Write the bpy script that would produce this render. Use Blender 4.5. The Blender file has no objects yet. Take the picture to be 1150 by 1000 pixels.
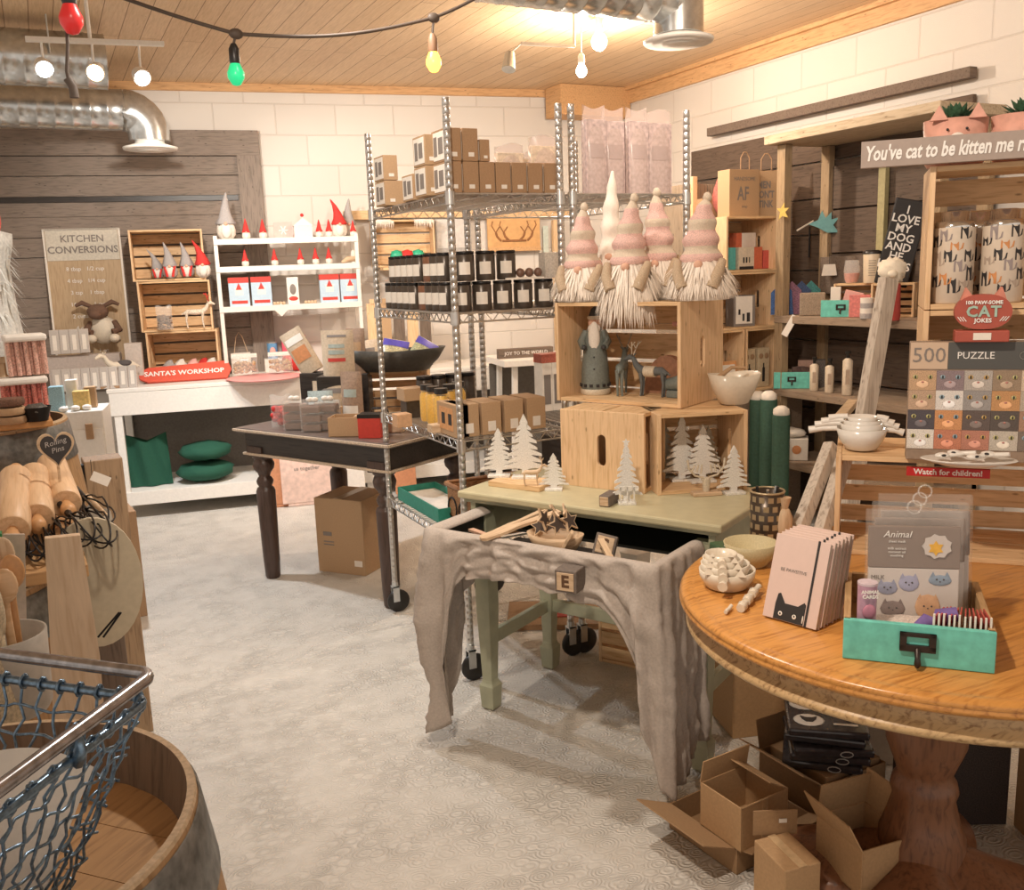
import bpy, math, random
from mathutils import Vector, Matrix, Euler, noise
random.seed(7)
S = bpy.context.scene
COL = S.collection
PI = math.pi
# ------------------------------------------------------------ camera
H = 1.45
FPX = 1040.0
def _cam():
    p, r, y = math.radians(10.7), math.radians(-2.045), math.radians(-26.4)
    A = Matrix(((1,0,0),(0,-math.sin(p),-math.cos(p)),(0,math.cos(p),-math.sin(p))))
    B = Matrix(((math.cos(r),-math.sin(r),0),(math.sin(r),math.cos(r),0),(0,0,1)))
    Y = Matrix(((math.cos(y),math.sin(y),0),(-math.sin(y),math.cos(y),0),(0,0,1)))
    return B @ A @ Y
CM = _cam()
cd = bpy.data.cameras.new('camera'); cam = bpy.data.objects.new('camera', cd); COL.objects.link(cam)
cd.sensor_fit = 'HORIZONTAL'; cd.sensor_width = 36; cd.lens = FPX/1150*36; cd.clip_start = .02
cam.matrix_world = Matrix.Translation((0,0,H)) @ Matrix((CM[0], -CM[1], -CM[2])).transposed().to_4x4()
S.camera = cam
def P(px, py, z=None, y=None, x=None):
    "point of the place seen at a pixel, on a known height / depth / side plane"
    d = CM.transposed() @ Vector(((px-575)/FPX, (py-500)/FPX, 1))
    t = (z-H)/d.z if z is not None else (y/d.y if y is not None else x/d.x)
    return Vector((0,0,H)) + d*t
# ------------------------------------------------------------ view, world, lamps
S.view_settings.view_transform = 'Standard'; S.view_settings.look = 'None'
S.view_settings.gamma = 1; S.view_settings.use_curve_mapping = False
S.view_settings.exposure = 0.06
w = bpy.data.worlds.new('world'); S.world = w; w.use_nodes = True
w.node_tree.nodes['Background'].inputs[0].default_value = (1.0, .87, .75, 1)
w.node_tree.nodes['Background'].inputs[1].default_value = .74
def lamp(name, kind, loc, power, col, size=.05, target=None, angle=None, blend=.6):
    l = bpy.data.lights.new(name, kind); l.energy = power; l.color = col
    if kind == 'AREA': l.shape = 'DISK'; l.size = size
    else: l.shadow_soft_size = size
    if kind == 'SPOT': l.spot_size = math.radians(angle or 90); l.spot_blend = blend
    o = bpy.data.objects.new(name, l); COL.objects.link(o); o.location = loc
    if target is not None: o.rotation_euler = (Vector(target)-Vector(loc)).to_track_quat('-Z','Y').to_euler()
    return o
WARM = (1,.85,.70); COOL = (.86,.93,1.0); NEU = (1,.92,.82)
lamp('light_bulb_glow', 'POINT', (2.72,4.30,2.42), 62, WARM, .03)
lamp('spot_glow_cool', 'SPOT', (.30,4.9,2.30), 125, COOL, .04, (.5,4.6,0), 110)
lamp('spot_glow_back', 'SPOT', (.62,4.9,2.30), 75, NEU, .04, (1.3,6.5,1.3), 110)
lamp('spot_glow_shelf', 'SPOT', (.95,4.9,2.30), 60, NEU, .04, (2.2,6.0,1.2), 110)
lamp('fill_spot_near', 'SPOT', (.1,1.0,2.55), 125, WARM, .05, (2.0,2.4,1.0), 105)  # added unseen spot, warms and brightens the gnome crate fronts
lamp('fill_spot_right', 'SPOT', (1.9,2.2,2.6), 60, WARM, .05, (3.6,3.4,1.2), 120)  # no fixture here, added to light the shelves on the right wall
lamp('fill_spot_left', 'SPOT', (.9,2.4,2.6), 80, NEU, .05, (-.1,2.1,.6), 110)  # unseen lamp put in to brighten the barrels on the left
lamp('fill_spot_rack', 'SPOT', (.9,2.9,2.6), 45, NEU, .05, (1.9,3.6,1.1), 110)  # added fill above the frame for the racks, has no fixture
# ------------------------------------------------------------ materials
_M = {}
def nodes(m): return m.node_tree.nodes, m.node_tree.links
def base(name, col, rough=.6, metal=0.0):
    m = bpy.data.materials.new(name); m.use_nodes = True
    b = m.node_tree.nodes['Principled BSDF']
    b.inputs['Base Color'].default_value = (*col, 1); b.inputs['Roughness'].default_value = rough; b.inputs['Metallic'].default_value = metal
    return m, b
def tex_coord(m, scale=(1,1,1), rot=(0,0,0), src='Object'):
    N, L = nodes(m); t = N.new('ShaderNodeTexCoord'); mp = N.new('ShaderNodeMapping')
    mp.inputs['Scale'].default_value = scale; mp.inputs['Rotation'].default_value = rot
    L.new(t.outputs[src], mp.inputs[0]); return mp
def ramp(m, src, stops):
    N, L = nodes(m); r = N.new('ShaderNodeValToRGB'); L.new(src, r.inputs[0])
    e = r.color_ramp.elements
    while len(e) < len(stops): e.new(.5)
    for k, (p, c) in enumerate(stops): e[k].position = p; e[k].color = (*c, 1)
    return r
def bump(m, b, src, strength=.3, dist=.01):
    N, L = nodes(m); n = N.new('ShaderNodeBump'); n.inputs['Strength'].default_value = strength; n.inputs['Distance'].default_value = dist
    L.new(src, n.inputs['Height']); L.new(n.outputs[0], b.inputs['Normal'])
def sc(c, k): return tuple(min(1, v*k) for v in c)
def plain(name, col, rough=.6, metal=0.0, var=.12, scale=14, bmp=0.0, emit=0, alpha=None, trans=0):
    if name in _M: return _M[name]
    m, b = base(name, col, rough, metal)
    if var or bmp:
        mp = tex_coord(m, (scale,)*3); N, L = nodes(m); n = N.new('ShaderNodeTexNoise'); n.inputs['Detail'].default_value = 5
        L.new(mp.outputs[0], n.inputs[0])
        r = ramp(m, n.outputs[0], [(.3, sc(col, 1-var)), (.7, sc(col, 1+var))]); L.new(r.outputs[0], b.inputs['Base Color'])
        if bmp: bump(m, b, n.outputs[0], bmp, .004)
    if emit: b.inputs['Emission Color'].default_value = (*col,1); b.inputs['Emission Strength'].default_value = emit
    if alpha is not None: b.inputs['Alpha'].default_value = alpha
    if trans: b.inputs['Transmission Weight'].default_value = trans
    _M[name] = m; return m
def wood(name, c1, c2, scale=1.0, axis=0, rough=.6, knots=True, bmp=.15):
    if name in _M: return _M[name]
    m, b = base(name, c1, rough); N, L = nodes(m)
    s = [22*scale]*3; s[axis] = 2.2*scale
    mp = tex_coord(m, s); n = N.new('ShaderNodeTexNoise'); n.inputs['Detail'].default_value = 7; n.inputs['Distortion'].default_value = .6
    L.new(mp.outputs[0], n.inputs[0])
    r = ramp(m, n.outputs[0], [(.28, c2), (.5, c1), (.75, sc(c1, 1.12))])
    out = r.outputs[0]
    if knots:
        s2 = [7*scale]*3; s2[axis] = 2.6*scale
        mp2 = tex_coord(m, s2); v = N.new('ShaderNodeTexVoronoi'); L.new(mp2.outputs[0], v.inputs[0])
        r2 = ramp(m, v.outputs['Distance'], [(.05, (0,0,0)), (.13, (1,1,1))])
        mx = N.new('ShaderNodeMix'); mx.data_type = 'RGBA'; L.new(r2.outputs[0], mx.inputs[0])
        mx.inputs[6].default_value = (*sc(c2, .6), 1); L.new(out, mx.inputs[7]); out = mx.outputs[2]
    L.new(out, b.inputs['Base Color']); bump(m, b, n.outputs[0], bmp, .004)
    _M[name] = m; return m
# ------------------------------------------------------------ mesh building
class G:
    def __init__(s): s.v = []; s.f = []; s.m = []; s.s = []; s.X = Matrix()
    def at(s, loc=(0,0,0), rot=(0,0,0), scale=(1,1,1)):
        s.X = Matrix.Translation(loc) @ Euler(rot).to_matrix().to_4x4() @ Matrix.Diagonal((*scale,1)); return s
    def add(s, vs, fs, m=0, sm=False):
        b = len(s.v); s.v += [tuple(s.X @ Vector(v)) for v in vs]
        for f in fs: s.f.append([b+i for i in f]); s.m.append(m); s.s.append(sm)
        return s
    def box(s, c, d, m=0, rot=None):
        x, y, z = (k/2 for k in d); vs = [Vector((i*x, j*y, k*z)) for i in (-1,1) for j in (-1,1) for k in (-1,1)]
        if rot: R = Euler(rot).to_matrix(); vs = [R @ v for v in vs]
        c = Vector(c); return s.add([v+c for v in vs], [(0,1,3,2),(4,6,7,5),(0,4,5,1),(2,3,7,6),(0,2,6,4),(1,5,7,3)], m)
    def bar(s, a, b, w, h, m=0, up=(0,0,1)):
        a, b = Vector(a), Vector(b); d = (b-a); n = d.normalized(); sd = n.cross(Vector(up))
        if sd.length < 1e-4: sd = Vector((1,0,0))
        sd = sd.normalized(); u = sd.cross(n)
        vs = [p + sd*i*w/2 + u*j*h/2 for p in (a,b) for i in (-1,1) for j in (-1,1)]
        return s.add(vs, [(0,1,3,2),(4,6,7,5),(0,4,5,1),(2,3,7,6),(0,2,6,4),(1,5,7,3)], m)
    def tube(s, pts, r, n=8, m=0, closed=False, caps=True):
        pts = [Vector(p) for p in pts]; k = len(pts); rs = r if isinstance(r, (list,tuple)) else [r]*k
        vs = []; fr = None
        for i, p in enumerate(pts):
            if closed: t = pts[(i+1)%k]-pts[i-1]
            else: t = pts[min(i+1,k-1)]-pts[max(i-1,0)]
            t = t.normalized() if t.length > 1e-9 else Vector((0,0,1))
            if fr is None: fr = t.orthogonal().normalized()
            fr = (fr - t*fr.dot(t)); fr = fr.normalized() if fr.length > 1e-6 else t.orthogonal().normalized()
            bn = t.cross(fr)
            vs += [p + (fr*math.cos(2*PI*j/n)+bn*math.sin(2*PI*j/n))*rs[i] for j in range(n)]
        fs = []
        for i in range(k if closed else k-1):
            a, b = i*n, ((i+1)%k)*n
            fs += [(a+j, a+(j+1)%n, b+(j+1)%n, b+j) for j in range(n)]
        if caps and not closed: s.add(vs, fs, m, True); s.add(vs[:n], [tuple(reversed(range(n)))], m); return s.add(vs[-n:], [tuple(range(n))], m)
        return s.add(vs, fs, m, True)
    def lathe(s, prof, n=24, c=(0,0,0), m=0, caps=True, wob=0, sm=True, sx=1, sy=1):
        c = Vector(c); vs = []
        for i, (r, z) in enumerate(prof):
            for j in range(n):
                a = 2*PI*j/n; q = r*(1+(wob*noise.noise(Vector((math.cos(a)*2, math.sin(a)*2, z*25+c.x*9))) if wob else 0))
                vs.append(c+Vector((q*math.cos(a)*sx, q*math.sin(a)*sy, z)))
        fs = [(i*n+j, i*n+(j+1)%n, (i+1)*n+(j+1)%n, (i+1)*n+j) for i in range(len(prof)-1) for j in range(n)]
        s.add(vs, fs, m, sm)
        if caps:
            if prof[0][0] > 1e-4: s.add(vs[:n], [tuple(reversed(range(n)))], m)
            if prof[-1][0] > 1e-4: s.add(vs[-n:], [tuple(range(n))], m)
        return s
    def cyl(s, c, r, h, n=20, m=0, r2=None):
        return s.lathe([(r,0),(r if r2 is None else r2,h)], n, c, m)
    def prism(s, poly, h, m=0, z=0, sm=False):
        "polygon in local XY extruded along Z"
        n = len(poly); vs = [(x,y,z) for x,y in poly]+[(x,y,z+h) for x,y in poly]
        s.add(vs, [tuple(reversed(range(n))), tuple(range(n,2*n))], m)
        return s.add(vs, [(i,(i+1)%n,n+(i+1)%n,n+i) for i in range(n)], m, sm)
    def ell(s, c, r, n=16, k=10, m=0, wob=0, wf=3):
        c = Vector(c); vs = []; 
        for i in range(k+1):
            th = PI*i/k
            for j in range(n):
                a = 2*PI*j/n; d = Vector((math.sin(th)*math.cos(a), math.sin(th)*math.sin(a), math.cos(th)))
                q = 1+(wob*noise.noise(d*wf+c*7) if wob else 0)
                vs.append(c+Vector((d.x*r[0], d.y*r[1], d.z*r[2]))*q)
        return s.add(vs, [(i*n+j,(i+1)*n+j,(i+1)*n+(j+1)%n,i*n+(j+1)%n) for i in range(k) for j in range(n)], m, True)
    def grid(s, fn, nu, nv, m=0, th=0):
        vs = [Vector(fn(i/nu, j/nv)) for i in range(nu+1) for j in range(nv+1)]
        fs = [(i*(nv+1)+j,(i+1)*(nv+1)+j,(i+1)*(nv+1)+j+1,i*(nv+1)+j+1) for i in range(nu) for j in range(nv)]
        return s.add(vs, fs, m, True)
def link(name, g, mats, parent=None, bev=0, solid=0, loc=None):
    me = bpy.data.meshes.new(name); me.from_pydata(g.v, [], g.f)
    for m in (mats if isinstance(mats, (list,tuple)) else [mats]): me.materials.append(m)
    me.polygons.foreach_set('material_index', g.m); me.polygons.foreach_set('use_smooth', g.s); me.update()
    o = bpy.data.objects.new(name, me); COL.objects.link(o)
    if parent: o.parent = parent
    if loc is not None: o.location = loc
    if solid: q = o.modifiers.new('thick','SOLIDIFY'); q.thickness = solid; q.offset = 0
    if bev: q = o.modifiers.new('bevel','BEVEL'); q.width = bev; q.segments = 2; q.limit_method = 'ANGLE'
    return o
def tag(o, label, cat, group=None, kind=None):
    o['label'] = label; o['category'] = cat
    if not 4 <= len(label.split()) <= 16: print('LABEL', len(label.split()), label)
    if group: o['group'] = group
    if kind: o['kind'] = kind
    return o
def thing(name, label, cat, loc=(0,0,0), rz=0, group=None, rot=None):
    o = bpy.data.objects.new(name, None); COL.objects.link(o); o.empty_display_size = .05
    o.location = loc; o.rotation_euler = rot if rot else (0,0,rz); return tag(o, label, cat, group)
def one(name, g, mats, label, cat, loc=(0,0,0), rz=0, group=None, bev=0, rot=None, kind=None):
    o = link(name, g, mats, None, bev); o.location = loc; o.rotation_euler = rot if rot else (0,0,rz)
    return tag(o, label, cat, group, kind)
def struct(name, g, mats, parent=None, bev=0):
    o = link(name, g, mats, parent, bev)
    if not parent: o['kind'] = 'structure'
    return o
def dup(t, loc, rz=None, label=None, rot=None, scale=None, group=None):
    c = t.copy(); COL.objects.link(c); c.location = loc
    if rz is not None: c.rotation_euler = (0,0,rz)
    if rot is not None: c.rotation_euler = rot
    if label:
        c['label'] = label
        if not 4 <= len(label.split()) <= 16: print('LABEL', label)
    if group: c['group'] = group
    if scale: c.scale = (scale,)*3
    def kids(a, b):
        for ch in list(a.children):
            if ch.name in S.objects:
                q = ch.copy(); COL.objects.link(q); q.parent = b; kids(ch, q)
    kids(t, c); return c
ORD = ['first','second','third','fourth','fifth','sixth','seventh','eighth','ninth','tenth','eleventh','twelfth']
def nth(i, n, a='left'):
    if i == 0: return 'leftmost' if a == 'left' else 'nearest'
    if i == n-1: return 'rightmost' if a == 'left' else 'farthest'
    return ORD[i]+(' from left' if a == 'left' else ' from the front')
def text_mesh(txt, size, depth=.0006, align='CENTER', shear=0, bold=0, spacing=1.0, line=1.0):
    c = bpy.data.curves.new('lettering', 'FONT'); c.body = txt; c.size = size; c.align_x = align; c.align_y = 'CENTER'
    c.extrude = depth; c.shear = shear; c.offset = bold; c.resolution_u = 2; c.space_character = spacing; c.space_line = line
    o = bpy.data.objects.new('tmp', c); COL.objects.link(o)
    bpy.context.view_layer.update()
    me = bpy.data.meshes.new_from_object(o.evaluated_get(bpy.context.evaluated_depsgraph_get()))
    bpy.data.objects.remove(o); bpy.data.curves.remove(c); return me
def text(parent, txt, size, loc, rot, m, align='CENTER', shear=0, bold=0, spacing=1.0, line=1.0, sx=1, name='lettering'):
    "raised lettering in the local XY plane, turned by rot"
    me = text_mesh(txt, size, .0005, align, shear, bold, spacing, line); me.materials.clear(); me.materials.append(m)
    o = bpy.data.objects.new(name, me); COL.objects.link(o); o.parent = parent; o.location = loc; o.rotation_euler = rot; o.scale = (sx,1,1); return o
FR = (PI/2,0,0)   # lettering that faces -Y
# ------------------------------------------------------------ shared materials
pine   = wood('pine', (.72,.49,.27), (.54,.32,.15), axis=0)
pineZ  = wood('pine_upright', (.74,.51,.30), (.60,.38,.19), axis=2)
pineD  = wood('pine_inside', (.50,.30,.14), (.33,.17,.07), axis=0)
palew  = wood('pale_wood', (.62,.45,.29), (.48,.31,.18), axis=0, knots=False)
palewZ = wood('pale_wood_upright', (.62,.45,.29), (.48,.31,.18), axis=2, knots=False)
oak    = wood('honey_oak', (.58,.27,.07), (.36,.14,.03), axis=0, rough=.28, knots=False, bmp=.05)
darkw  = wood('weathered_dark_wood', (.17,.125,.095), (.09,.065,.05), axis=0, rough=.8)
darkwZ = wood('weathered_dark_upright', (.17,.125,.095), (.09,.065,.05), axis=2, rough=.8)
whitew = wood('whitewashed_wood', (.62,.55,.47), (.36,.29,.23), axis=2, rough=.8)
greyw  = wood('grey_brown_wood', (.34,.26,.19), (.2,.14,.10), axis=0, rough=.8)
blackw = wood('black_paint_worn', (.035,.028,.024), (.014,.011,.01), axis=0, rough=.4, knots=False)
whitep = plain('white_paint', (.80,.76,.70), .45, var=.04)
whiteg = plain('white_glaze', (.78,.74,.68), .2, var=.03)
creamg = plain('cream_ceramic', (.72,.64,.52), .25, var=.04)
kraft  = plain('kraft_card', (.46,.30,.17), .8, var=.08, scale=40)
kraftD = plain('kraft_card_deep', (.36,.22,.12), .8, var=.1, scale=40)
kraftI = plain('kraft_shade', (.24,.14,.07), .85, var=.1, scale=30)
label_w= plain('paper_label', (.80,.74,.66), .7, var=.04)
blackp = plain('black_plastic', (.02,.018,.017), .35, var=.1)
blackm = plain('black_wire', (.02,.018,.018), .4, .6, var=.1)
ink    = plain('ink_black', (.025,.022,.022), .6, var=0)
inkg   = plain('ink_grey', (.22,.19,.17), .6, var=0)
white_i= plain('ink_white', (.85,.82,.78), .6, var=0)
chrome = plain('chrome_wire', (.62,.60,.57), .28, .9, var=.08)
steel  = plain('galvanised_steel', (.66,.68,.68), .30, .85, var=.12, scale=5)
red    = plain('red_felt', (.62,.035,.03), .8, var=.12)
redp   = plain('red_card', (.55,.05,.035), .5, var=.06)
pink   = plain('pink_paper', (.78,.42,.38), .6, var=.08)
teal   = plain('teal_paint', (.14,.54,.46), .5, var=.12, scale=9)
greyf  = plain('grey_felt', (.40,.37,.36), .9, var=.2, scale=60, bmp=.3)
whitef = plain('white_fur', (.82,.76,.68), .95, var=.08, scale=80, bmp=.5)
sage   = plain('sage_paint', (.40,.41,.29), .45, var=.08, scale=6)
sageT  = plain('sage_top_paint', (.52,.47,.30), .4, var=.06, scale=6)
skin   = plain('nose_felt', (.70,.42,.30), .8, var=.05)
clear  = plain('clear_wrap', (.85,.82,.78), .12, var=0, alpha=.22)
glass  = plain('jar_glass', (.9,.88,.84), .05, var=0, alpha=.25)
# ------------------------------------------------------------ the room
CZ = 2.72; WX = 4.0
m, b = base('pine_ceiling', (.7,.45,.22), .5); N, L = nodes(m)
mp = tex_coord(m, (1,1,1), (0,0,PI/2)); br = N.new('ShaderNodeTexBrick'); L.new(mp.outputs[0], br.inputs[0])
br.inputs['Scale'].default_value = 1; br.inputs['Brick Width'].default_value = 2.2; br.inputs['Row Height'].default_value = .105
br.inputs['Mortar Size'].default_value = .0022; br.inputs['Mortar Smooth'].default_value = .3; br.inputs['Bias'].default_value = 0
br.inputs['Color1'].default_value = (.76,.56,.36,1); br.inputs['Color2'].default_value = (.69,.49,.30,1); br.inputs['Mortar'].default_value = (.25,.12,.05,1)
mp2 = tex_coord(m, (30,2,1)); n = N.new('ShaderNodeTexNoise'); n.inputs['Detail'].default_value = 6; L.new(mp2.outputs[0], n.inputs[0])
r = ramp(m, n.outputs[0], [(.3,(.82,.78,.72)),(.7,(1,1,1))])
mx = N.new('ShaderNodeMix'); mx.data_type = 'RGBA'; mx.blend_type = 'MULTIPLY'; mx.inputs[0].default_value = 1
L.new(br.outputs[0], mx.inputs[6]); L.new(r.outputs[0], mx.inputs[7])
mp3 = tex_coord(m, (9,3,1)); v = N.new('ShaderNodeTexVoronoi'); L.new(mp3.outputs[0], v.inputs[0])
r3 = ramp(m, v.outputs['Distance'], [(.03,(.45,.30,.2)),(.09,(1,1,1))])
mx3 = N.new('ShaderNodeMix'); mx3.data_type = 'RGBA'; mx3.blend_type = 'MULTIPLY'; mx3.inputs[0].default_value = 1
L.new(mx.outputs[2], mx3.inputs[6]); L.new(r3.outputs[0], mx3.inputs[7]); L.new(mx3.outputs[2], b.inputs['Base Color'])
bump(m, b, br.outputs['Fac'], -.6, .004); ceil_m = m
def cmu(name, rot):
    m, b = base(name, (.74,.66,.57), .55); N, L = nodes(m)
    mp = tex_coord(m, (1,1,1), rot); br = N.new('ShaderNodeTexBrick'); L.new(mp.outputs[0], br.inputs[0])
    br.inputs['Scale'].default_value = 1; br.inputs['Brick Width'].default_value = .4; br.inputs['Row Height'].default_value = .2
    br.inputs['Mortar Size'].default_value = .006; br.inputs['Mortar Smooth'].default_value = .6
    br.inputs['Color1'].default_value = (.74,.69,.63,1); br.inputs['Color2'].default_value = (.71,.655,.595,1); br.inputs['Mortar'].default_value = (.66,.60,.54,1)
    L.new(br.outputs[0], b.inputs['Base Color'])
    mp2 = tex_coord(m, (60,)*3); n = N.new('ShaderNodeTexNoise'); n.inputs['Detail'].default_value = 4; L.new(mp2.outputs[0], n.inputs[0])
    ad = N.new('ShaderNodeMath'); ad.operation = 'MULTIPLY_ADD'; ad.inputs[1].default_value = -1.4; L.new(br.outputs['Fac'], ad.inputs[0]); L.new(n.outputs[0], ad.inputs[2])
    bump(m, b, ad.outputs[0], .5, .006); return m
# floor: pale painted concrete with swirls combed into it
m, b = base('combed_concrete', (.6,.56,.5), .6); N, L = nodes(m)
mp = tex_coord(m, (4,5.5,1)); v = N.new('ShaderNodeTexVoronoi'); v.inputs['Randomness'].default_value = .8; L.new(mp.outputs[0], v.inputs[0])
ms = N.new('ShaderNodeMath'); ms.operation = 'MULTIPLY'; ms.inputs[1].default_value = 32; L.new(v.outputs['Distance'], ms.inputs[0])
sn = N.new('ShaderNodeMath'); sn.operation = 'SINE'; L.new(ms.outputs[0], sn.inputs[0])
mp2 = tex_coord(m, (1.2,1.2,1)); n2 = N.new('ShaderNodeTexNoise'); n2.inputs['Detail'].default_value = 3; L.new(mp2.outputs[0], n2.inputs[0])
r2 = ramp(m, n2.outputs[0], [(.35,(.25,.25,.25)),(.65,(1,1,1))])
mu = N.new('ShaderNodeMath'); mu.operation = 'MULTIPLY'; L.new(sn.outputs[0], mu.inputs[0]); L.new(r2.outputs[0], mu.inputs[1])
mp4 = tex_coord(m, (3,3,1)); n4 = N.new('ShaderNodeTexNoise'); n4.inputs['Detail'].default_value = 8; L.new(mp4.outputs[0], n4.inputs[0])
r4 = ramp(m, n4.outputs[0], [(.3,(.56,.52,.46)),(.7,(.62,.58,.52))]); 
gr = N.new('ShaderNodeMapRange'); gr.inputs[1].default_value = -1; gr.inputs[2].default_value = -.4; gr.inputs[3].default_value = .84; gr.inputs[4].default_value = 1
L.new(mu.outputs[0], gr.inputs[0]); gm_ = N.new('ShaderNodeVectorMath'); gm_.operation = 'SCALE'; L.new(r4.outputs[0], gm_.inputs[0]); L.new(gr.outputs[0], gm_.inputs['Scale']); L.new(gm_.outputs[0], b.inputs['Base Color'])
bump(m, b, mu.outputs[0], .7, .0026); floor_m = m
struct('floor', G().box((1.2,3.0,-.05),(7.6,9,.1)), floor_m)
struct('ceiling', G().box((1.2,3.2,CZ+.05),(8.2,9.4,.1)), ceil_m)
B0 = Vector((-1.6,7.08,0)); B1 = Vector((4.0,6.08,0)); BR = math.atan2(B1.y-B0.y, B1.x-B0.x); BL = (B1-B0).length
wb = struct('wall_back', G().box((BL/2,.06,CZ/2),(BL+.3,.12,CZ)), cmu('painted_block_back', (PI/2,0,0))); wb.location = B0; wb.rotation_euler = (0,0,BR)
wr = struct('wall_right', G().box((WX+.06,3.0,CZ/2),(.12,7,CZ)), cmu('painted_block_right', tuple(Matrix(((0,1,0),(0,0,1),(1,0,0))).to_euler())))
trimw = wood('trim_pine', (.64,.38,.18), (.48,.26,.11), axis=1)
struct('trim_1', G().box((WX-.012,2.9,CZ-.055),(.024,6.4,.11)).box((WX-.03,2.9,CZ-.012),(.05,6.4,.024)), trimw)
t2 = struct('trim_2', G().box((BL/2,-.012,CZ-.025),(BL-.06,.024,.05)), wood('trim_pine_back', (.64,.38,.18), (.48,.26,.11), axis=0)); t2.location = B0; t2.rotation_euler = (0,0,BR)
def BW(px, py, off=0):
    "point of the back wall plane (off metres in front of it)"
    d = CM.transposed() @ Vector(((px-575)/FPX, (py-500)/FPX, 1)); n = Vector((-math.sin(BR), math.cos(BR), 0))
    o = B0 - n*off; c = Vector((0,0,H)); t = (o-c).dot(n)/d.dot(n); return c+d*t

def along(px, z, o, u):
    "point at height z on the vertical plane through o along u that is seen in image column px"
    a = Vector((o[0], o[1], z)) - Vector((0,0,H)); u = Vector((u[0], u[1], 0)); k = (px-575)/FPX
    q = CM[0]-CM[2]*k
    return a + u*(-(q.dot(a))/q.dot(u)) + Vector((0,0,H))
NB = Vector((-math.sin(BR), math.cos(BR), 0)); UB = Vector((math.cos(BR), math.sin(BR), 0))
def bk(px, z, off): return along(px, z, B0-NB*off, UB)
def xs(px, z, x): return along(px, z, (x,0), (0,1))
def ys(px, z, y): return along(px, z, (0,y), (1,0))
# ------------------------------------------------------------ builders used all over
def plate(g, w, h, t, sw, sh, m=0, n=12):
    "board w x h x t in the XZ plane, centred at x=0, from z=0, with a rounded slot"
    r = min(sw, sh)/2; A = sorted([2*PI*i/(4*n) for i in range(4*n)]+[math.atan2(j*h/2, i*w/2)%(2*PI) for i in (-1,1) for j in (-1,1)])
    ins, out = [], []
    for a in A:
        c, s_ = math.cos(a), math.sin(a)
        k = min((w/2)/abs(c) if abs(c) > 1e-9 else 9, (h/2)/abs(s_) if abs(s_) > 1e-9 else 9); out.append((c*k, s_*k))
        ins.append((math.copysign(max(sw/2-r,0), c)*(1 if abs(c) > .05 else 0)+r*c, math.copysign(max(sh/2-r,0), s_)*(1 if abs(s_) > .05 else 0)+r*s_))
    k = len(A); vs = [(x, y, z+h/2) for y in (-t/2, t/2) for q in (out, ins) for x, z in q]
    fs = []
    for i in range(k):
        j = (i+1) % k
        fs += [(i, j, k+j, k+i), (2*k+j, 2*k+i, 3*k+i, 3*k+j), (i, 2*k+i, 2*k+j, j), (k+i, k+j, 3*k+j, 3*k+i)]
    g.add(vs, fs, m)
def crate(name, label, loc, rz, W=.46, D=.24, Hh=.32, mats=None, group=None, nback=4, cat='crate', th=.012, solid_top=False, slot=(.030,.10)):
    "slatted crate standing on its side, open towards local -Y; z=0 is its base"
    t = thing(name, label, cat, loc, rz, group); ma, mb = mats or (pine, pineZ)
    for sx in (-1, 1):
        g = G(); g.at((sx*(W/2-th/2), D/2, 0), (0,0,PI/2)); plate(g, D, Hh, th, slot[0], slot[1])
        link('end_panel', g, mb, t, .0015)
    for nm, z in (('slatted_bottom', th/2), ('slatted_top', Hh-th/2)):
        g = G(); k = 2 if not solid_top else 1; ww = D/k
        for i in range(k): g.box((0, ww*(i+.5), z), (W-2*th-.001, ww-.008*(k > 1), th))
        link(nm, g, ma, t, .0012)
    g = G(); hh = (Hh-2*th)/nback
    for i in range(nback): g.box((0, D-th/2, th+hh*(i+.5)), (W-2*th-.001, th, hh-.013))
    link('slatted_back', g, ma, t, .0012); return t
def gnome(label, loc, rz, s=.16, hat='red', cat='gnome', group=None, tilt=0, beard=True, arms=False, sleeves=None):
    hm = {'red': red, 'grey': greyf}[hat]
    t = thing('felt_gnome', label, cat, loc, rz, group)
    link('body', G().ell((0,0,s*.2), (s*.2,s*.18,s*.22), 14, 8, 0, .12), whitef if not arms else greyf, t)
    g = G(); g.lathe([(s*.19,s*.33),(s*.2,s*.36),(s*.15,s*.48),(s*.10,s*.65),(s*.06,s*.82),(s*.02,s*.97),(.0005,s)], 14, (0,0,0), 0, True, .25)
    g.v = [(x+tilt*s*max(0,z/s-.4)**2*1.6, y, z) for x,y,z in g.v]; link('hat', g, hm, t)
    link('nose', G().ell((0,-s*.19,s*.33), (s*.045,)*3, 8, 6), skin, t)
    if beard: link('beard', G().ell((0,-s*.13,s*.2), (s*.12,s*.09,s*.17), 12, 8, 0, .2), whitef, t)
    if arms:
        for sx in (-1,1): link('arm', G().tube([(sx*s*.13,-s*.1,s*.33),(sx*s*.10,-s*.2,s*.2),(sx*s*.07,-s*.22,s*.05)], s*.035, 8), red, t)
    return t
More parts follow.
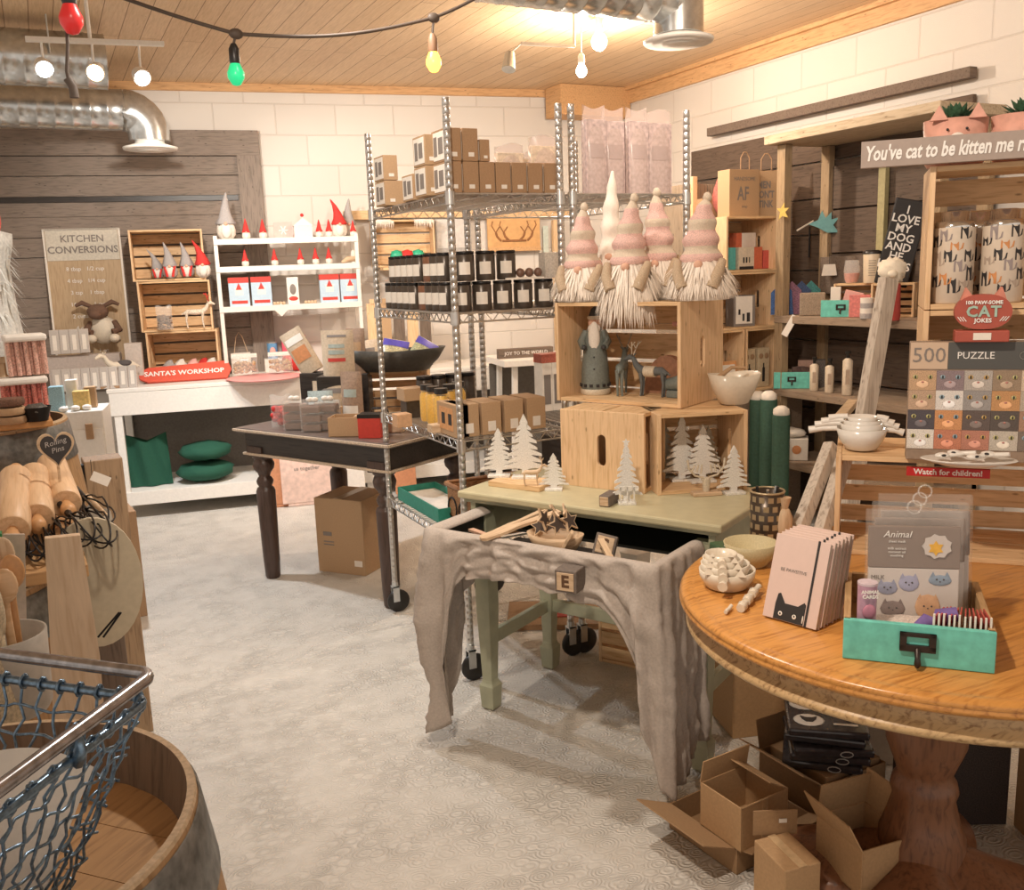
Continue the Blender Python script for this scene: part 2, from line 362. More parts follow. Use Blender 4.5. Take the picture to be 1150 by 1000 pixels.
# ------------------------------------------------------------ back wall, left: board panel, white table and what is on it
def back_thing_rot(): return BR
a0 = bk(-40, 2.3, .03); a1 = bk(291, 2.3, .03); pw = (a1-a0).length; top = 2.42
t = thing('board_panel', 'large weathered dark board panel with a framed right edge, hung on the back wall', 'wall panel', (a0.x, a0.y, 0), BR)
g = G(); nb = 12
for i in range(nb):
    z0 = .75+i*(top-.16-.75)/nb; g.box((pw/2-.06, 0, z0+(top-.91)/nb/2), (pw-.12, .02, (top-.91)/nb-.006*(i % 4 == 3)-.002))
pn = wood('panel_hazed',(.25,.20,.165),(.155,.125,.10),axis=0,rough=.8); pnz = wood('panel_hazed_upright',(.25,.20,.165),(.155,.125,.10),axis=2,rough=.8)  # paler than the other dark wood: haze is put into the colour
link('boards', g, pn, t, .001)
link('top_rail', G().box((pw/2,-.008,top-.08),(pw,.04,.16)), pn, t, .002)
link('side_rail', G().box((pw-.075,-.012,(top-.16+.75)/2),(.15,.045,top-.16-.75)), pnz, t, .002)
link('mid_rail', G().box((pw/2-.08,-.012,1.99),(pw-.16,.02,.035)), blackw, t, .001)
# white table
TZ = .82
f0 = bk(121, TZ, .62); f1 = bk(640, TZ, .62); tw = (f1-f0).length
t = thing('white_table', 'long white painted table with a low shelf against the back wall', 'table', (f0.x, f0.y, 0), BR)
link('tabletop', G().box((tw/2,.28,TZ-.012),(tw+.02,.56,.024)), whitep, t, .003)
link('apron', G().box((tw/2,.012,TZ-.095),(tw,.02,.14)), whitep, t, .002)
for x in (.04, tw*.52, tw-.04):
    for y in (.03, .53): link('leg', G().box((x,y,(TZ-.03)/2),(.045,.045,TZ-.03)), whitep, t, .002)
link('lower_shelf', G().box((tw/2,.28,.16),(tw,.56,.02)).box((tw/2,.0,.13),(tw,.02,.085)), whitep, t, .002)
link('back_panel', G().box((tw/2,.565,.44),(tw,.01,.56)), plain('grey_board', (.16,.14,.12), .8), t)
# green bundles below
gm = plain('green_net', (.012,.085,.05), .85, var=.35, scale=90, bmp=.6)
for i, (px, w, h, n_) in enumerate(((170,.27,.33,'upright dark green net bag with a peaked corner on the low white shelf'),(232,.36,.13,'lower dark green bundle folded on the low white shelf'),(234,.33,.12,'upper dark green bundle lying on another one under the white table'))):
    p = bk(px, .17, .45); z = .17+(.135 if i == 2 else 0)
    g = G()
    if i == 0: g.grid(lambda u,v: ((u-.5)*w*(1.0-.1*v), -.04*math.sin(PI*u)-.012*math.sin(14*u+3*v), h*v*(.86+.16*abs(2*u-1)) ), 16, 12); g.grid(lambda u,v: ((u-.5)*w*(1.0-.1*v), .05*math.sin(PI*u), h*v*(.86+.16*abs(2*u-1)) ), 16, 12)
    else: g.ell((0,0,h/2),(w/2,.15,h/2),20,10,0,.18,4)
    one('green_bundle', g, gm, n_, 'bundle', (p.x,p.y,z+.004), BR)
# crates with gnomes
cz = TZ
names = ['lowest','middle','topmost']
for i in range(3):
    p = bk(200+ -3*(i-1)*1.0 + (6-6*i), cz, .32)
    crate('wooden_crate', names[i]+' light pine crate of the three stacked on the white table', (p.x, p.y, cz), BR+.05*(i-1), .44, .26, .318, group='pine crates stacked on the white table'); cz += .32
zc = TZ+.652
for i, (px, s_, hat, tl, lb) in enumerate(((178,.19,'grey',-.5,'grey hatted gnome at the left in the topmost pine crate'),(192,.23,'grey',-.2,'tall grey hatted gnome second from left in the topmost pine crate'),(211,.23,'grey',-.2,'grey hatted gnome with red arms beside the red hatted one in the crate'),(229,.24,'red',-.4,'plump gnome with a red hat in the topmost pine crate'))):
    p = bk(px, zc, .30 if i % 2 else .26); gnome(lb, (p.x,p.y,zc), BR, s_, hat, group='gnomes in the pine crate', tilt=tl, arms=i in (0,1,2))
# deer in the middle crate
def deer(label, loc, rz, s, mat, antlers=True, name='wooden_deer', cat='deer figure', spots=None, am=None):
    t = thing(name, label, cat, loc, rz); g = G()
    g.tube([(-.45*s,0,.55*s),(-.3*s,0,.62*s),(0,0,.6*s),(.25*s,0,.62*s),(.38*s,0,.74*s),(.46*s,0,.9*s),(.56*s,0,.93*s),(.7*s,0,.86*s)], [.05*s,.10*s,.11*s,.11*s,.075*s,.055*s,.07*s,.03*s], 10)
    link('body', g, mat, t)
    for x, y in ((-.34,.05),(-.34,-.05),(.24,.05),(.24,-.05)):
        link('leg', G().tube([(x*s,y*s,.58*s),((x-.03)*s,y*s,.3*s),((x+.0)*s,y*s,0.01*s)], [.055*s,.032*s,.025*s], 8), mat, t)
    link('tail', G().tube([(-.45*s,0,.58*s),(-.53*s,0,.52*s)], [.03*s,.015*s], 6), mat, t)
    for y in (-1,1):
        link('ear', G().tube([(.47*s,y*.04*s,.96*s),(.43*s,y*.10*s,1.02*s)], [.025*s,.006*s], 6), mat, t)
        if antlers:
            g = G(); g.tube([(.48*s,y*.03*s,.97*s),(.44*s,y*.1*s,1.12*s),(.4*s,y*.17*s,1.3*s)], .014*s, 6)
            g.tube([(.44*s,y*.1*s,1.12*s),(.54*s,y*.13*s,1.24*s)], .011*s, 6).tube([(.42*s,y*.14*s,1.2*s),(.32*s,y*.15*s,1.3*s)], .011*s, 6)
            link('antler', g, am or mat, t)
    return t
p = bk(222, 1.15, .34); deer('carved white and brown spotted deer with red antlers in the middle crate', (p.x,p.y,TZ+.333), BR, .17, plain('spotted_wood', (.68,.58,.46), .7, var=.35, scale=30), am=red)
def bag(name, label, cat, loc, rz, w, h, d, mat, group=None, lumps=None, head=None, n=10, rot=None):
    "soft filled bag, flattened at the top"
    t = thing(name, label, cat, loc, rz, group, rot)
    def fn(s_):
        def q(u, v):
            k = math.sin(PI*u); th = d/2*k**.6*(1-v)**.45+.002
            return ((u-.5)*w*(1-.06*math.sin(PI*v)), s_*th, h*v+.006*math.sin(9*u)*v)
        return q
    g = G(); g.grid(fn(-1), n, n); g.grid(fn(1), n, n); link('bag_skin', g, mat, t)
    if lumps:
        lm, r, cnt = lumps; g = G()
        for i in range(cnt): g.ell((random.uniform(-.36,.36)*w, random.uniform(-.2,.2)*d, r+random.random()*h*.5), (r*random.uniform(.7,1.2), r*.8, r*random.uniform(.6,1)), 8, 5)
        o = link('filling', g, lm, t); o['kind'] = 'stuff'
    if head: link('header_card', G().box((0,-.003,h*1.0),(w*.95,.004,h*.22)), head, t)
    return t
p = bk(186, 1.15, .34); bag('candy_bag', 'clear bag of dark sweets at the left in the middle crate', 'bag', (p.x,p.y,TZ+.333), BR, .10, .15, .06, clear, lumps=(plain('dark_sweets',(.2,.13,.09),.5,var=.6,scale=60), .012, 60))
for i, (px, m_) in enumerate(((190, greyf),(203, whitef),(217, pink),(229, red),(238, whitef))):
    p = bk(px, .9, .22-.03*(i % 2)); g = G().ell((0,0,.055),(.048,.05,.055),12,8,0,.35,4); one('felt_bundle', g, m_, ['grey','white','pink','bright red','small white'][i]+' soft felt bundle in the lowest pine crate', 'soft toy', (p.x,p.y,TZ+.013), BR)
# white shelf stand
s0 = bk(246, 1.3, .34); s1 = bk(406, 1.3, .34); sw = (s1-s0).length
t = thing('white_shelf_stand', 'white painted shelf stand with small red hatted gnomes on the white table', 'shelf', (s0.x, s0.y, TZ), BR)
for x in (.012, sw-.012):
    for y in (0, .2): link('post', G().box((x,y,.455),(.024,.024,.91)), whitep, t, .002)
SZ = [.885, .71, .455]
for z in SZ: link('shelf_board', G().box((sw/2,.10,z-.01),(sw-.05,.23,.02)).box((sw/2,-.012,z-.014),(sw,.012,.036)), whitep, t, .0015)
for x in (.012, sw-.012):
    for z in (.03, .89): link('side_rail', G().box((x,.1,z),(.02,.18,.03)), whitep, t)
items = [(255,'t',.30,'grey'),(277,'s',.135,'red'),(296,'s',.13,'red'),(359,'s',.12,'red'),(370,'s',.12,'red'),(382,'b',.25,'red'),(392,'t',.26,'grey'),(397,'s',.11,'red')]
lbs = ['tall grey gnome with long pointed hat at the left end of the top shelf','tiny red hatted gnome just right of the tall grey one','small red hatted gnome beside the pink house on the top shelf','small red hatted gnome left of the pair on the top shelf','small red hatted gnome right of the pair on the top shelf','large white bearded gnome with a bent red hat on the top shelf','tall grey gnome behind the bent red hat on the top shelf','small red gnome at the right end of the top shelf']
for i, (px, k, s_, c) in enumerate(items):
    z = TZ+SZ[0]; p = bk(px, z, .28 if i != 6 else .18); gnome(lbs[i], (p.x,p.y,z), BR, s_, c, group='gnomes on the top shelf', tilt=-.35 if i == 5 else (.1 if k == 't' else 0))
for i, px in enumerate((276, 309, 338, 355, 370)):
    z = TZ+SZ[1]; p = bk(px, z, .28); gnome('small red hatted gnome, '+nth(i,5)+' of five on the second shelf', (p.x,p.y,z), BR, .115, 'red', group='gnomes on the second shelf')
# lantern house, snowflake box on top shelf
p = bk(341, 1.7, .26); z = TZ+SZ[0]
t = thing('china_house', 'white china house with dotted sides and a snowy roof on the top shelf', 'ornament', (p.x,p.y,z), BR)
link('house_body', G().box((0,0,.04),(.12,.08,.08)), plain('dotted_china',(.72,.66,.64),.4,var=.35,scale=60), t, .003); link('roof', G().prism([(-.065,0),(.065,0),(0,.07)],.08,0).v and G().at((0,.04,.08),(PI/2,0,0)).prism([(-.065,0),(.065,0),(0,.05)],.08), whitep, t); link('knob', G().ell((0,0,.15),(.012,)*3,8,6), red, t)
p = bk(319, 1.7, .24)
t = thing('gift_card', 'pink card with a white snowflake behind the top shelf gnomes', 'card', (p.x,p.y,z), BR, rot=(-.12,0,BR)); link('card', G().box((0,0,.055),(.12,.012,.11)), pink, t)
g = G().at((0,-.008,.055),(PI/2,0,0))
for k in range(6): g.at((0,-.008,.055),(PI/2,0,0)); a = k*PI/3; g.bar((0,0,0),(.03*math.cos(a),.03*math.sin(a),0),.006,.002)
link('snowflake', g, whitep, t)
z = TZ+SZ[1]; p = bk(394, z, .28); t = thing('sleigh_ornament', 'small wooden sleigh ornament at the right end of the second shelf', 'ornament', (p.x,p.y,z), BR)
link('sleigh', G().tube([(-.06,0,.012),(-.02,0,.03),(.03,0,.035),(.06,0,.012)],[.008,.02,.02,.008],8), palew, t); link('rider', G().ell((.02,0,.06),(.018,.016,.03),10,8), whitef, t)
# gift boxes on third shelf
sky = plain('card_blue', (.48,.62,.74), .5, var=.05)
z = TZ+SZ[2]
for i, px in enumerate((270, 295, 371, 394)):
    p = bk(px, z, .28); t = thing('gift_box', 'red topped gift box with gnome picture, '+nth(i,4)+' on the third shelf', 'box', (p.x,p.y,z), BR, 'gift boxes on the third shelf')
    link('carton', G().box((0,0,.095),(.128,.05,.19)), sky, t, .002); link('red_band', G().box((0,0,.172),(.130,.052,.036)), redp, t)
    g = G(); g.at((0,-.0255,0)).box((0,0,.10),(.05,.001,.05),0).box((0,0,.03),(.10,.001,.02),1); g.at((0,-.0262,.12),(PI/2,0,0)).prism([(-.02,-.01),(.02,-.01),(.0,.035)],.0012,1); link('picture', g, [whitep, redp], t)
p = bk(330, z, .28); t = thing('gift_tube', 'slim white gift box with a penguin picture in the middle of the third shelf', 'box', (p.x,p.y,z), BR)
link('carton', G().box((0,0,.09),(.075,.05,.18)), whitep, t, .002); link('picture', G().ell((0,-.026,.10),(.02,.002,.035),12,8,0).ell((0,-.026,.04),(.03,.002,.015),12,6,1), [inkg, redp], t)
for i, px in enumerate((314, 349)):
    p = bk(px, z, .30); g = G()
    for k in range(4): g.ell((k*.02-.03,0,.012),(.012,.01,.012),8,6,0,.3)
    one('small_ornament', g, palew, ['little beige ornament left of the penguin box','little beige ornament right of the penguin box'][i], 'ornament', (p.x,p.y,z), BR)
p = bk(316, z-.03, .365); g = G().at((0,0,0),(PI/2,PI/4,0)).prism([(-.03,-.03),(.03,-.03),(.03,.03),(-.03,.03)],.002)
one('hanging_tag', g, whitep, 'white diamond tag hanging below the third shelf', 'tag', (p.x,p.y,z-.03), BR)
# table items (base pixel on the table top)
def tp(px, py): return bk(px, TZ, max(.1, min(.57, .58-(430-py)*.021)))
p = bk(208, TZ, .42); t = thing('workshop_sign', 'red wooden workshop sign shaped like an arrow lying before the pine crates', 'sign', (p.x,p.y,TZ+.002), BR, rot=(-.75,0,BR))
w_ = .56; g = G().at((0,0,.0),(PI/2,0,0)).prism([(-.27,0.03),(-.22,0),(.26,0),(.29,.07),(.27,.14),(.0,.125),(-.22,.115),(-.28,.075)],.015)
link('board', g, red if False else plain('sign_red',(.66,.09,.05),.5,var=.08), t, .002); text(t, "SANTA'S WORKSHOP", .050, (0,-.017,.06), FR, white_i, bold=.0012)
p = tp(298, 431); t = thing('round_tray', 'flat pink round tray hanging over the front of the white table', 'tray', (p.x,p.y,TZ), 0); link('dish', G().lathe([(.0005,.004),(.20,.004),(.235,.012),(.24,.012),(.21,.0),(.0005,.0)],36,(0,.02,0)), plain('pink_tray',(.80,.36,.34),.4,var=.05), t)
cook = plain('wrapped_sweets',(.42,.27,.14),.5,var=.7,scale=60)
for i, (px, py, w_, lb) in enumerate(((276,420,.17,'clear bag of mixed cookies with a white header, left on the pink tray'),(316,420,.16,'clear bag of mixed cookies with a white header, right on the pink tray'))):
    p = tp(px, py); bag('cookie_bag', lb, 'bag', (p.x,p.y,TZ+.02), BR, w_, .12, .09, clear, 'cookie bags on the pink tray', (cook,.016,50), whitep)
p = tp(272, 401); t = thing('gift_bag', 'small white paper gift bag with rope handles and a red heart', 'gift bag', (p.x,p.y,TZ), BR)
link('paper', G().box((0,0,.07),(.13,.06,.14)), label_w, t, .002); link('heart', G().at((0,-.031,.05),(PI/2,0,0)).prism([(0,-.018),(.018,.004),(.012,.014),(0,.008),(-.012,.014),(-.018,.004)],.001), redp, t)
link('rope', G().tube([(-.04,0,.14),(-.02,0,.25),(0,0,.28),(.02,0,.25),(.05,0,.14)],.0025,6), palew, t)
p = tp(308, 399); t = thing('tin', 'small round blue tin with a coloured picture on the white table', 'tin', (p.x,p.y,TZ+.09), BR); link('can', G().cyl((0,0,0),.035,.105,20), plain('tin_blue',(.15,.35,.6),.3), t); link('picture', G().ell((0,-.034,.05),(.02,.003,.03),10,8,0), pink, t); link('lid', G().cyl((0,0,.105),.036,.008,20), steel, t)
one('tin_stand', G().box((0,0,.045),(.12,.1,.09)), whitep, 'small white box under the blue tin', 'box', (p.x,p.y,TZ), BR, bev=.002)
p = tp(332, 403); t = thing('gift_box', 'pink box with red wrapped candy behind the coffee bags', 'box', (p.x,p.y,TZ), BR); link('carton', G().box((0,0,.12),(.16,.09,.24)), plain('pink_carton',(.75,.10,.16),.5), t, .002); link('candy', G().ell((0,-.06,.06),(.09,.05,.06),14,10,0,.3,5), red, t)
# kitchen sign and the plush animals
p0 = bk(62, TZ, .20); t = thing('kitchen_sign', 'tall wooden kitchen conversions sign with a pale head board leaning on the panel', 'sign', (0,0,0), BR)
c = bk(100, 1.3, .10); t.location = (c.x, c.y, TZ+.0); t.rotation_euler = (-.07, 0, BR)
link('board', G().box((0,0,.49),(.44,.02,.98)), wood('sign_board',(.50,.36,.22),(.40,.27,.15),axis=2,knots=False), t, .002)
link('head_board', G().box((0,-.012,.89),(.43,.006,.2)), plain('head_cream',(.62,.57,.48),.7), t)
link('frame', G().box((-.225,0,.49),(.012,.03,1.0)).box((.225,0,.49),(.012,.03,1.0)).box((0,0,.985),(.45,.03,.012)), label_w, t)
text(t, 'KITCHEN', .062, (0,-.016,.925), FR, inkg, bold=.0008); text(t, 'CONVERSIONS', .062, (0,-.016,.855), FR, inkg, bold=.0012)
rows = ['8 tbsp   1/2 cup','4 tbsp   1/4 cup','3 tsp    1 tbsp','16 tbsp   1 cup','2 cups   1 pint','4 cups   1 qt','1 cup   8 oz','2 tbsp   1 oz']
for i, rw in enumerate(rows): text(t, rw, .036, (0,-.011,.735-.0755*i), FR, white_i)
p = tp(124, 411); pz = TZ+.26
t = thing('plush_moose', 'brown and cream plush moose with antlers sitting on the packet boxes', 'soft toy', (p.x,p.y+.05,pz), BR)
brn = plain('brown_plush',(.16,.09,.06),.95,var=.3,scale=60,bmp=.4); crm = plain('cream_plush',(.74,.66,.54),.95,var=.12,scale=60,bmp=.4)
link('body', G().ell((0,0,.08),(.09,.07,.09),16,10,0,.1), crm, t); link('head', G().ell((-.02,-.03,.20),(.065,.07,.05),14,10,0,.08).ell((-.03,-.09,.185),(.04,.04,.032),12,8), brn, t)
for sx in (-1,1):
    link('antler', G().tube([(sx*.03-.02,-.02,.23),(sx*.09-.02,-.02,.26),(sx*.13-.02,-.02,.24)],[.012,.016,.01],8), brn, t); link('foot', G().ell((sx*.07,-.08,.03),(.035,.045,.028),12,8), crm, t); link('arm', G().tube([(sx*.07,-.02,.13),(sx*.10,-.06,.08),(sx*.06,-.08,.07)],[.02,.022,.02],8), brn, t)
p = tp(139, 426); t = deer('white plush goat with a dark back standing before the packets', (p.x,p.y,TZ), BR+PI+.5, .22, crm, False, 'plush_goat', 'soft toy')
link('back_patch', G().ell((-.02,0,.145),(.05,.032,.022),12,8), plain('dark_plush',(.10,.09,.09),.95), t)
# silvery packets, standing in rows
def packet(label, loc, rz, w=.055, h=.15, group='silvery packets on the white table'):
    t = thing('spice_packet', label, 'packet', loc, rz, group); t.rotation_euler = (-.12,0,rz)
    link('pouch', G().box((0,0,h/2),(w,.014,h)), plain('silver_pouch',(.52,.47,.43),.35,var=.2,scale=60), t, .003); link('strip_label', G().box((0,-.0085,h*.46),(w*.42,.002,h*.62)), label_w, t); return t
sp = None; R1 = [(68+11*i, 388, 3) for i in range(4)]; R2 = [(66+10.5*i, 429, 0) for i in range(9)]
for i, (px, py, k) in enumerate(R1):
    p = tp(px, 421); packet('upright silvery packet, '+nth(i,4)+' in the raised back row on the white table', (p.x,p.y+.02,TZ+.215), BR+.05)
for i, (px, py, k) in enumerate(R2):
    p = tp(px, py); packet('silvery packet, '+nth(i,9)+' in the front row on the white table', (p.x,p.y,TZ), BR+random.uniform(-.2,.2), .052, .135)
p = tp(98, 420); one('display_box', G().box((0,.06,.10),(.42,.12,.20)), plain('grey_card',(.50,.43,.39),.6,var=.1), 'long grey card display box carrying the upper packets', 'display box', (p.x,p.y+.02,TZ), BR, bev=.002)
p = tp(152, 424); one('display_box', G().box((0,.0,.13),(.10,.08,.26)), plain('pale_card',(.60,.53,.48),.6,var=.08), 'tall pale card box between goat and pine crates', 'display box', (p.x+.02,p.y+.1,TZ), BR, bev=.002)
# ------------------------------------------------------------ wire racks
def wire_rack(label, x0, y0, x1, y1, shelves, Hp=2.0, surface=True):
    t = thing('wire_rack', label, 'wire rack', (x0, y0, 0), 0, 'chrome wire racks'); W, D = x1-x0, y1-y0
    for cx in (0, W):
        for cy in (0, D):
            prof = []; z = .115
            while z < Hp: prof += [(.0126,z),(.0126,z+.0225),(.0120,z+.0232),(.0120,z+.0250)]; z += .0255
            link('post', G().lathe(prof, 10, (cx,cy,0)), chrome, t)
            c = link('caster', G().box((cx,cy+.014,.085),(.028,.004,.07)).box((cx,cy-.014,.085),(.028,.004,.07)).box((cx,cy,.117),(.03,.032,.006)).cyl((cx,cy,.118),.014,.02,12), steel, t)
            link('wheel', G().at((cx+.012,cy-.011,.05),(-PI/2,0,0)).lathe([(.012,0),(.044,.002),(.05,.006),(.05,.016),(.044,.020),(.012,.022)],20,(0,0,0)), blackp, c)
    for z in shelves:
        g = G()
        for (a, b_) in (((0,0),(W,0)),((0,D),(W,D)),((0,0),(0,D)),((W,0),(W,D))):
            a = Vector((*a,z)); b_ = Vector((*b_,z)); g.tube([a,b_],.0034,6); dn = Vector((0,0,-.030)); g.tube([a+dn,b_+dn],.0034,6)
            n = max(2, round((b_-a).length/.028)); pts = [a+(b_-a)*(i/n)+(dn if i % 2 else Vector((0,0,0))) for i in range(n+1)]; g.tube(pts,.0022,5)
        for cx in (0,W):
            for cy in (0,D): g.lathe([(.0175,-.036),(.0165,.006)],12,(cx,cy,z))
        if W < D:
            n = int(D/.026)
            for i in range(1,n): g.tube([(0,D*i/n,z+.002),(W,D*i/n,z+.002)],.0017,4)
            for k in (1/3,2/3): g.tube([(W*k,0,z-.004),(W*k,D,z-.004)],.003,5)
        link('wire_shelf', g, chrome, t)
    return t
RS = [1.703, 1.312, .876, .51]
wire_rack('nearer left chrome wire rack on black casters with kraft boxes on top', 1.235, 2.88, 1.65, 3.68, RS)
wire_rack('chrome wire rack behind the pink gnomes, carrying large clear packs on top', 1.70, 2.88, 2.19, 3.68, RS)
def kraft_box(label, loc, rz=0, w=.055, d=.12, h=.10, mat=None, group=None, face='sticker', side=True):
    t = thing('kraft_box', label, 'box', loc, rz, group)
    link('carton', G().box((0,d/2,h/2),(w,d,h)), mat or kraftD, t, .0012)
    if face == 'sticker': link('sticker', G().box((.002,-.0006,h*.2),(w*.36,.001,h*.13)), label_w, t)
    if side: link('side_picture', G().box((-w/2-.0006,d/2,h*.5),(.001,d*.86,h*.86),0).box((-w/2-.0012,d*.35,h*.5),(.001,d*.32,h*.5),1).box((-w/2-.0012,d*.72,h*.5),(.001,d*.24,h*.6),1), [label_w, inkg], t)
    return t
def copies(first, places, labels):
    for i, (l, rz) in enumerate(places):
        if i == 0: first.location = l; first.rotation_euler = (0,0,rz); first['label'] = labels[0]
        else: dup(first, l, rz, labels[i])
z = RS[0]+.004; gy = 2.895
pl = [ys(px, z, gy) for px in (511, 530, 548, 566, 584, 602, 620)]
k0 = kraft_box('x x x x', (0,0,0), group='kraft boxes along the front of the top rack shelf')
copies(k0, [((p.x,gy,z),0) for p in pl], ['kraft box, '+nth(i,7)+' in the bottom row on the top rack shelf' for i in range(7)])
for i, (px, h) in enumerate(((510,.104),(529,.104),(545,.07))):
    p = ys(px, z+.102, gy); kraft_box(['left','right','small right hand'][i]+' kraft box stacked on the bottom row of the top rack shelf', (p.x,gy,z+.1015), 0, .055 if i < 2 else .035, .12, h, group='kraft boxes stacked on the front row')
for i, (px, y, dz, lb) in enumerate(((441,3.42,0,'kraft box at the back left of the top rack shelf, lower one'),(441,3.42,.092,'kraft box at the back left of the top rack shelf, upper one'),(456,3.42,0,'second kraft box from the back left corner of the top shelf'),(473,3.18,0,'lone kraft box halfway along the left side of the top shelf'),(486,3.0,0,'lower kraft box beside the front post on the top shelf'),(486,3.0,.10,'upper kraft box beside the front post on the top shelf'))):
    q = ys(px, z, y); kraft_box(lb, (q.x,y,z+dz), 0, .055 if i < 4 else .04, .11, .09 if i < 4 else .098, kraft, 'kraft boxes at the left side of the top shelf')
def clear_pack(label, loc, w, h, d, mats, group=None, rz=0, name='clear_pack'):
    t = thing(name, label, 'pack', loc, rz, group); g = G()
    n = 8; g.grid(lambda u,v: ((u-.5)*w, -d/2*math.sin(PI*u)**.5*(1-v**3), h*v+.008*math.sin(5*u+w*90)*v), n, n); g.grid(lambda u,v: ((u-.5)*w, d/2*math.sin(PI*u)**.5*(1-v**3), h*v+.008*math.sin(5*u+w*90)*v), n, n)
    link('wrap', g, mats[0], t); link('card', G().box((0,0,h*.43),(w*.90,d*.5,h*.84)), mats[1], t, .002); link('header', G().box((0,-d*.28,h*.50),(w*.6,.002,h*.16)), mats[2], t); return t
pc = plain('pale_mauve_card',(.46,.35,.33),.6,var=.3,scale=14); pc2 = plain('mauve_card',(.34,.25,.24),.6,var=.1); wrap2 = plain('cloudy_wrap',(.66,.53,.48),.2,var=0,alpha=.35)
for i, px in enumerate((668, 692, 715, 742)):
    q = ys(px, z, 2.98); clear_pack('tall clear pack with mauve card, '+nth(i,4)+' on the right rack', (q.x,q.y+.02*(i%2),z), .095 if i < 3 else .12, .31, .07, (wrap2, pc, pc2), 'tall clear packs on top of the right rack')
q = xs(633, z, 1.62); 
for i, (px, w, h, y) in enumerate(((573,.12,.20,3.2),(592,.11,.18,3.22),(612,.13,.23,3.18))):
    q = ys(px, z, y); clear_pack(['left','middle','right'][i]+' clear bag of orange printed cookies behind the kraft box row', (q.x,y,z), w, h, .06, (wrap2, plain('cream_card',(.70,.56,.42),.6,var=.2,scale=18), plain('orange_print',(.70,.30,.08),.6,var=.5,scale=40)), 'clear bags behind the kraft boxes')
# second shelf: dark jars and tins
dk = plain('dark_foil',(.075,.058,.045),.3,.2,var=.2); dk2 = plain('brown_foil',(.20,.09,.05),.3,var=.2)
def dark_jar(label, loc, rz, w, h, m=None, group=None, lab=True):
    t = thing('candle_jar', label, 'jar', loc, rz, group)
    link('jar', G().lathe([(w*.44,0),(w*.47,.006),(w*.47,h*.86),(w*.42,h*.9)],18), m or dk, t); link('lid', G().lathe([(w*.45,h*.9),(w*.46,h*.91),(w*.46,h*.99),(w*.44,h)],18), blackm, t)
    if lab: link('jar_label', G().grid(lambda u,v: (w*.475*math.sin((u-.5)*1.2), -w*.475*math.cos((u-.5)*1.2), h*(.22+.42*v)), 6, 2), label_w, t)
    return t
z = RS[1]+.004
for r, n_ in ((0,9),(1,8)):
    for i in range(n_):
        y = 3.62-.066*i-(.06 if r else 0)-(0 if i < 5 else .04); q = (1.28, y, z+r*.102)
        if r == 0 and i == 0: jj = dark_jar('x x x x', (0,0,0), 0, .062, .10, group='dark jars along the left side of the second rack shelf'); copies(jj, [(q,-1.1)], ['dark jar at the far back of the lower row, second rack shelf'])
        elif i in (5,) and r < 2: dark_jar('brown jar among dark jars, '+('lower' if r == 0 else 'upper')+' row by the front post', q, -1.1, .062, .10, dk2, 'brown jars by the front post')
        else: dup(jj, q, -1.1, ('dark jar, '+ORD[i]+' from the back in the '+('upper' if r else 'lower')+' side row'))
for i in range(6):
    q = ys(519+23*i, z, 2.95); t0 = dark_jar('x x x x', (q.x,2.95,z), -.45, .072, .10, group='dark jars along the front of the second rack shelf') if i == 0 else dup(t0, (q.x,2.95,z), -.45)
    t0['label'] = t0['label'] if i else 'x'
    if i == 0: tf = t0; tf['label'] = 'dark jar, leftmost in the front row of the second rack shelf'
    else: t0['label'] = 'dark jar, '+nth(i,6)+' in the front row of the second rack shelf'; t0 = tf
for i in range(3):
    q = ys(528+23*i-4, z, 2.95); dup(tf, (q.x,2.95,z+.102), -.45, 'dark jar, '+['left','middle','right'][i]+' one of three stacked on the front row')
g = G()
p = ys(585, z+.102, 2.95); t = thing('bauble_tray', 'small tray of white and brown baubles on top of the dark jars', 'tray', (p.x,2.95,z+.102), 0)
link('tray', G().box((0,0,.003),(.15,.07,.006)), label_w, t)
for i in range(8): link('bauble', G().ell((-.062+.0178*i,(-.012 if i%2 else .014),.022),(.015,.015,.016),10,8), [whitep, plain('brown_bauble',(.18,.1,.07),.3)][i%2], t)
p = ys(619, z+.102, 2.98); one('acrylic_box', G().box((0,0,.045),(.075,.05,.09)), plain('frosted',(.66,.60,.53),.3,var=.2,scale=30,alpha=.8), 'frosted clear box right of the bauble tray', 'box', (p.x,2.98,z+.102), 0, bev=.002)
# third shelf
z = RS[2]+.004
kb = None
for i in range(4):
    q = ys(528+25*i, z, 2.93); lb = 'kraft box, '+nth(i,4)+' in the front row of the third rack shelf'
    if not kb: kb = kraft_box(lb, (q.x,2.93,z), 0, .075, .14, .115, kraft, 'kraft boxes in front on the third rack shelf', side=False); link('front_sticker', G().box((0,-.0006,.03),(.03,.001,.035)), label_w, kb)
    else: dup(kb, (q.x,2.93,z), 0, lb)
t = kraft_box('wider kraft box with orange side picture by the front rack post', (1.265,2.93,z), 0, .05, .17, .115, kraft, side=False, face='')
link('side_picture', G().box((-.0256,.085,.06),(.001,.12,.08),0).box((-.0262,.05,.06),(.001,.03,.04),1).box((-.0262,.11,.06),(.001,.03,.04),1), [plain('orange_card',(.65,.33,.14),.6), ink], t)
yel = plain('yellow_pasta',(.85,.45,.03),.4,var=.3,scale=60)
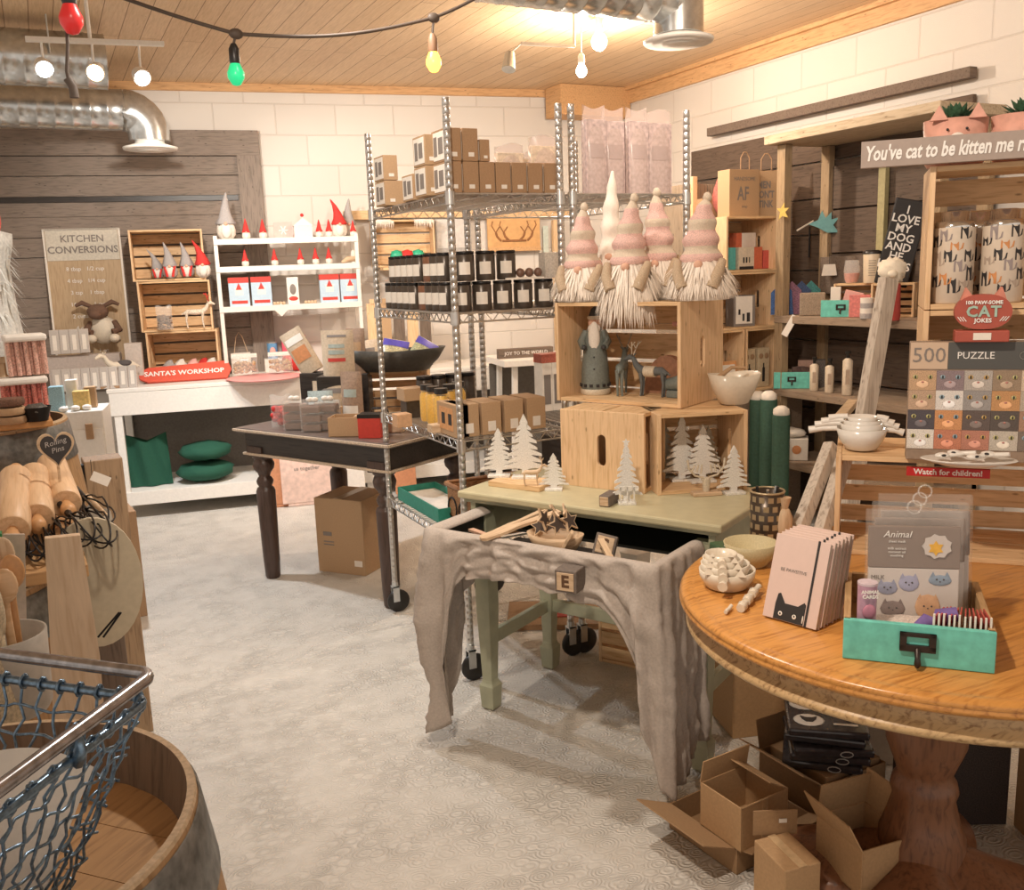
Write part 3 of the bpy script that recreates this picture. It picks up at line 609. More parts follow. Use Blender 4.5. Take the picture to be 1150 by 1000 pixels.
for i, (px, y) in enumerate(((481,3.35),(488,3.28),(497,3.2),(506,3.3),(516,3.35))):
    q = ys(px, z, y); t = thing('storage_jar', 'tall jar of yellow treats, '+nth(i,5)+' of five on the third rack shelf', 'jar', (q.x,y,z), 0, 'yellow jars on the third rack shelf')
    link('filling', G().lathe([(.026,.004),(.029,.02),(.029,.10),(.02,.118)],12), yel, t); link('jar', G().lathe([(.030,0),(.031,.01),(.031,.11),(.022,.125)],14), plain('thin_glass',(.9,.88,.8),.05,var=0,alpha=.10), t); link('lid', G().cyl((0,0,.125),.025,.02,14), blackp, t)
for i, (px, y, w, h, m_) in enumerate(((463,3.5,.07,.07,dk),(463,3.5,.09,.05,kraft),(452,3.3,.06,.05,plain('orange_card2',(.6,.36,.2),.6)),(490,3.1,.05,.03,palew))):
    q = ys(px, z, y); one('small_box', G().box((0,0,h/2),(w,w,h)), m_, ['dark small box at the back of the third rack shelf','kraft box on the dark box, third rack shelf','orange small box at the left of the third shelf','flat wooden box near the front post'][i], 'box', (q.x,y,z+(.07 if i == 1 else 0)), 0, bev=.002)
for i in range(4):
    q = ys(478+16*i, z, 3.6); dark_jar('dark jar with a pale neck tie, '+nth(i,4)+' in the back row, third shelf', (q.x,3.6,z), 0, .07, .15, dk, 'back row jars on the third rack shelf', lab=False)
# lowest shelf
z = RS[3]+.004
t = thing('flat_box', 'open green and white flat box on the lowest rack shelf', 'box', (1.34,3.40,z), 0)
link('tray', G().box((0,0,.004),(.17,.45,.008)).box((-.083,0,.03),(.006,.45,.05)).box((.083,0,.03),(.006,.45,.05)).box((0,-.222,.03),(.16,.006,.05)).box((0,.222,.03),(.16,.006,.05)), plain('green_box',(.03,.25,.18),.5), t); link('paper', G().box((0,0,.02),(.155,.43,.02)), label_w, t)
wick = plain('wicker', (.34,.17,.07), .7, var=.6, scale=60, bmp=.8)
t = thing('wicker_basket', 'brown wicker basket on the lowest rack shelf beside the draped cloth', 'basket', (1.46,3.05,z), 0)
link('weave', G().box((0,-.15,.07),(.30,.01,.14)).box((0,.15,.07),(.30,.01,.14)).box((-.15,0,.07),(.01,.3,.14)).box((.15,0,.07),(.01,.3,.14)).box((0,0,.005),(.3,.3,.01)), wick, t, .003)
link('rim', G().tube([(-.155,-.155,.145),(.155,-.155,.145),(.155,.155,.145),(-.155,.155,.145)],.010,8,0,True), plain('rim_wood',(.42,.2,.09),.5), t)
for i in range(3): link('handle', G().tube([(-.156,-.1+.1*i+.04*math.cos(a*PI/6),.06+.04*math.sin(a*PI/6)) for a in range(12)],.004,6,0,True), blackm, t)
one('storage_box', G().box((0,0,.13),(.30,.30,.26)), plain('dark_net',(.05,.035,.025),.8,var=.8,scale=60), 'dark mottled storage box on the lowest shelf of the right rack', 'box', (1.95,3.2,z), 0, bev=.004)
# ------------------------------------------------------------ dark table with turned legs
DH = .755; DO = Vector((.765,4.52,0)); DU = Vector((.46,-.888,0)).normalized(); DV = Vector((.888,.46,0)).normalized(); DR = math.atan2(DU.y, DU.x)
LU, LV = 1.0, .62
t = thing('turned_leg_table', 'dark worn table with thick turned legs and pale rubbed edges', 'table', DO, DR)
g = G(); g.box((LU/2, LV/2, DH-.012), (LU, LV, .024)); link('tabletop', g, wood('table_top_worn',(.16,.12,.10),(.07,.05,.04),axis=0,rough=.35,knots=False), t, .005)
link('edge_trim', G().box((LU/2,-.006,DH-.010),(LU+.02,.01,.012)).box((LU+.006,LV/2,DH-.010),(.01,LV+.02,.012)), plain('rubbed_edge',(.55,.44,.33),.5,var=.4,scale=40), t, .002)
link('apron', G().box((LU/2,.04,DH-.075),(LU-.06,.022,.10)).box((LU/2,LV-.04,DH-.075),(LU-.06,.022,.10)).box((.04,LV/2,DH-.075),(.022,LV-.08,.10)).box((LU-.04,LV/2,DH-.075),(.022,LV-.08,.10)), blackw, t, .002)
link('apron_bead', G().box((LU/2,.03,DH-.128),(LU-.04,.03,.012)).box((LU-.03,LV/2,DH-.128),(.03,LV-.04,.012)), plain('rubbed_edge',(.5,.4,.3)), t, .003)
legp = [(.030,0),(.036,.01),(.040,.10),(.044,.30),(.046,.44),(.040,.455),(.030,.462),(.038,.475),(.041,.49),(.034,.505),(.026,.512),(.032,.53),(.048,.55),(.052,.572),(.044,.595),(.040,.60),(.050,.606),(.050,.655)]
legm = wood('leg_worn',(.075,.045,.035),(.04,.024,.018),axis=2,rough=.35,knots=False)
for (x, y) in ((.10,.07),(LU-.10,.07),(.10,LV-.07),(LU-.10,LV-.07)): link('leg', G().lathe(legp, 20, (x,y,0)).box((x,y,.64),(.10,.10,.05)), legm, t)
def dp(px, off, z=DH): return along(px, z, DO+DV*off, DU)
# goods on it
p = dp(317,.12); bag('candy_bag', 'clear bag of red striped candy at the left end of the dark table', 'bag', (p.x,p.y,DH), DR+.4, .11, .15, .08, clear, lumps=(red,.018,40))
brw = plain('brownie',(.16,.08,.05),.7,var=.5,scale=60)
for i, (px, off) in enumerate(((333,.10),(353,.10),(370,.16))):
    p = dp(px, off); t = thing('treat_pack', ['left','middle','right'][i]+' clear stack of wrapped brown treats on the dark table', 'pack', (p.x,p.y,DH), DR+.5, 'stacked treat packs on the dark table')
    for k in range(3): link('treat_tray', G().box((0,0,.018+.042*k),(.085,.08,.03)), brw, t, .006)
    link('wrap', G().box((0,0,.067),(.095,.09,.134)), clear, t, .006); link('bow', G().ell((-.012,0,.145),(.018,.012,.012),8,6).ell((.012,0,.145),(.018,.012,.012),8,6), label_w, t)
def open_carton(name, label, loc, rz, w, d, h, mat, flaps=(), cat='box', group=None, inner=None, th=.004, tape=False, rot=None):
    t = thing(name, label, cat, loc, rz, group, rot)
    link('carton', G().box((0,0,th/2),(w,d,th)).box((-w/2+th/2,0,h/2),(th,d,h)).box((w/2-th/2,0,h/2),(th,d,h)).box((0,-d/2+th/2,h/2),(w-2*th,th,h)).box((0,d/2-th/2,h/2),(w-2*th,th,h)), mat, t, .001)
    for (side, ang, ln) in flaps:
        g = G(); a = math.radians(ang)
        if side in 'LR':
            s_ = -1 if side == 'L' else 1; g.at((s_*w/2,0,h),(0,-s_*a if s_ > 0 else a,0)); g.box((s_*ln/2,0,0),(ln,d,.003))
        else:
            s_ = -1 if side == 'F' else 1; g.at((0,s_*d/2,h),(s_*a,0,0)); g.box((0,s_*ln/2,0),(w,ln,.003))
        link('flap', g, mat, t)
    if tape: link('tape', G().box((0,-d/2-.0006,h/2),(w*.12,.001,h)), plain('tape',(.52,.36,.2),.3), t)
    return t
p = dp(393,.10); open_carton('kraft_carton', 'open kraft carton at the front right of the dark table', (p.x,p.y,DH), DR+.55, .16, .12, .085, kraft)
p = dp(376,.24); one('kraft_box', G().box((0,0,.045),(.07,.07,.09)), kraft, 'small closed kraft box behind the treat packs', 'box', (p.x,p.y,DH), DR+.4, bev=.002)
p = dp(418,.10); t = thing('gift_box', 'red box with dark lid at the right end of the dark table', 'box', (p.x,p.y,DH), DR+.5); link('carton', G().box((0,0,.045),(.10,.08,.09)), redp, t, .002); link('lid', G().box((0,0,.096),(.102,.082,.016)), blackp, t)
tan = plain('tan_pouch',(.56,.44,.31),.6,var=.12,scale=20); tanD = plain('brown_pouch',(.33,.22,.15),.6,var=.2,scale=20); gy_ = plain('greygreen_print',(.35,.40,.36),.6); 
def pouch(label, loc, rz, w, h, d, m, bands, group=None, rot=None):
    t = thing('food_pouch', label, 'pouch', loc, rz, group, rot)
    link('pouch', G().grid(lambda u,v: ((u-.5)*w, -d/2*math.sin(PI*u)**.5*(1-v**2.5)-.001, h*v), 10, 10).grid(lambda u,v: ((u-.5)*w, d/2*math.sin(PI*u)**.5*(1-v**2.5)+.001, h*v), 10, 10), m, t)
    for (z0, hh, ww, mm) in bands: link('printed_band', G().grid(lambda u,v: ((u-.5)*w*ww, -d/2*math.sin(PI*(.5+(u-.5)*ww))**.5*(1-((z0+hh*v))**2.5)-.0025, h*(z0+hh*v)), 8, 2), mm, t)
    return t
one('stand_box', G().box((0,0,.11),(.20,.14,.22)), blackw, 'dark riser box carrying the food pouches on the dark table', 'box', tuple(dp(385,.40)), DR+.6, bev=.003)
p = dp(373,.33); q = dp(385,.38)
pouch('tan pouch with grey bands standing topmost on the dark table riser', (q.x,q.y,DH+.22), DR+.5, .16, .22, .07, tan, [(.62,.08,.5,gy_),(.48,.09,.5,gy_),(.32,.08,.55,redp),(.85,.05,.6,inkg)], 'food pouches on the dark table')
pouch('lower tan pouch with a dark window band before the riser', (p.x,p.y,DH), DR+.5, .17, .20, .07, tan, [(.70,.12,.7,inkg),(.35,.2,.6,label_w)], 'food pouches on the dark table')
p = dp(362,.26); pouch('pale blue printed pouch behind the brown treat packs', (p.x,p.y,DH+.02), DR+.6, .12, .14, .05, plain('pale_blue_pouch',(.45,.55,.55),.4,var=.2,scale=30), [(.3,.3,.5,inkg)], 'food pouches on the dark table')
p = dp(356,.45); pouch('tilted tan pouch with an orange picture left of the topmost pouch', (p.x,p.y,DH+.22), DR+.5, .12, .24, .06, tan, [(.3,.3,.7,plain('orange_pic',(.6,.25,.1),.6)),(.7,.15,.8,label_w)], 'food pouches on the dark table', rot=(0,-.5,DR+.5)) 
one('stand_box', G().box((0,0,.11),(.12,.12,.22)), blackw, 'small dark riser under the tilted pouch', 'box', (p.x,p.y,DH), DR+.6, bev=.003)
p = dp(398,.26); pouch('dark brown pouch standing right of the tan pouches', (p.x,p.y,DH+.0), DR+.3, .11, .26, .07, tanD, [(.55,.14,.6,gy_),(.2,.2,.7,label_w)], 'food pouches on the dark table')
p = dp(405,.50); pouch('second brown pouch behind, right of the topmost tan pouch', (p.x,p.y,DH+.22), DR+.3, .10, .22, .06, tanD, [(.4,.3,.7,kraft)], 'food pouches on the dark table')
one('stand_box', G().box((0,0,.11),(.12,.12,.22)), blackw, 'small dark riser under the rear brown pouch', 'box', (p.x,p.y,DH), DR+.6, bev=.003)
# trencher on a crate
p = dp(444,.60, DH); pc_ = crate('wooden_crate', 'pine crate at the back of the dark table under the black trencher', (p.x,p.y,DH), DR+.65, .34, .22, .22)
def trencher(name, label, loc, rz, L_, W_, Hh, m, cat='bowl', rot=None, th=.008):
    "long hollow bowl"
    t = thing(name, label, cat, loc, rz, rot=rot)
    out = [(.45,0),(.62,.02),(.85,.55),(1.0,1.0)]; inn = [(.96,1.0),(.80,.55),(.55,.14),(.0,.10)]
    g = G()
    n = 32; pr = out+inn; vs = []
    for (r, z_) in pr:
        for j in range(n):
            a = 2*PI*j/n; c_ = math.copysign(abs(math.cos(a))**.8, math.cos(a)); s_ = math.copysign(abs(math.sin(a))**.8, math.sin(a)); vs.append((c_*r*L_/2, s_*r*W_/2, z_*Hh*(1+.10*abs(c_)*(z_ > .9))))
    g.add(vs, [(i*n+j, i*n+(j+1)%n, (i+1)*n+(j+1)%n, (i+1)*n+j) for i in range(len(pr)-1) for j in range(n)]+[tuple(reversed(range(n)))], 0, True)
    link('bowl', g, m, t); return t
t = trencher('trencher_bowl', 'long black wooden trencher bowl of snack bags on a pine crate', (p.x+.02,p.y,DH+.222), DR+.62, .50, .22, .105, plain('olive_black_wood',(.075,.068,.055),.5,var=.15))
for i, (dx, m_, lb) in enumerate(((-.14,tan,'tan snack bag at the left in the black trencher'),(-.02,plain('yellow_bag',(.62,.56,.34),.35,var=.4,scale=30),'yellow and blue snack bag in the middle of the trencher'),(.11,plain('olive_bag',(.5,.5,.3),.35,var=.4,scale=30),'yellow and blue snack bag at the right in the trencher'))):
    a = DR+.62; t = pouch(lb, (p.x+.02+dx*math.cos(a), p.y+dx*math.sin(a), DH+.26), a, .13, .13, .05, m_, [(.68,.3,1.0,plain('blue_band',(.12,.10,.5),.3))] if i else [(.3,.3,.7,inkg)], 'snack bags in the trencher', rot=(-.5,.35*(i-1)+.2,a))
# thin framed boards behind the trencher
bgp = [(422,.5,.34,.05,pineZ),(436,.5,.34,.05,kraft),(451,.5,.34,.05,darkwZ),(466,.5,.34,.05,pineZ),(480,.5,.34,.06,darkwZ)]
for i, (px, off, h, w, m_) in enumerate(bgp):
    p = bk(px, TZ, .34); one('cutting_board', G().box((0,0,.22),(.075,.02,.44)).box((0,0,.45),(.03,.02,.04)), m_, ['pale','kraft coloured','dark brown','yellow pine','darkest brown'][i]+' board standing upright on the white table behind the trencher', 'board', (p.x,p.y,TZ), BR, bev=.002)
p = dp(408,.18); t = thing('leather_case', 'light wooden case with a dark handle beside the kraft carton', 'case', tuple(dp(428,.22)), DR+.5); link('case_body', G().box((0,0,.04),(.22,.09,.08)), palew, t, .004); link('handle', G().tube([(-.04,0,.08),(-.035,0,.105),(.035,0,.105),(.04,0,.08)],.004,6), blackm, t)
# boxes and signs below the dark table
p0 = Vector((1.095,4.43,0)); p1 = Vector((1.27,4.22,0)); a = math.atan2(p1.y-p0.y, p1.x-p0.x)
bx = thing('cardboard_box', 'closed tall brown cardboard box on the floor under the dark table', 'box', ((p0+p1)/2), a)
link('carton', G().box((0,.13,.19),(.275,.26,.38)), kraft, bx, .003); link('tape', G().box((0,.13,.3815),(.05,.262,.001)), plain('tape',(.52,.36,.2),.3), bx); link('printed_marks', G().box((-.07,-.0008,.20),(.05,.001,.02)).box((-.065,-.0008,.16),(.06,.001,.006)).box((-.065,-.0008,.145),(.06,.001,.006)), inkg, bx); link('shipping_label', G().box((.10,-.0008,.06),(.045,.001,.03)), label_w, bx)
for i, (px, w, h, m_, lb, off) in enumerate(((318,.17,.38,plain('orange_board',(.55,.24,.12),.6),'plain orange board behind the pink sign under the dark table',.60),(345,.33,.34,plain('pinkish_boards',(.72,.52,.44),.7,var=.14,scale=7),'pinkish white sign with two lines of writing below the dark table',.66),(392,.20,.36,plain('white_board2',(.74,.68,.62),.6,var=.06),'small white sign leaning behind the tall cardboard box',.70),(455,.14,.36,plain('orange_board',(.55,.24,.12),.6),'orange board right of the dark table leg',.56))):
    z_ = .30 if i in (0,3) else .17; p = bk(px, .35, off+.02); p = bk(px, .2, .70+.02*i); t = thing('wooden_sign', lb, 'sign', (p.x,p.y,.002), BR); t.rotation_euler = (-.10,0,BR)
    link('board', G().box((0,0,h/2+.02),(w,.015,h)).box((0,.02,.01),(w*.8,.05,.02)), m_, t, .002)
    if i == 1: text(t, 'the best of', .03, (0,-.009,.33), FR, inkg); text(t, 'us together', .035, (0,-.009,.24), FR, inkg)
# ------------------------------------------------------------ sage desk with its drawer pulled out
KZ = .755; KO = Vector((1.15,2.68,0)); KU = Vector((.48,-.877,0)).normalized(); KV = Vector((.877,.48,0)).normalized(); KR = math.atan2(KU.y, KU.x)
def kp(u, v, z=KZ): q = KO+KU*u+KV*v; return Vector((q.x,q.y,z))
t = thing('sage_desk', 'sage green painted desk on square tapered legs with its drawer pulled out', 'desk', KO, KR)
def topg(z, hh, o): return G().box((.43,.22,z),(.90+o*2,.46+o*2,hh))
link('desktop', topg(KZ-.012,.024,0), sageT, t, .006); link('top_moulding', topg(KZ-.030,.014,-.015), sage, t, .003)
link('apron', G().box((.43,.43,KZ-.10),(.80,.02,.13)).box((.02,.22,KZ-.10),(.02,.40,.13)).box((.84,.22,KZ-.10),(.02,.40,.13)), sage, t, .002)
for x in (.05,.81):
    for y in (.035,.41):
        g = G(); prof = [(.017,0),(.024,.006),(.028,.085),(.022,.095),(.019,.105),(.027,.36),(.028,.69)]
        g.at((x,y,0),(0,0,PI/4)).lathe([(r*1.414,z) for r,z in prof],4,(0,0,0),0,True,0,False); link('leg', g, sage, t, .002)
for (a, b_) in (((.05,.035),(.05,.41)),((.05,.41),(.81,.41)),((.81,.035),(.81,.41))): link('stretcher', G().bar((*a,.245),(*b_,.245),.02,.045), sage, t, .002)
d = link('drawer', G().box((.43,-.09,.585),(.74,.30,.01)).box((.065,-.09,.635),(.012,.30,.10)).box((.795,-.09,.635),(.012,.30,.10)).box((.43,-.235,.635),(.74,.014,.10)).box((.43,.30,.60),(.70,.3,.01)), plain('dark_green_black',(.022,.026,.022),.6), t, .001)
# cloth over the drawer front
Dp = [kp(.055,.03),kp(.055,-.245),kp(.80,-.245),kp(.805,.0)]
def cloth_pt(s, v):
    seg = [0,.20,.78,1.0]
    for i in range(3):
        if s <= seg[i+1]+1e-9: break
    f = (s-seg[i])/(seg[i+1]-seg[i]); p = Dp[i].lerp(Dp[i+1], f)
    ns = [(-KU), (-KV), KU]; nn = ns[i].copy()
    for k in (1,2):   # round the corners
        dd = (s-seg[k])
        if abs(dd) < .05: w_ = .5+.5*dd/.05; nn = (ns[k-1]*(1-w_)+ns[k]*w_).normalized()
    Lk = [(0,.16),(.08,.30),(.13,.60),(.20,.66),(.235,.62),(.26,.36),(.30,.13),(.45,.11),(.60,.13),(.655,.14),(.69,.24),(.72,.40),(.76,.60),(.80,.64),(.90,.60),(1.0,.57)]
    for (a, la), (b_, lb_) in zip(Lk, Lk[1:]):
        if s <= b_+1e-9: L_ = la+(lb_-la)*(s-a)/(b_-a); break
    if v < .12:   # over the rim, tucked inside
        q = v/.12; off = -.03+.045*q; z = .672+.030*math.sin(PI*(.15+.5*q)); return p+nn*off+Vector((0,0,z-KZ))
    q = (v-.12)/.88; rip = (.004+.028*q*min(1,L_/.4))*(math.sin(s*95+q*1.6)+.6*math.sin(s*171+1+q*2.2))*.6
    c1 = math.exp(-((s-.20)/.05)**2); c2 = math.exp(-((s-.80)/.06)**2)
    off = .018+rip+.05*c1*math.sin(PI*min(1,q*1.3))*.7+.03*c2*q+.016*noise.noise(Vector((s*22,q*5,0)))+.008*noise.noise(Vector((s*26,q*L_*60,7)))
    z = .700-L_*q
    sd = KU*( -.05*q*q*max(0,(s-.22))*(1 if s < .30 else 0)*8 ) + Vector((0,0,.008*noise.noise(Vector((s*30,q*14,3)))))
    if .62 < s < .80: sd += KU*(.10*q*(s-.62)/.18*(1-(s-.62)/.18)*2)
    q_ = p+nn*off+sd; return Vector((q_.x,q_.y,z))
g = G().grid(lambda u,v: cloth_pt(u,v), 150, 42)
cl = link('draped_cloth', g, plain('linen_cloth',(.46,.40,.35),.9,var=.1,scale=30,bmp=.3), None, 0, .003)
tag(cl, 'crumpled grey linen cloth draped over the pulled out desk drawer', 'cloth')
# crates
c1 = kp(.20,.06); crate('wooden_crate', 'yellow pine crate with its end panel and hand slot facing out on the sage desk', (0,0,0), 0, .15, .30, .25)
t = bpy.data.objects['wooden_crate.004'] if 'wooden_crate.004' in bpy.data.objects else None
lc = [o for o in S.objects if o.get('label','').startswith('yellow pine crate with its end panel')][0]
# its local -X end looks towards the camera: local X along KV, local Y along -KU
a = Vector((1.455,2.575,0)); lc.rotation_euler = (0,0,math.atan2(KV.y,KV.x)); q = a+KU*.30+KV*.075; lc.location = (q.x,q.y,KZ)
lc.rotation_euler = (0,0,math.atan2(KV.y,KV.x)); 
rc = crate('wooden_crate', 'pine crate open to the front with white cut trees inside, on the desk', (1.755,2.225,KZ), -.33, .285, .24, .25, nback=3)
tc = crate('wooden_crate', 'large pine crate lying across the two others, carrying pink gnomes', (0,0,KZ+.2515), 0, .47, .30, .33, nback=3)
f0 = Vector((1.54,2.74,0)); f1 = Vector((1.74,2.32,0)); TR_ = math.atan2(f1.y-f0.y,f1.x-f0.x); mid = (f0+f1)/2; tc.location = (mid.x,mid.y,KZ+.2515); tc.rotation_euler = (0,0,TR_)
TU = Vector((math.cos(TR_),math.sin(TR_),0)); TV = Vector((-TU.y,TU.x,0))
def cp(x, y, z=KZ+.2515+.0125): q = mid+TU*x+TV*y; return Vector((q.x,q.y,z))
# pink knitted gnomes with fur beards
knit = plain('pink_knit',(.76,.50,.44),.95,var=.25,scale=70,bmp=.8); knitc = plain('cream_knit',(.72,.60,.47),.95,var=.15,scale=80,bmp=.8); furm = plain('cream_fur',(.88,.79,.69),.9,var=.08,scale=60)
def fur_gnome(label, loc, rz, s, w=.085, tip=(.0,0), stripes=True, over=0.0, hm=None, longfur=False, droop=0):
    t = thing('fur_beard_gnome', label, 'gnome', loc, rz, 'gnomes with fur beards on the large pine crate'); rr = random.Random(int(s*1e4)+int(w*1e4)+len(label))
    link('body', G().lathe([(w*1.02,0),(w*1.05,s*.08),(w*.9,s*.22),(w*.66,s*.36),(w*.3,s*.42)],20,(0,0,0),0,True,.12), furm, t)
    g = G()
    for i in range(760):
        a = rr.uniform(-PI*1.0,PI*.0)+rr.gauss(0,.15) if rr.random() < .72 else rr.uniform(0,2*PI)
        z1 = s*rr.uniform(.22,.40); r1 = w*(.62+.3*(1-(z1/s-.22)/.18)); r2 = w*rr.uniform(1.10,1.50); c_, s_ = math.cos(a), math.sin(a)
        z2 = max(.002, z1-s*rr.uniform(.18,.36)); z2 = z2 if not over or s_ > -.45 else z2-over*rr.random()
        if z2 < .003 and over: r2 = max(r2, over_r)
        wd = .0020; tx, ty = -s_*wd, c_*wd; zm = (z1+z2)/2
        rm = (r1+r2)/2+.006; g.add([(r1*c_-tx,r1*s_-ty,z1),(r1*c_+tx,r1*s_+ty,z1),(rm*c_-tx*1.6,rm*s_-ty*1.6,zm),(rm*c_+tx*1.6,rm*s_+ty*1.6,zm),(r2*c_+rr.uniform(-.006,.006),r2*s_+rr.uniform(-.004,.004),z2)],[(0,1,3,2),(2,3,4)])
    o = link('fur_beard', g, furm, t); o['kind'] = 'stuff'
    g = G(); pr = []; n = 26
    for i in range(n+1):
        f = i/n; z = s*(.36+.64*f); r = w*(.54*(1-f)**.8+.14*(1-f)+.10*math.sin(PI*f))*(1+.12*math.sin(f*24))+.004; pr.append((r,z))
    pr.append((.0006,s*1.003))
    g.lathe(pr, 20, (0,0,0), 0, True, .14)
    if stripes: 
        for k, f in enumerate(g.f): g.m[k] = 1 if (int((sum(g.v[i][2] for i in f)/len(f)/s-.36)*13) % 3 == 1) else 0
    g.v = [(x+tip[0]*max(0,(z/s-.55))**1.5*(1 if z < s*.93 else 1.0), y+tip[1]*max(0,(z/s-.55))**2, z-droop*s*max(0,z/s-.86)*1.0) for x,y,z in g.v]
    link('hat', g, [hm or knit, knitc if not hm else hm], t)
    if stripes: link('hat_brim', G().lathe([(w*.55,s*.34),(w*.68,s*.345),(w*.73,s*.372),(w*.68,s*.40),(w*.55,s*.41)],20,(0,0,0),0,False,.1), knitc, t); link('pom_tip', G().ell((tip[0]*.3+.004,tip[1]*.2,s*(1.0-droop*.14)),(.014,.012,.016),10,8,0,.2), knitc, t)
    if stripes:
        for sx in (-1,1): link('mitten', G().tube([(sx*w*.80,-w*.35,s*.36),(sx*w*.72,-w*.95,s*.25),(sx*w*.52,-w*1.12,s*.12)],[.013,.017,.019],10), plain('oat_mitten',(.50,.38,.26),.9,var=.2,scale=60,bmp=.5), t)
    link('nose', G().ell((0,-w*.80,s*.335),(.014,.012,.013),10,8), skin, t); return t
over_r = 0
GZ = KZ+.2515+.331
def gat(px, y, z=GZ):
    o = mid+TV*y; return along(px, z, (o.x,o.y), TU)
for (px, y, s, w, tip, over, lb, stripes, droop) in (
    (687,.22,.43,.05,(.03,0),0,'very tall plain white fur hat of the gnome behind the pink ones',False,0),
    (655,.10,.31,.082,(.02,0),0,'pink knitted hat gnome at the left end of the large crate',True,0),
    (739,.20,.345,.078,(-.02,0),0,'tallest pink knitted hat gnome with a folded hat, behind',True,0),
    (707,.085,.325,.082,(.05,0),.10,'middle pink hat gnome whose fur hangs over the crate edge',True,0),
    (787,.12,.325,.085,(.05,0),0,'pink gnome with a twice folded hat at the right end',True,.3)):
    over_r = .10; q = gat(px, y); fur_gnome(lb, (q.x,q.y,GZ), TR_*.7, s, w, tip, stripes, over, None if stripes else furm, droop=droop)
# santa and deer figures inside
stone = plain('grey_green_resin',(.17,.19,.17),.6,var=.15,scale=30); cream2 = plain('aged_cream',(.60,.52,.40),.6,var=.15,scale=40)
q = cp(-.155,.12); t = thing('santa_figure', 'tall slim grey coated santa figure with long white beard in the large crate', 'figurine', q, TR_+.5)
link('coat', G().lathe([(.048,.02),(.050,.03),(.046,.10),(.038,.17),(.030,.215),(.018,.235)],20), stone, t); link('hem_band', G().lathe([(.049,0),(.052,.004),(.052,.018),(.050,.020)],20), cream2, t)
g = G()
for k in range(14): a = 2*PI*k/14; g.box((.0505*math.cos(a),.0505*math.sin(a),.033),(.006,.011,.010),0,(0,0,a))
link('hem_squares', g, ink, t); link('head', G().ell((0,-.004,.245),(.021,.020,.024),14,10), skin, t)
link('beard', G().ell((0,-.030,.195),(.020,.012,.055),12,10,0,.1).ell((0,-.020,.225),(.022,.012,.018),12,8), whitef, t); link('hat', G().tube([(0,0,.258),(.004,0,.285),(.016,0,.302),(.026,0,.304)],[.022,.016,.009,.005],10), plain('charcoal_felt',(.06,.06,.06),.9), t); link('hat_band', G().lathe([(.022,.256),(.025,.262),(.022,.268)],14,(0,0,0),0,False), cream2, t)
for sx in (-1,1):
    link('arm', G().tube([(sx*.028,0,.215),(sx*.045,-.012,.18),(sx*.036,-.04,.165)],[.013,.014,.012],10), stone, t); link('hand', G().ell((sx*.033,-.046,.163),(.009,)*3,8,6), plain('black_glove',(.04,.04,.04),.6), t)
link('buttons', G().ell((0,-.044,.13),(.003,.002,.003),8,6).ell((0,-.048,.09),(.003,.002,.003),8,6), ink, t)
q = cp(-.06,.14); deer('upright grey deer figure with branching twig antlers next to the santa', q, TR_+PI/2+.4, .155, stone, True, 'deer_figure', 'figurine', am=plain('twig',(.33,.29,.23),.8))
q = cp(.055,.13); t = deer('walking grey deer figure with a knitted cream blanket in the large crate', q, TR_+PI, .14, plain('grey_felt_deer',(.12,.13,.13),.8), True, 'deer_figure', 'figurine', am=cream2)
link('blanket', G().tube([(-.02,0,.084),(.02,0,.084)],.0185,14), cream2, t); link('blanket_squares', G().box((-.01,-.018,.086),(.006,.004,.01)).box((.005,-.018,.086),(.006,.004,.01)).box((-.01,-.019,.072),(.006,.004,.008)).box((.005,-.019,.072),(.006,.004,.008)), ink, t)
q = cp(.165,.15); t = thing('fox_figure', 'dark low animal figure with a pale tail raised, at the right in the large crate', 'figurine', q, TR_); link('body', G().tube([(-.06,0,.04),(0,0,.05),(.05,0,.045)],[.02,.028,.02],10), stone, t); link('tail', G().tube([(.03,-.01,.06),(.035,-.02,.10),(.055,-.03,.13)],[.008,.014,.005],10), whitef, t); link('paw', G().box((0,0,.012),(.10,.05,.024)), stone, t, .004)
q = cp(.07,.22); t = thing('toy_log', 'half round brown wooden toy house at the back of the large crate', 'ornament', q, TR_); g = G().at((0,.02,0),(PI/2,0,0)); g.prism([(-.085,0),(.085,0)]+[(.085*math.cos(a*PI/12),.13*math.sin(a*PI/12)) for a in range(1,12)],.03); link('arch', g, plain('brown_red_wood',(.33,.16,.09),.7,var=.2), t, .002)
for i in range(3): link('bird', G().ell((-.05+.045*i,0,.075),(.012,.01,.01),8,6), [redp,whitep,redp][i], t)
q = cp(.05,.262,KZ+.2515+.245); one('hanging_knife', G().tube([(-.09,0,0),(.02,0,0)],.0025,6,0).tube([(.02,0,0),(.075,0,0)],.008,8,1).tube([(.075,0,0),(.088,0,0)],.007,8,2), [palew, pink, whitep], 'thin stick with a pink and white handle across the crate back slats', 'stick', q, TR_)
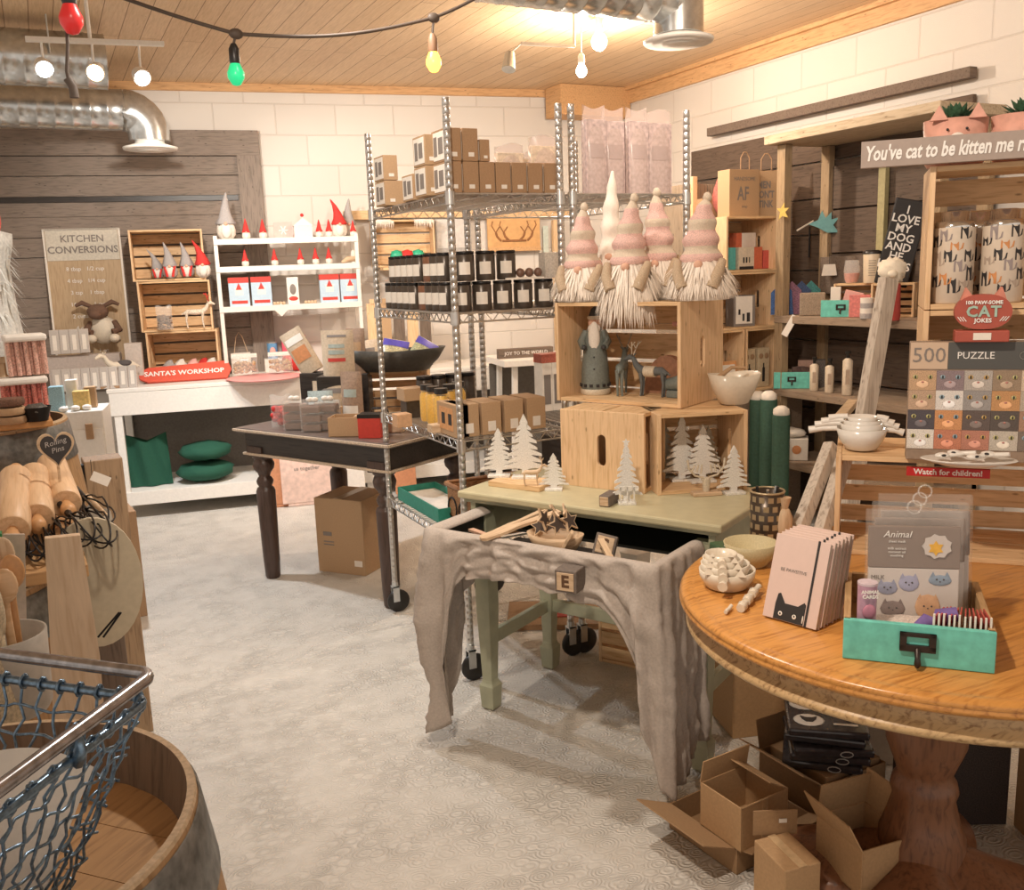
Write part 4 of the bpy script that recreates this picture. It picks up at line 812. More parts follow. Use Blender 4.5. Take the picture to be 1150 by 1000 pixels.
# white bowl on the right crate
p = Vector((1.985,2.36,KZ+.2515)); p = along(824, KZ+.2515, (1.755+.12*.33,2.225+.12), (math.cos(-.33),math.sin(-.33)))
t = thing('mixing_bowl', 'white square rimmed bowl on the open pine crate beside the large one', 'bowl', (p.x,p.y,KZ+.2515), -.2)
n = 28; pr = [(.035,0),(.045,.004),(.068,.05),(.083,.092),(.079,.092),(.064,.05),(.04,.012),(.0006,.010)]; g = G(); vs = []
for (r, z) in pr:
    for j in range(n):
        a = 2*PI*j/n; k = 1/max(abs(math.cos(a)),abs(math.sin(a)))**.35; vs.append((r*k*math.cos(a), r*k*math.sin(a)*.8, z+(.008*abs(math.cos(a)) if z > .09 else 0)))
g.add(vs,[(i*n+j,i*n+(j+1)%n,(i+1)*n+(j+1)%n,(i+1)*n+j) for i in range(len(pr)-1) for j in range(n)]+[tuple(reversed(range(n)))],0,True); link('bowl', g, creamg, t)
one('serving_spoon', G().tube([(-.06,0,.07),(.0,0,.105),(.05,0,.10)],[.010,.006,.005],8), kraft, 'small brown wooden spoon lying in the white bowl', 'spoon', (p.x-.01,p.y,KZ+.2515+.012), -.1)
# cut out trees
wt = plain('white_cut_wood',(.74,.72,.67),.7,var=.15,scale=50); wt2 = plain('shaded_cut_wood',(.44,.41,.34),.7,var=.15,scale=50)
def cut_tree(label, loc, rz, h, w=None, m=None, tiers=8, deers=False, group='flat cut white trees', star=False):
    t = thing('cut_out_tree', label, 'ornament tree', loc, rz, group); w = w or h*.5; L_, R_ = [], []
    for k in range(tiers):
        z0 = h*(.16+.80*k/tiers); f = 1-k/tiers; ww = w/2*(f**.9)*(1 if k % 2 == 0 else .86)+.004
        L_ += [(-ww*.45,z0),(-ww,z0-h*.02),(-ww*.97,z0+h*.012),(-ww*.35,z0+h*.75/tiers)]; R_ += [(ww*.45,z0),(ww,z0-h*.02),(ww*.97,z0+h*.012),(ww*.35,z0+h*.75/tiers)]
    poly = [(-.012,0),(.012,0),(.010,h*.14)]+R_+[(0,h)]+list(reversed(L_))+[(-.010,h*.14)]
    g = G().at((0,.004,0),(PI/2,0,0)).prism(poly,.008); link('tree', g, m or wt, t)
    link('base', G().box((0,0,.004),(w*.62,.045,.008)), m or wt, t, .001)
    if star: link('star', G().at((0,.004,h),(PI/2,0,0)).prism([(.012*(1 if k%2 else .45)*math.cos(PI/2+k*PI/5+PI/5*1),.012*(1 if k%2 else .45)*math.sin(PI/2+k*PI/5+PI/5)) for k in range(10)],.006), m or wt, t)
    return t
bp = KO+KU*.10+KV*.12
for (px, v_, h, w, lb) in ((561,.16,.165,.12,'left cut white tree on the desk beside the rack'),(590,.18,.215,.14,'tallest cut white tree on the desk, between two smaller ones'),(622,.14,.12,.09,'small cut white tree before the pine crate end panel')):
    o = KO+KV*(v_); q = along(px, KZ+.018, (o.x,o.y), KU); cut_tree(lb, (q.x,q.y,KZ+.018 if px != 622 else KZ), KR*.55, h, w)
o = KO+KV*.15; q = along(588, KZ, (o.x,o.y), KU); one('display_plank', G().box((0,0,.009),(.20,.12,.018)), pine, 'thin pine plank under the cut trees at the left of the desk', 'plank', (q.x,q.y,KZ), KR, bev=.002)
o = KO+KV*.10; q = along(598, KZ+.018, (o.x,o.y), KU); deer('small natural wood deer standing in front of the cut trees', (q.x,q.y,KZ+.018), -.5, .07, palew)
o = KO+KV*.09; q = along(704, KZ, (o.x,o.y), KU); t = cut_tree('slim cut white tree with a star and deer base before the yellow crate', (q.x,q.y,KZ), -.5, .185, .085, star=True)
g = G()
for k in range(3): g.box((-.02+.02*k,-.02,.03),(.004,.004,.05)).box((-.015+.02*k,-.02,.05),(.016,.004,.014))
link('deer_herd', g, wt, t)
fl = Vector((1.755-.33*.0,2.225,0)); cr = Vector((math.cos(-.33),math.sin(-.33),0)); cvv = Vector((-cr.y,cr.x,0))
def rp(x, y, z=KZ+.0125): q = Vector((1.755,2.225,0))+cr*x+cvv*y; return Vector((q.x,q.y,z))
for (x, y, h, w, m_, lb) in ((-.07,.19,.20,.12,wt2,'dim cut tree at the back left in the open crate'),(-.025,.13,.215,.12,None,'tallest cut tree in the open pine crate'),(.03,.09,.185,.13,None,'broad cut tree in the middle of the open pine crate'),(.075,.16,.165,.09,wt2,'small cut tree at the back right in the open crate')): cut_tree(lb, rp(x,y), -.35, h, w, m_)
cut_tree('cut white tree standing right before the open pine crate', (*rp(.085,-.035,KZ)[:2],KZ), -.3, .15, .10)
q = rp(.0,-.03,KZ); t = thing('antler_ornament', 'cream wooden deer head with wide round antlers before the open crate', 'ornament', q, -.35)
link('base', G().box((0,0,.006),(.09,.04,.012)), palew, t, .003); link('head', G().tube([(0,0,.01),(0,0,.04),(0,-.008,.055)],[.010,.013,.007],8).box((0,-.002,.05),(.034,.006,.006)), cream2, t)
for sx in (-1,1): 
    g = G().tube([(sx*.008,0,.055),(sx*.035,0,.062),(sx*.055,0,.085),(sx*.058,0,.112)],.0035,6)
    for k in (.3,.55,.8): g.tube([(sx*.055*k,0,.062+.02*k),(sx*.045*k,0,.095)],.0028,6)
    link('antler', g, cream2, t)
# blocks
def block(label, loc, rot, s, ch, d=None, mt=None):
    t = thing('letter_block', label, 'block', loc, 0, 'wooden letter blocks on the sage desk', rot); d = d or s
    link('cube', G().box((0,0,s/2),(s,d,s)), plain('grey_block',(.16,.13,.11),.7,var=.2,scale=30), t, .003)
    link('face_panel', G().box((0,-d/2-.001,s/2),(s*.78,.003,s*.78)), palew, t, .001)
    if ch: text(t, ch, s*.72, (0,-d/2-.003,s/2), FR, plain('burnt_brown',(.12,.06,.03),.7), bold=.0018)
    return t
bw = kp(.575,-.295,.615); block('block with the letter E resting against the draped cloth', (bw.x,bw.y,.612), (0,0,KR+.12), .062, 'E')
q = kp(.56,-.09,.592); block('pale block with the letter S leaning in the open drawer', (q.x,q.y,.645), (-.35,.2,KR+.3), .062, 'S', .03)
q = kp(.50,.06); block('dark block lying flat on the sage desk behind the S block', (q.x,q.y,KZ), (0,0,KR+.1), .034, '', .075)
# trencher with stars in the drawer
q = kp(.40,-.13,.592); one('drawer_riser', G().box((0,0,.03),(.30,.14,.06)), blackw, 'dark riser box inside the open drawer', 'box', (q.x,q.y,.591), KR)
q = kp(.44,-.15,.652); trencher('dough_bowl', 'small pale wooden boat bowl of star ornaments in the open drawer', (q.x,q.y,.652), KR+.1, .17, .10, .055, palew)
for i in range(7):
    x, y = [( -.045,.0),(-.015,.015),(.012,-.004),(.038,.012),(-.03,-.015),(.02,.02),(.0,.0)][i]; sz = .034
    pts = [(sz*(1 if k%2 else .45)*math.cos(k*PI/5),sz*(1 if k%2 else .45)*math.sin(k*PI/5)) for k in range(10)]
    g = G().prism(pts,.006,0); g.at((0,0,.0062)).prism([(p_[0]*.8,p_[1]*.8) for p_ in pts],.001,1)
    a_ = KR+.1; one('star_ornament', g, [palew, plain('star_dark',(.06,.04,.03),.7)], 'wooden star ornament, '+nth(i,7)+' in the small boat bowl', 'ornament', (q.x+x*math.cos(a_)-y*math.sin(a_),q.y+x*math.sin(a_)+y*math.cos(a_),.652+.075+.007*i), rot=(1.1+.15*(i%3),.3*(i%2),KR+i*.4), group='star ornaments in the boat bowl')
def paddle(label, a, b_, w1, w2, m_=palew, name='wooden_spatula', cat='spatula', group=None):
    a, b_ = Vector(a), Vector(b_); d_ = (b_-a); L_ = d_.length
    o = Vector((0,0,0)); poly = [(0,-w1/2),(L_*.55,-w1*.45),(L_*.7,-w2/2),(L_*.96,-w2/2),(L_,-w2*.2),(L_,w2*.2),(L_*.96,w2/2),(L_*.7,w2/2),(L_*.55,w1*.45),(0,w1/2)]
    g = G().prism(poly,.008,0); ob = one(name, g, m_, label, cat, a, group=group, bev=.002)
    x = d_.normalized(); y = Vector((0,0,1)).cross(x).normalized(); z = x.cross(y); ob.rotation_euler = Matrix((x,y,z)).transposed().to_euler(); return ob
q = kp(.20,-.17,.66)
paddle('long pale wooden spatula sticking out over the cloth, nearest one', kp(.40,-.06,.745), kp(.27,-.275,.70), .03, .045)
paddle('pale wooden spatula behind the nearest one in the drawer', kp(.33,.02,.735), kp(.20,-.13,.665), .025, .04)
paddle('small pink brown wooden paddle lying left in the drawer', kp(.10,-.10,.66), kp(.24,-.16,.665), .02, .04, plain('peach_wood',(.62,.38,.26),.6))
paddle('narrow wooden stick leaning right of the S block', kp(.57,-.12,.70), kp(.67,-.22,.66), .018, .022)
paddle('light wooden scoop standing at the right of the boat bowl', kp(.48,-.20,.655), kp(.52,-.18,.735), .022, .03)
# under the desk
g = None
uc = crate('wooden_crate', 'yellow slatted pine crate standing on the floor under the sage desk', (0,0,0), 0, .40, .30, .26, nback=4); a = Vector((1.70,2.80,0)); b2 = Vector((1.93,2.42,0)); r_ = math.atan2(b2.y-a.y,b2.x-a.x); mm = (a+b2)/2
uc.location = (mm.x+math.cos(r_+PI/2)*.30, mm.y+math.sin(r_+PI/2)*.30, 0); uc.rotation_euler = (0,0,r_+PI)
t = thing('paper_bag', 'crumpled white paper bag standing on the crate under the desk', 'bag', (mm.x-.0,mm.y+.08,.262), r_); link('paper', G().lathe([(.04,0),(.055,.01),(.06,.15),(.065,.18)],6,(0,0,0),0,True,.2,False), label_w, t)
q = P(590,690,z=0); q = Vector((1.70,3.12,0)); t = thing('picture_frame', 'brown tray with a red picture lying on the floor beneath the racks', 'tray', (1.80,3.25,0), -.5); link('tray', G().box((0,0,.012),(.42,.28,.024)), kraftD, t, .003); link('picture', G().box((0,0,.026),(.2,.12,.004)), redp, t)
# ------------------------------------------------------------ back wall, middle: rail and hangings behind the racks
q0 = bk(386, 1.85, .05); q1 = bk(640, 1.85, .05); L_ = (q1-q0).length
t = thing('wall_rail', 'pine rail mounted on the back wall behind the racks, frames hang from it', 'rail', (q0.x,q0.y,1.83), BR)
link('rail', G().box((L_/2,0,.03),(L_,.05,.06)), pine, t, .002)
p = bk(454, 1.66, .135); t = crate('wooden_crate', 'pine slatted crate on the back wall with white fur on its top edge', (p.x,p.y,1.50), BR, .44, .12, .32, slot=(.02,.06))
for i, px in enumerate((430, 476)):
    p = bk(px, 1.82, .16); g = G().ell((0,0,.0),(.07,.03,.02),14,8,0,.5,5)
    for k in range(60): a = random.uniform(-.07,.07); g.add([(a-.002,-.02,0),(a+.002,-.02,0),(a+random.uniform(-.006,.006),-.03,-random.uniform(.02,.07))],[(0,1,2)])
    one('fur_strip', g, furm, ['left','right'][i]+' strip of white fur on the wall crate edge', 'fur', (p.x,p.y,1.81), BR)
for i, (px, m_) in enumerate(((446,plain('green_wrap',(.03,.42,.24),.4)),(458,red),(470,plain('green_wrap',(.03,.42,.24),.4)))):
    p = bk(px, 1.52, .22); t = thing('wrapped_ornament', ['left green','middle red and white','right green'][i]+' wrapped ornament seen behind the upper dark jars', 'ornament', (p.x,p.y,1.50), BR); link('ball', G().ell((0,0,.07),(.045,.04,.045),12,8,0,.25), m_, t); link('foot', G().lathe([(.03,0),(.012,.03)],10), whitep, t)
one('wall_shelf', G().box((0,0,0),(.34,.16,.02)), pine, 'short pine wall shelf under the green ornaments', 'shelf', tuple(bk(456,1.488,.20)), BR, bev=.002)
p = bk(509, 1.7, .05); t = thing('picture_frame', 'pale grey framed picture hanging on the back wall left of the deer sign', 'picture', (p.x,p.y,1.60), BR); link('frame', G().box((0,0,.11),(.26,.02,.24)), plain('grey_frame',(.40,.38,.36),.6), t, .003); link('picture', G().box((0,-.012,.12),(.24,.004,.20)), plain('pale_print',(.62,.59,.56),.6,var=.12,scale=8), t)
p = bk(577, 1.7, .05); t = thing('deer_sign', 'orange pine sign with a burnt drawing of reindeer on the back wall', 'sign', (p.x,p.y,1.60), BR); link('board', G().box((0,0,.12),(.40,.02,.24)), plain('orange_pine',(.66,.38,.16),.6,var=.1,scale=6), t, .002); link('edge', G().box((0,-.008,.0),(.40,.03,.03)), trimw, t)
bn = plain('burnt_line',(.30,.13,.05),.7); g = G()
for sx in (-1,1):
    for k in (.07,.13): g.tube([(sx*(k-.03),-.012,.06),(sx*k,-.012,.09),(sx*(k+.01),-.012,.12)],.008,6); g.tube([(sx*(k+.01),-.012,.12),(sx*(k+.04),-.012,.17),(sx*(k+.03),-.012,.20)],.004,5); g.tube([(sx*(k+.01),-.012,.12),(sx*(k-.02),-.012,.16)],.004,5)
g.tube([(-.09,-.012,.06),(.09,-.012,.06)],.008,6); link('deer_drawing', g, bn, t)
p = bk(613, 1.62, .05); one('fabric_strip', G().box((0,0,.12),(.04,.01,.28)), plain('pale_teal',(.55,.62,.56),.7), 'narrow pale green strip hanging right of the deer sign', 'strip', (p.x,p.y,1.50), BR)
p = bk(626, 1.62, .08); one('wooden_post', G().box((0,0,.9),(.07,.05,1.8)), pineZ, 'upright pine post by the back wall beside the deer sign', 'post', (p.x,p.y,0), BR, bev=.003)
# second white bench behind the racks
e0 = Vector((2.95,5.2,0)); e1 = Vector((3.55,5.15,0)); t = thing('white_bench', 'small white topped bench with slanted legs seen between rack and crates', 'table', (ys(570,.9,5.08).x,5.08,0), BR)
link('tabletop', G().box((.40,.22,.885),(.85,.46,.04)), whitep, t, .003)
for x in (.06,.74):
    for y in (.05,.40): link('leg', G().bar((x-.03,y,0),(x,y,.87),.04,.03), whitep, t, .002)
link('back_panel', G().box((.40,.44,.5),(.8,.01,.7)), plain('grey_board',(.16,.14,.12)), t)
q = along(594, .905, (2.95,5.15), (1,0)); t = thing('sign_plank', 'long brown plank sign with white writing on the white bench', 'sign', (q.x,q.y+.05,.9055), BR); link('plank', G().box((0,0,.03),(.36,.05,.06)), darkw, t, .002); text(t, 'JOY TO THE WORLD', .03, (0,-.026,.03), FR, white_i)
# boxes on the right rack
z = RS[1]+.004
for i, (px, y, w, h, m_, lb) in enumerate(((652,3.3,.06,.09,teal,'teal box on the right rack left of the white fur hat'),(690,3.2,.10,.10,cream2,'cream box on the right rack behind the pink gnomes'),(742,3.05,.12,.17,kraft,'tall kraft box on the right rack behind the last gnome'),(752,3.0,.06,.07,plain('mustard',(.65,.42,.08),.6),'mustard yellow box before the tall kraft box'))):
    q = ys(px, z, y); one('storage_box', G().box((0,0,h/2),(w,.08,h)), m_, lb, 'box', (q.x,y+.0,z), 0, bev=.002)
z = RS[2]+.004
for i, px in enumerate((611,622,633)):
    q = ys(px, z, 3.3); t = thing('tall_gift_box', 'tall slim pale box with red top, '+nth(i,3)+' on the right rack', 'box', (max(q.x,1.75+.06*i),3.3,z), 0, 'tall slim boxes on the right rack'); link('carton', G().box((0,0,.10),(.045,.07,.20)), label_w, t, .002); link('red_top', G().box((0,0,.215),(.046,.071,.035)), plain('red_brown',(.45,.12,.08),.6,var=.4,scale=50), t); link('print', G().box((0,-.036,.09),(.03,.001,.12)), inkg, t)
# pine soffit in the ceiling corner
s0_ = bk(619, 2.6, .14); g = G().box(((s0_.x+WX)/2-.002, 6.02, CZ-.105),(WX-s0_.x-.01,.22,.205)); struct('trim_3', g, trimw)
# ------------------------------------------------------------ right wall: dark panel, hutch, corner crates
t = thing('wall_boards', 'tall dark plank backing along the right wall behind hutch and corner crates', 'wall panel', (WX-.02,3.05,0), 0)
g = G()
for i in range(11): g.box((-.012,1.05,.10+.198*i),(.024,2.1,.19))
link('boards', g, wood('dark_brown_boards',(.115,.078,.055),(.06,.04,.028),axis=1,rough=.8), t, .002); link('top_rail', G().box((-.03,.95,2.27),(.05,1.9,.05)), darkw, t, .002)
HX = 3.58; hy0, hy1 = 2.90, 3.93
t = thing('hutch_shelf', 'rustic grey brown hutch with three open shelves against the right wall', 'shelf', (HX,hy0,0), 0); HW = hy1-hy0; HD = WX-.05-HX
hw = wood('hutch_wood',(.30,.22,.155),(.22,.155,.10),axis=1,rough=.8); hwz = wood('hutch_upright',(.34,.24,.14),(.22,.145,.08),axis=2,rough=.8)
link('top_board', G().box((HD/2-.03,HW/2,2.075),(HD+.06,HW+.06,.045)), wood('hutch_top',(.50,.40,.28),(.34,.25,.16),axis=1,rough=.8), t, .003)
for z in (1.135,.735,.34): link('shelf_board', G().box((HD/2,HW/2,z),(HD,HW,.04)), hw, t, .003)
for y in (.03,HW-.03): 
    link('upright', G().box((.03,y,1.03),(.05,.06,2.04)), hwz, t, .003); link('rear_upright', G().box((HD-.03,y,1.03),(.04,.06,2.04)), hwz, t, .003)
link('mid_post', G().box((HD-.05,HW*.58,1.60),(.03,.045,.85)), plain('pale_green_post',(.38,.33,.17),.7,var=.1), t, .002)
link('inner_rail', G().box((HD-.05,HW*.7,1.36),(.03,HW*.55,.20)), darkw, t, .002)
g = G()
for i in range(7): g.box((HD-.015,HW/2,.42+.235*i),(.015,HW-.02,.225))
link('back_boards', g, wood('dark_brown_boards',(.15,.10,.07),(.07,.045,.03),axis=1), t)
def hx(px, z, dx=.1): return xs(px, z, HX+dx)
S1 = 1.156; S2 = .756
def drawer_box(label, loc, rz, w, d, h, mats, wood_m, parts_=True, group=None, frame=.5):
    t = thing('drawer_box', label, 'drawer box', loc, rz, group); th = min(.012, w*.05)
    link('front_board', G().box((0,th/2,h/2),(w,th,h)), mats, t, .0015); link('side_board', G().box((-w/2+th/2,d/2,h/2),(th,d-th,h)), wood_m, t, .001); link('side_board', G().box((w/2-th/2,d/2,h/2),(th,d-th,h)), wood_m, t, .001)
    link('back_board', G().box((0,d-th/2,h/2),(w-2*th,th,h)), wood_m, t, .001); link('bottom_board', G().box((0,d/2,th/2),(w-2*th,d-2*th,th)), wood_m, t)
    k = w*.24; s_ = k*.42
    b = link('label_holder', G().box((0,-.003,h*.52+s_*.8),(k,.006,s_*.3)).box((0,-.003,h*.52-s_*.2),(k,.006,s_*.5)).box((-k*.4,-.003,h*.52+s_*.3),(k*.2,.006,s_*1.3)).box((k*.4,-.003,h*.52+s_*.3),(k*.2,.006,s_*1.3)), plain('dark_bronze',(.045,.035,.03),.4,.6), t, .001)
    link('pull', G().tube([(0,-.004,h*.52-s_*.3),(0,-.016,h*.52-s_*.7),(0,-.020,h*.52-s_*1.1),(0,-.014,h*.52-s_*1.35)],[k*.10,k*.08,k*.10,k*.07],10), plain('dark_bronze',(.04,.03,.03)), b)
    return t
tealL = plain('teal_crackled',(.15,.55,.46),.45,var=.16,scale=9)
q = hx(944,S1,.05); drawer_box('small teal drawer box with dark pull on the upper hutch shelf', (q.x,q.y,S1), -PI/2+.55, .20, .14, .085, tealL, greyw)
q = hx(889,S2,.05); drawer_box('small teal drawer box of sachets on the lower hutch shelf', (q.x,q.y,S2), -PI/2+.85, .19, .16, .09, tealL, greyw)
for i in range(5):
    q2 = (q.x+.07+.02*math.cos(i*2), q.y+.03-.012*i+.02*math.sin(i), S2+.014); one('sachet', G().box((0,0,.05),(.045,.008,.10)), plain('dark_sachet',(.12,.07,.06),.4,var=.3), 'dark brown sachet, '+nth(i,5,'n')+' in the lower teal drawer box', 'sachet', q2, -PI/2+.85+.1*i, bev=.001, group='sachets in the lower teal drawer box')
for i, (px, h, w) in enumerate(((914,.145,.05),(931,.145,.05),(951,.19,.055))):
    q = hx(px,S2,.08); t = thing('pump_bottle', ['left small','middle small','right taller'][i]+' cream bottle with black cap on the lower hutch shelf', 'bottle', (q.x,q.y,S2), -PI/2+.8, 'cream bottles on the lower hutch shelf')
    link('bottle', G().lathe([(w*.42,0),(w*.46,.005),(w*.46,h*.93),(w*.2,h)],18), plain('cream_label',(.66,.55,.42),.4,var=.08,scale=20), t); link('cap', G().lathe([(w*.16,h),(w*.16,h+.02),(w*.24,h+.022),(w*.24,h+.035)],12), blackp, t); link('label_print', G().box((0,-w*.465,h*.5),(w*.35,.001,h*.4)), plain('tan_print',(.45,.33,.24),.6), t)
q = hx(906,S2,.22); one('patterned_box', G().box((0,0,.07),(.10,.05,.14)).box((0,-.026,.045),(.098,.002,.05),1), [plain('rose_brown',(.42,.25,.19),.6), inkg], 'rose brown patterned box behind the cream bottles', 'box', (q.x,q.y,S2), -PI/2+.8, bev=.002)
q = hx(921,S2,.22); one('patterned_box', G().box((0,0,.075),(.05,.05,.15)), plain('dark_pattern',(.10,.08,.07),.6,var=.9,scale=40), 'narrow dark patterned box beside the rose brown one', 'box', (q.x,q.y,S2), -PI/2+.8, bev=.002)
# upper shelf: folded dark blue bag, cups, small crates
q = hx(893,S1,.12); t = thing('printed_tote', 'dark blue and teal printed pouches piled on the upper hutch shelf', 'pouch', (q.x,q.y,S1), -PI/2+.8)
for i, (x, c, a) in enumerate(((-.07,(.03,.10,.30),-.25),(-.02,(.25,.10,.16),-.15),(.03,(.02,.05,.14),.0),(.08,(.03,.20,.19),.1))):
    o = link('pouch_panel', G().at((x,.02*i,0),(PI/2,a*.0,0)).prism([(-.06,0),(.06,0),(.05,.13),(.0,.18),(-.06,.12)],.012), plain('tote_%d'%i,c,.5,var=.5,scale=30), t)
q = hx(912,S1,.08); one('woven_box', G().box((0,0,.06),(.13,.06,.12)), plain('woven_print',(.33,.25,.18),.8,var=.6,scale=90,bmp=.5), 'woven fabric box before the dark blue pouches', 'box', (q.x,q.y,S1), -PI/2+.8, bev=.006)
for i, (px, w, lb) in enumerate(((960,.22,'small pine crate carrying two mugs on the upper hutch shelf'),(1001,.20,'small pine crate right of the mugs, behind the black sign'))):
    q = hx(px,S1,.14); crate('small_crate', lb, (q.x,q.y,S1), -PI/2+.55, w, .14, .165, th=.01)
q = hx(955,S1,.17); z = S1+.167
t = thing('glass_cup', 'stemless glass half filled with red on the small crate', 'glass', (q.x,q.y,z), 0); link('cup', G().lathe([(.028,0),(.036,.02),(.040,.06),(.034,.115)],18,caps=False), glass, t); link('red_fill', G().lathe([(.026,.002),(.034,.02),(.038,.05)],18), plain('coral_glass',(.6,.2,.13),.3), t)
q = hx(977,S1,.17); t = thing('tall_mug', 'tall cream mug with black lid, handle and printed lines', 'mug', (q.x,q.y,z), -PI/2+.9); link('mug_body', G().lathe([(.036,0),(.038,.005),(.043,.14),(.041,.145)],20), plain('cream_enamel',(.66,.55,.40),.4,var=.04), t); link('lid', G().lathe([(.045,.143),(.046,.155),(.03,.162)],20), blackp, t); link('handle', G().tube([(.040,0,.12),(.075,0,.115),(.08,0,.07),(.042,0,.04)],.007,8), blackp, t)
g = G()
for k in range(7): g.box((-.005,-.0435+.0006*k,.11-.012*k),(.035,.001,.0025))
link('printed_lines', g, inkg, t)
# black dog sign
q = hx(996,1.4,.20); t = thing('dog_sign', 'slanted black sign with white lettering about a dog, behind the pine crates', 'sign', (q.x,q.y,S1+.167), -PI/2+.9, rot=(0,.22,-PI/2+.9))
link('board', G().box((.02,0,.20),(.16,.012,.42)), ink, t, .006); text(t, 'I\nLOVE\nMY\nDOG\nAND\nHE\nLOVES\nME', .055, (.01,-.008,.20), FR, white_i, line=.82, bold=.001)
# fluffy dog toy
q = hx(1008,S1,.02); t = thing('plush_dog', 'cream curly plush dog head on a red base beside the pine crate upright', 'soft toy', (q.x-.05,q.y,S1), -.8); link('red_base', G().lathe([(.04,0),(.045,.02),(.04,.17)],16), plain('dark_red_cloth',(.38,.05,.04),.8,var=.15), t); link('head', G().ell((0,0,.23),(.06,.06,.06),18,12,0,.35,6), crm, t); link('snout', G().ell((0,-.06,.215),(.022,.025,.018),10,8), crm, t)
# tin tags and fillers on shelf
q = hx(930,S1,.26); t = thing('paper_tag', 'cream house shaped tag hanging in the hutch above the small crate', 'tag', (q.x,q.y,1.36), -PI/2+.8); link('tag', G().at((0,0,0),(PI/2,0,0)).prism([(-.04,0),(.04,0),(.03,.06),(-.03,.06)],.003), label_w, t); link('string', G().tube([(0,0,.06),(0,.0,.12)],.0015,5), ink, t)
q = hx(925,1.65,.30); t = thing('bird_ornament', 'pale blue paper bird fixed inside the hutch', 'ornament', (q.x,q.y,1.60), -PI/2+.8)
g = G().at((0,0,.02),(PI/2,0,0)); g.prism([(-.08,.02),(-.03,.04),(-.01,.09),(.01,.05),(.04,.08),(.04,.04),(.08,.05),(.05,.01),(.08,-.03),(.02,-.03),(-.03,.0)],.006); link('bird', g, plain('dusty_blue',(.13,.30,.30),.7,var=.1), t)
q = hx(906,1.55,.30); one('hook_rod', G().tube([(0,0,0),(0,0,.17)],.005,8).tube([(-.07,0,.15),(.02,0,.20)],.005,8,1), [blackm, label_w], 'thin dark rod with a pale top inside the hutch', 'hook', (HX+HD-.05,q.y,1.461), -PI/2+.8)
for i, (px, w, h, m_, lb) in enumerate(((905+47,.09,.13,pink,'pink folded card standing in the upper hutch'),(965,.10,.11,plain('pink_red_paper',(.70,.22,.2),.6,var=.2),'pink and red paper bundle behind the teal drawer'),(938,.05,.15,label_w,'narrow white box with dark print beside the small crate'))):
    q = hx(px,S1,.10); one('paper_goods', G().box((0,0,h/2),(w,.03,h)), m_, lb, 'paper', (q.x,q.y,S1), -PI/2+.7, bev=.002, rot=(0,.25 if i == 0 else 0,-PI/2+.7))
q = hx(973,S1,.02); t = thing('striped_cup', 'grey and cream striped paper cup at the front of the upper hutch shelf', 'cup', (q.x,q.y,S1), 0)
for k in range(4): link('band', G().lathe([(.03,.025*k),(.032,.025*(k+1))],16), [greyf, label_w][k%2], t)
q = P(882, 348, x=HX-.02); t = thing('price_tag', 'cream price tag hanging from the upper hutch shelf', 'tag', (q.x,q.y,1.06), -PI/2+.6, rot=(0,.5,-PI/2+.6)); link('tag', G().box((0,0,.05),(.035,.002,.12)), label_w, t)
# bottom shelf items
q = hx(875,.36,.1)
for i, (px, h) in enumerate(((850,.42),(862,.44),(876,.38))):
    q = xs(px, .3, HX-.10-.05*i); t = thing('gift_wrap_roll', 'tall green wrapped roll with cream ends and bands, '+nth(i,3)+' standing by the hutch', 'roll', (q.x,q.y,0), 0, 'green wrapped rolls by the hutch')
    link('roll', G().cyl((0,0,0),.045,.28+h,16), plain('deep_green',(.045,.11,.075),.6,var=.15), t); link('end_cap', G().lathe([(.041,.28+h),(.043,.29+h),(.04,.31+h),(.02,.325+h)],16), label_w, t)
    for z in (.30,.45): link('band', G().cyl((0,0,z+.05*(i%2)),.0415,.025,16), label_w, t)
q = hx(884,.36,.05); t = thing('gift_box', 'flat white box with orange circles and a cloth bundle on the lowest hutch shelf', 'box', (q.x,q.y,.362), -PI/2+.8); link('carton', G().box((0,0,.06),(.22,.12,.12)), label_w, t, .003); link('bundle', G().ell((0,0,.145),(.10,.06,.03),16,8,0,.15), whitef, t); link('circles', G().ell((-.05,-.061,.06),(.025,.001,.025),14,6).ell((.05,-.061,.06),(.025,.001,.025),14,6), plain('orange_pic',(.6,.3,.15)), t)
# corner crates left of the hutch, facing the room
def cc(px, z, y=4.02): return ys(px, z, y)
CW = (cc(866,1.3)-cc(816,1.3)).length
one('wooden_stand', G().box((0,.17,.366),(.75,.34,.732)), hw, 'grey brown plank block carrying the corner crates', 'stand', (cc(842,.6).x,4.0,0), 0, bev=.004)
q = cc(852,.74); c1_ = crate('corner_crate', 'right hand crate of the lowest corner pair with a bottle box inside', (q.x+.02,4.0,.734), 0, .26, .30, .350, nback=3)
q = cc(822,.74); crate('corner_crate', 'left hand crate of the lowest corner pair with an orange card inside', (q.x-.04,4.0,.734), 0, .22, .30, .350, nback=3)
q = cc(838,1.03); crate('corner_crate', 'middle crate of the corner stack holding a black and white box', (q.x,4.0,1.0855), 0, .40, .30, .308, nback=3)
q = cc(842,1.3); crate('corner_crate', 'topmost crate of the corner stack holding red and teal cartons', (q.x,4.0,1.395), 0, .36, .30, .295, nback=3)
